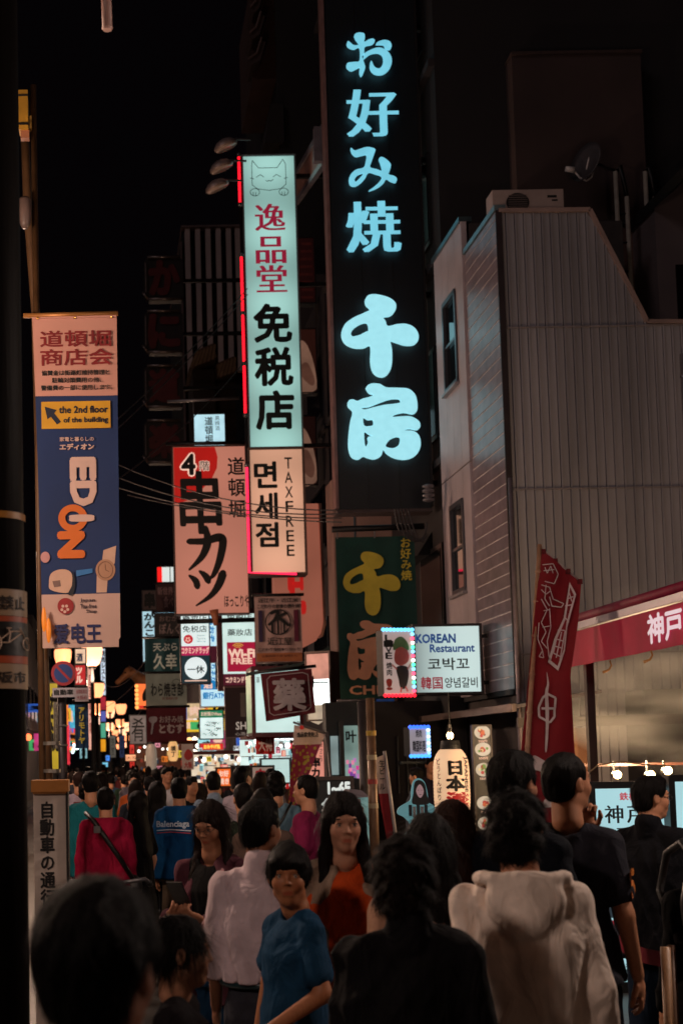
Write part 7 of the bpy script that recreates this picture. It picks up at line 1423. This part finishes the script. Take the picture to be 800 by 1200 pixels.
def backpack(per, label, col, S=1.0):
    t = held(per, 'backpack', label, 'bag', (0, -.2, 1.0)); F_ = Field(axis(-.22, .22, .012), axis(-.42, -.06, .012), axis(.84, 1.46, .012)); F_.add(ell((0, -.2, 1.15), (.17, .11, .25)), .03).add(ell((0, -.27, 1.06), (.12, .07, .13)), .02); F_.warp(fold(.006, 5, 20, 9)); v, F2 = F_.mesh(); mb = MB(); mb.v = [tuple(p) for p in v*S]; mb.f = [tuple(int(i) for i in q) for q in F2]; build_local(t, 'bag_body', mb, mat(col, .35, .3, 8, bump=.1), True, per)
    for sx in (-1, 1): build_local(t, 'strap', MB().tube([(sx*.09*S, -.12*S, 1.36*S), (sx*.085*S, -.02*S, 1.415*S), (sx*.10*S, .11*S, 1.36*S), (sx*.13*S, .13*S, 1.2*S), (sx*.14*S, -.08*S, 1.0*S)], .016, 8), STRAP, True, per)
backpack(ep, 'shiny black backpack worn at the right edge of the photo', '#101014', .97)
# shopping bag between phone woman and pink shirt man
S = Sign('shopping_bag', 'pink and white plastic shopping bag with crimson print hanging by the pink shirted man', 'bag', (240, 1072, 264, 1148), 5.6)
Fb = Field(axis(-.14, .14, .008), axis(-.07, .07, .01), axis(-.18, .18, .01)); Fb.add(colm([(-.13, 0, 0, .06, .03), (-.05, 0, 0, .065, .035), (.08, -.01, 0, .045, .028), (.14, -.005, 0, .02, .015)], 2.6), .01); Fb.warp(fold(.008, 9, 40, 20)); v, F2 = Fb.mesh(); mb = MB(); mb.v = [tuple(S.O + Vector(p)) for p in v]; mb.f = [tuple(int(i) for i in q) for q in F2]; mb.build('bag_body', mat('#b8868a', .4, .2, 8), S.root, True)
S.slab('crimson_print', [(247, 1100), (262, 1112), (264, 1138), (246, 1140)][::-1], mat('#7a0f2a', .5), .045, .004); S.text('NKAKI', (241, 1092, 247, 1140), mat('#e0c0c0', .5), .055, rot=True, bold=.04); MB().tube([S.O + Vector((-.01, 0, .12)), S.O + Vector((-.01, 0, .25)), S.O + Vector((.04, 0, .3))], .006, 6).build('handle', mat('#b8868a', .5), S.root, True)
# ---- middle distance
PP('man in a blue hoodie with white script across the back', 209, 11.8, -2, 911, hair='short', top=('hoodie', '#104474', {'loose': .045}), bottom=('trousers', '#6a5a4c'), seed=41, q=.8, strandn=200, build=1.12)
S = Sign('x', 'x', 'x', (182, 965, 223, 985), 11.52); rt = [o for o in bpy.data.objects if o.name.startswith('person') and o.get('label', '').startswith('man in a blue hoodie')][0]; bpy.data.objects.remove(S.root); S.root = rt
S.text('Balenciaga', (184, 962, 222, 971), mat('#b8c4d0', .6, bump=0), .005, bold=.03); S.line('script_underline', [[(184, 973), (200, 972), (224, 974)]], mat('#b8c4d0', .6, bump=0), 1.2, .005); S.line('script_underline', [[(184, 976), (200, 975), (224, 977)]], mat('#a03040', .6, bump=0), 1, .005)
rd = PP('person in a crimson hoodie with a black strap across the back', 123, 10.8, 3, 921, hair='short', top=('hoodie', '#8a1032', {'loose': .04}), bottom=('trousers', '#14141a'), seed=42, q=.8, strandn=200, build=1.12)[0]
t = held(rd, 'shoulder_bag_strap', 'black shoulder bag strap across the crimson hoodie', 'bag', (0, -.15, 1.2)); build_local(t, 'strap', MB().tube([(-.15, -.02, 1.35), (-.10, -.17, 1.30), (.0, -.20, 1.15), (.10, -.19, 1.0), (.19, -.12, .86)], .018, 6), STRAP, True, rd); build_local(t, 'buckle', MB().box((-.10, -.215, 1.21), (-.05, -.195, 1.26)), GREYMETAL, False, rd); build_local(t, 'pouch', MB().ball((.2, -.05, .8), .11, 12, 8, (.6, 1, .8)), STRAP, True, rd)
PP('person in a teal jacket left of the crimson hoodie', 106, 12.6, 5, 903, hair='short', hsize=1.1, top=('jacket', '#1c6a74', {'loose': .04}), bottom=('trousers', '#14141a'), seed=43, q=.8, strandn=150, build=1.15)
PP('dark haired woman in black turned left, between the two hoodies', 160, 11.2, 55, 926, hair='long', top=('dress', '#0a090b'), bottom=('skirt', '#0a090b'), seed=44, q=.8, strandn=200)
PP('dark haired woman in black just left of the blue hoodie', 183, 12.4, 20, 915, hair='long', top=('jacket', '#0c0b10'), bottom=('trousers', '#0a0a0c'), seed=45, q=.8, strandn=150)
PP('older man in a magenta polo shirt in profile, shoulder strap over it', 357, 10.4, 62, 911, hair='balding', top=('tee', '#741c42', {'loose': .02}), bottom=('trousers', '#1a1a22'), face_detail=True, q=.9, seed=46, strandn=200, tone='#b07c60', build=1.1)
g_ = PP('man in a grey blue t-shirt with a shoulder strap, back to the camera', 322, 11.6, -8, 905, hair='curly', hsize=.93, top=('tee', '#5a7484'), bottom=('trousers', '#1a1a22'), seed=47, q=.8, strandn=150, build=1.1)[0]
t = held(g_, 'sling_bag', 'thin dark sling bag on the grey blue t-shirt', 'bag', (0, -.15, 1.1)); build_local(t, 'strap', MB().tube([(.12, -.08, 1.38), (.05, -.15, 1.25), (-.08, -.155, 1.05)], .012, 6), STRAP, True, g_)
PP('man in a pale shirt looking right, taller than those beside him', 283, 13.2, -45, 899, hair='short', top=('shirt', '#b9a8b4', {'hem': .86}), bottom=('trousers', '#1a1a22'), seed=48, q=.8, strandn=150, build=1.1)
PP('man in a pale blue shirt left of the orange lit sign', 249, 13.6, 4, 905, hair='short', top=('shirt', '#8a9cb0', {'hem': .86}), bottom=('trousers', '#1a1a22'), seed=49, q=.8, strandn=150, build=1.1)
PP('short haired person in dark green right behind the pink shirted man', 284, 9.6, 6, 919, hair='short', top=('tee', '#1c241c'), bottom=('trousers', '#1a1a22'), seed=50, q=.8, strandn=150)
PP('dark haired woman in brown behind the boy', 306, 8.8, -5, 925, hair='long', top=('jacket', '#4a3a34'), bottom=('trousers', '#1a1a22'), seed=51, q=.8, strandn=200)
PP('young man in a white shirt facing the camera in the far crowd', 195, 19, 200, 899, hair='short', top=('tee', '#c8c4c8'), bottom=('trousers', '#1a1a22'), seed=52, q=.7, strandn=60, face_detail=True)
PP('man in an orange shirt and black cap facing the camera in the far crowd', 157, 17, 170, 905, hair='short', top=('tee', '#a04a20'), bottom=('trousers', '#1a1a22'), seed=53, q=.7, strandn=60, face_detail=True)
PP('grey haired man in a light coat in the far left of the crowd', 92, 17, 10, 903, hair='short', haircol='#2a1a16', top=('jacket', '#9a8a94'), bottom=('trousers', '#1a1a22'), seed=54, q=.7, strandn=60)
PP('shop customer in grey clothes in the dim bar front', 486, 17.5, 60, 905, hair='short', top=('jacket', '#50545c'), bottom=('trousers', '#1a1a22'), seed=55, q=.7, strandn=60); PP('customer with brown hair deep in the dim bar front', 503, 19.6, 180, 893, hair='short', top=('tee', '#2a2430'), bottom=('trousers', '#1a1a22'), seed=56, q=.7, strandn=60)
# ---- far crowd: six figures built once, then copied
protos = []
for i, (hr, tp, bt, hc_) in enumerate([('short', ('tee', '#2a2c34'), ('trousers', '#14141a'), '#0c0808'), ('long', ('jacket', '#1a1418'), ('skirt', '#0c0c10'), '#150c0a'), ('short', ('shirt', '#7a8290', {'hem': .86}), ('trousers', '#1a1a20'), '#0c0808'), ('curly', ('hoodie', '#3a3032'), ('trousers', '#101018'), '#120a08'), ('mid', ('dress', '#201c28'), ('skirt', '#14141a'), '#1a0f0a'), ('short', ('jacket', '#0e0e12'), ('trousers', '#101014'), '#0c0808')]):
    protos.append(make_person('x', 0, 14, 0, H=1.68, hair=hr, top=tp, bottom=bt, haircol=hc_, seed=60+i, q=.5, strandn=0)[0])
rc = random.Random(77); taken = []
TN = ['navy', 'slate grey', 'black', 'brick red', 'steel blue', 'taupe', 'dark green', 'lilac grey', 'plum', 'pale grey', 'near black']
tops = [mat(c, .85, .2, 10, name='cloth', spec=.12) for c in ('#23252d', '#3a3a44', '#121216', '#5c2a2c', '#2c4258', '#6a645e', '#1a2a20', '#7c7480', '#402838', '#8a8480', '#101018')]
GR = 'dark haired pedestrians packed down the street'
rows = []
for Y in list(np.arange(12.5, 20, 1.25)) + list(np.arange(20, 34, 1.7)) + list(np.arange(34, 62, 3.2)):
    xmin = max((72-130)/FPX*Y, -2.8); xmax = min((430-130)/FPX*Y, 4.2); x = xmin + rc.uniform(0, .5)
    while x < xmax:
        px = 130 + x/Y*FPX
        if not ((Y < 15 and (88 < px < 130 or 190 < px < 226 or 235 < px < 300 or 310 < px < 370 or 395 < px)) or (px > 330 and Y > 17) or (px > 222 and Y > 19 and rc.random() < .75)): rows.append((x, Y+rc.uniform(-.4, .4)))
        x += rc.uniform(.52, .95)*(1 + max(0, Y-30)*.02)
n_c = 0
for x, Y in rows:
    if abs(130+x/Y*FPX-195) < 9 and Y < 19 and Y > 12: continue
    pr = protos[rc.randrange(6)]; used = pr.get('used', 0)
    if not used: o = pr; pr['used'] = 1
    else: o = copy_tree(pr)
    o.location = (x, Y, 0); o.rotation_euler = (0, 0, rc.choice([0]*9+[PI])+rc.uniform(-.5, .5)); s_ = rc.uniform(.86, .95); o.scale = (s_, s_, s_)
    o['label'] = 'dark haired pedestrian in the packed crowd down the street'; o['category'] = 'person'; o['group'] = GR
    if 'used' in o and o is not pr: del o['used']
    for ch in o.children:
        if ch.name.split('.')[0] in ('t_shirt', 'jacket', 'shirt', 'hoodie', 'dress'):
            ti = rc.randrange(len(tops)); ch.material_slots[0].link = 'OBJECT'; ch.material_slots[0].material = tops[ti]; px = 130 + x/Y*FPX
            hr_ = ['short dark', 'long dark', 'short dark', 'curly dark', 'shoulder length dark', 'short dark'][protos.index(pr)]
            wh = 'by the left kerb of the crowd' if px < 105 else 'behind the crimson hoodie' if px < 140 else 'below the round street lamps' if px < 172 else 'behind the blue hoodie' if px < 228 else 'before the souvenir shop' if px < 290 else 'before the drugstore front' if px < 345 else 'beside the purple banner'
            o['label'] = hr_.replace(' ', '-') + '-haired pedestrian in ' + TN[ti] + ' ' + ch.name.split('.')[0].replace('_', '-') + ', ' + wh + (', nearer rows' if Y < 17 else ', middle rows' if Y < 27 else ', far back')
    n_c += 1
for pr in protos:
    if 'used' in pr: del pr['used']
print('crowd', n_c)
# ---- bicycle among them
Yb = 8.6; p = R(104, 1020, Yb); t = thing('bicycle', 'bicycle handlebars and pale basket in front of the crimson hoodie', 'bicycle', (p.x, Yb, 0)); c0 = Vector((p.x, Yb, 0))
for sy, nm in ((0, 'wheel'), (1.05, 'wheel')):
    cw = c0 + Vector((.1, sy, .33)); wl = MB().tube([cw + Vector((0, .32*math.cos(a), .32*math.sin(a))) for a in [2*PI*i/32 for i in range(33)]], .018, 8).build('wheel', mat('#101010', .6), t, True)
    sp = MB()
    for i in range(14): a = 2*PI*i/14; sp.tube([cw, cw + Vector((0, .31*math.cos(a), .31*math.sin(a)))], .0015, 4)
    sp.build('spokes', GREYMETAL, wl)
fr = MB(); P0 = c0 + Vector((.1, 0, .33)); P1 = c0 + Vector((.1, .13, .86)); P2 = c0 + Vector((.1, .5, .3)); P3 = c0 + Vector((.1, .68, .85)); P4 = c0 + Vector((.1, 1.05, .33))
for a, b in ((P0, P1), (P1, P2), (P2, P3), (P2, P4), (P3, P4), (P1 - Vector((0, 0, .12)), P3 - Vector((0, 0, .15)))): fr.tube([a, b], .016, 8)
fr.build('frame', mat('#3a4048', .3, .2, 5, .6), t, True)
MB().tube([P1 + Vector((-.27, .12, .13)), P1 + Vector((-.24, .02, .16)), P1 + Vector((0, 0, .13)), P1 + Vector((.24, .02, .16)), P1 + Vector((.27, .12, .13))], .013, 8).build('handlebar', GREYMETAL, t, True)
for sx in (-1, 1): MB().tube([P1 + Vector((sx*.268, .09, .133)), P1 + Vector((sx*.275, .22, .11))], .019, 8).build('grip', BLACK, t, True)
MB().ball(P3 + Vector((0, .02, .05)), .12, 12, 8, (.7, 1.1, .4)).build('saddle', BLACK, t, True); bs = MB()
for i in range(9): u = -.16+.04*i; bs.tube([P1 + Vector((u, -.30, .12)), P1 + Vector((u*.8, -.26, -.12))], .004, 5); bs.tube([P1 + Vector((u, -.04, .12)), P1 + Vector((u*.8, -.07, -.12))], .004, 5)
for z_ in (.12, .0, -.12): s_ = 1-(.12-z_)*.8; bs.tube([P1 + Vector((-.16*s_, -.30, z_)), P1 + Vector((.16*s_, -.30, z_)), P1 + Vector((.16*s_, -.05, z_)), P1 + Vector((-.16*s_, -.05, z_)), P1 + Vector((-.16*s_, -.30, z_))], .005, 5)
bs.build('basket', mat('#b0b4b8', .3, .1, 5, .6), t, True)
# umbrella on the clutter left, dark scooter shape near the pole
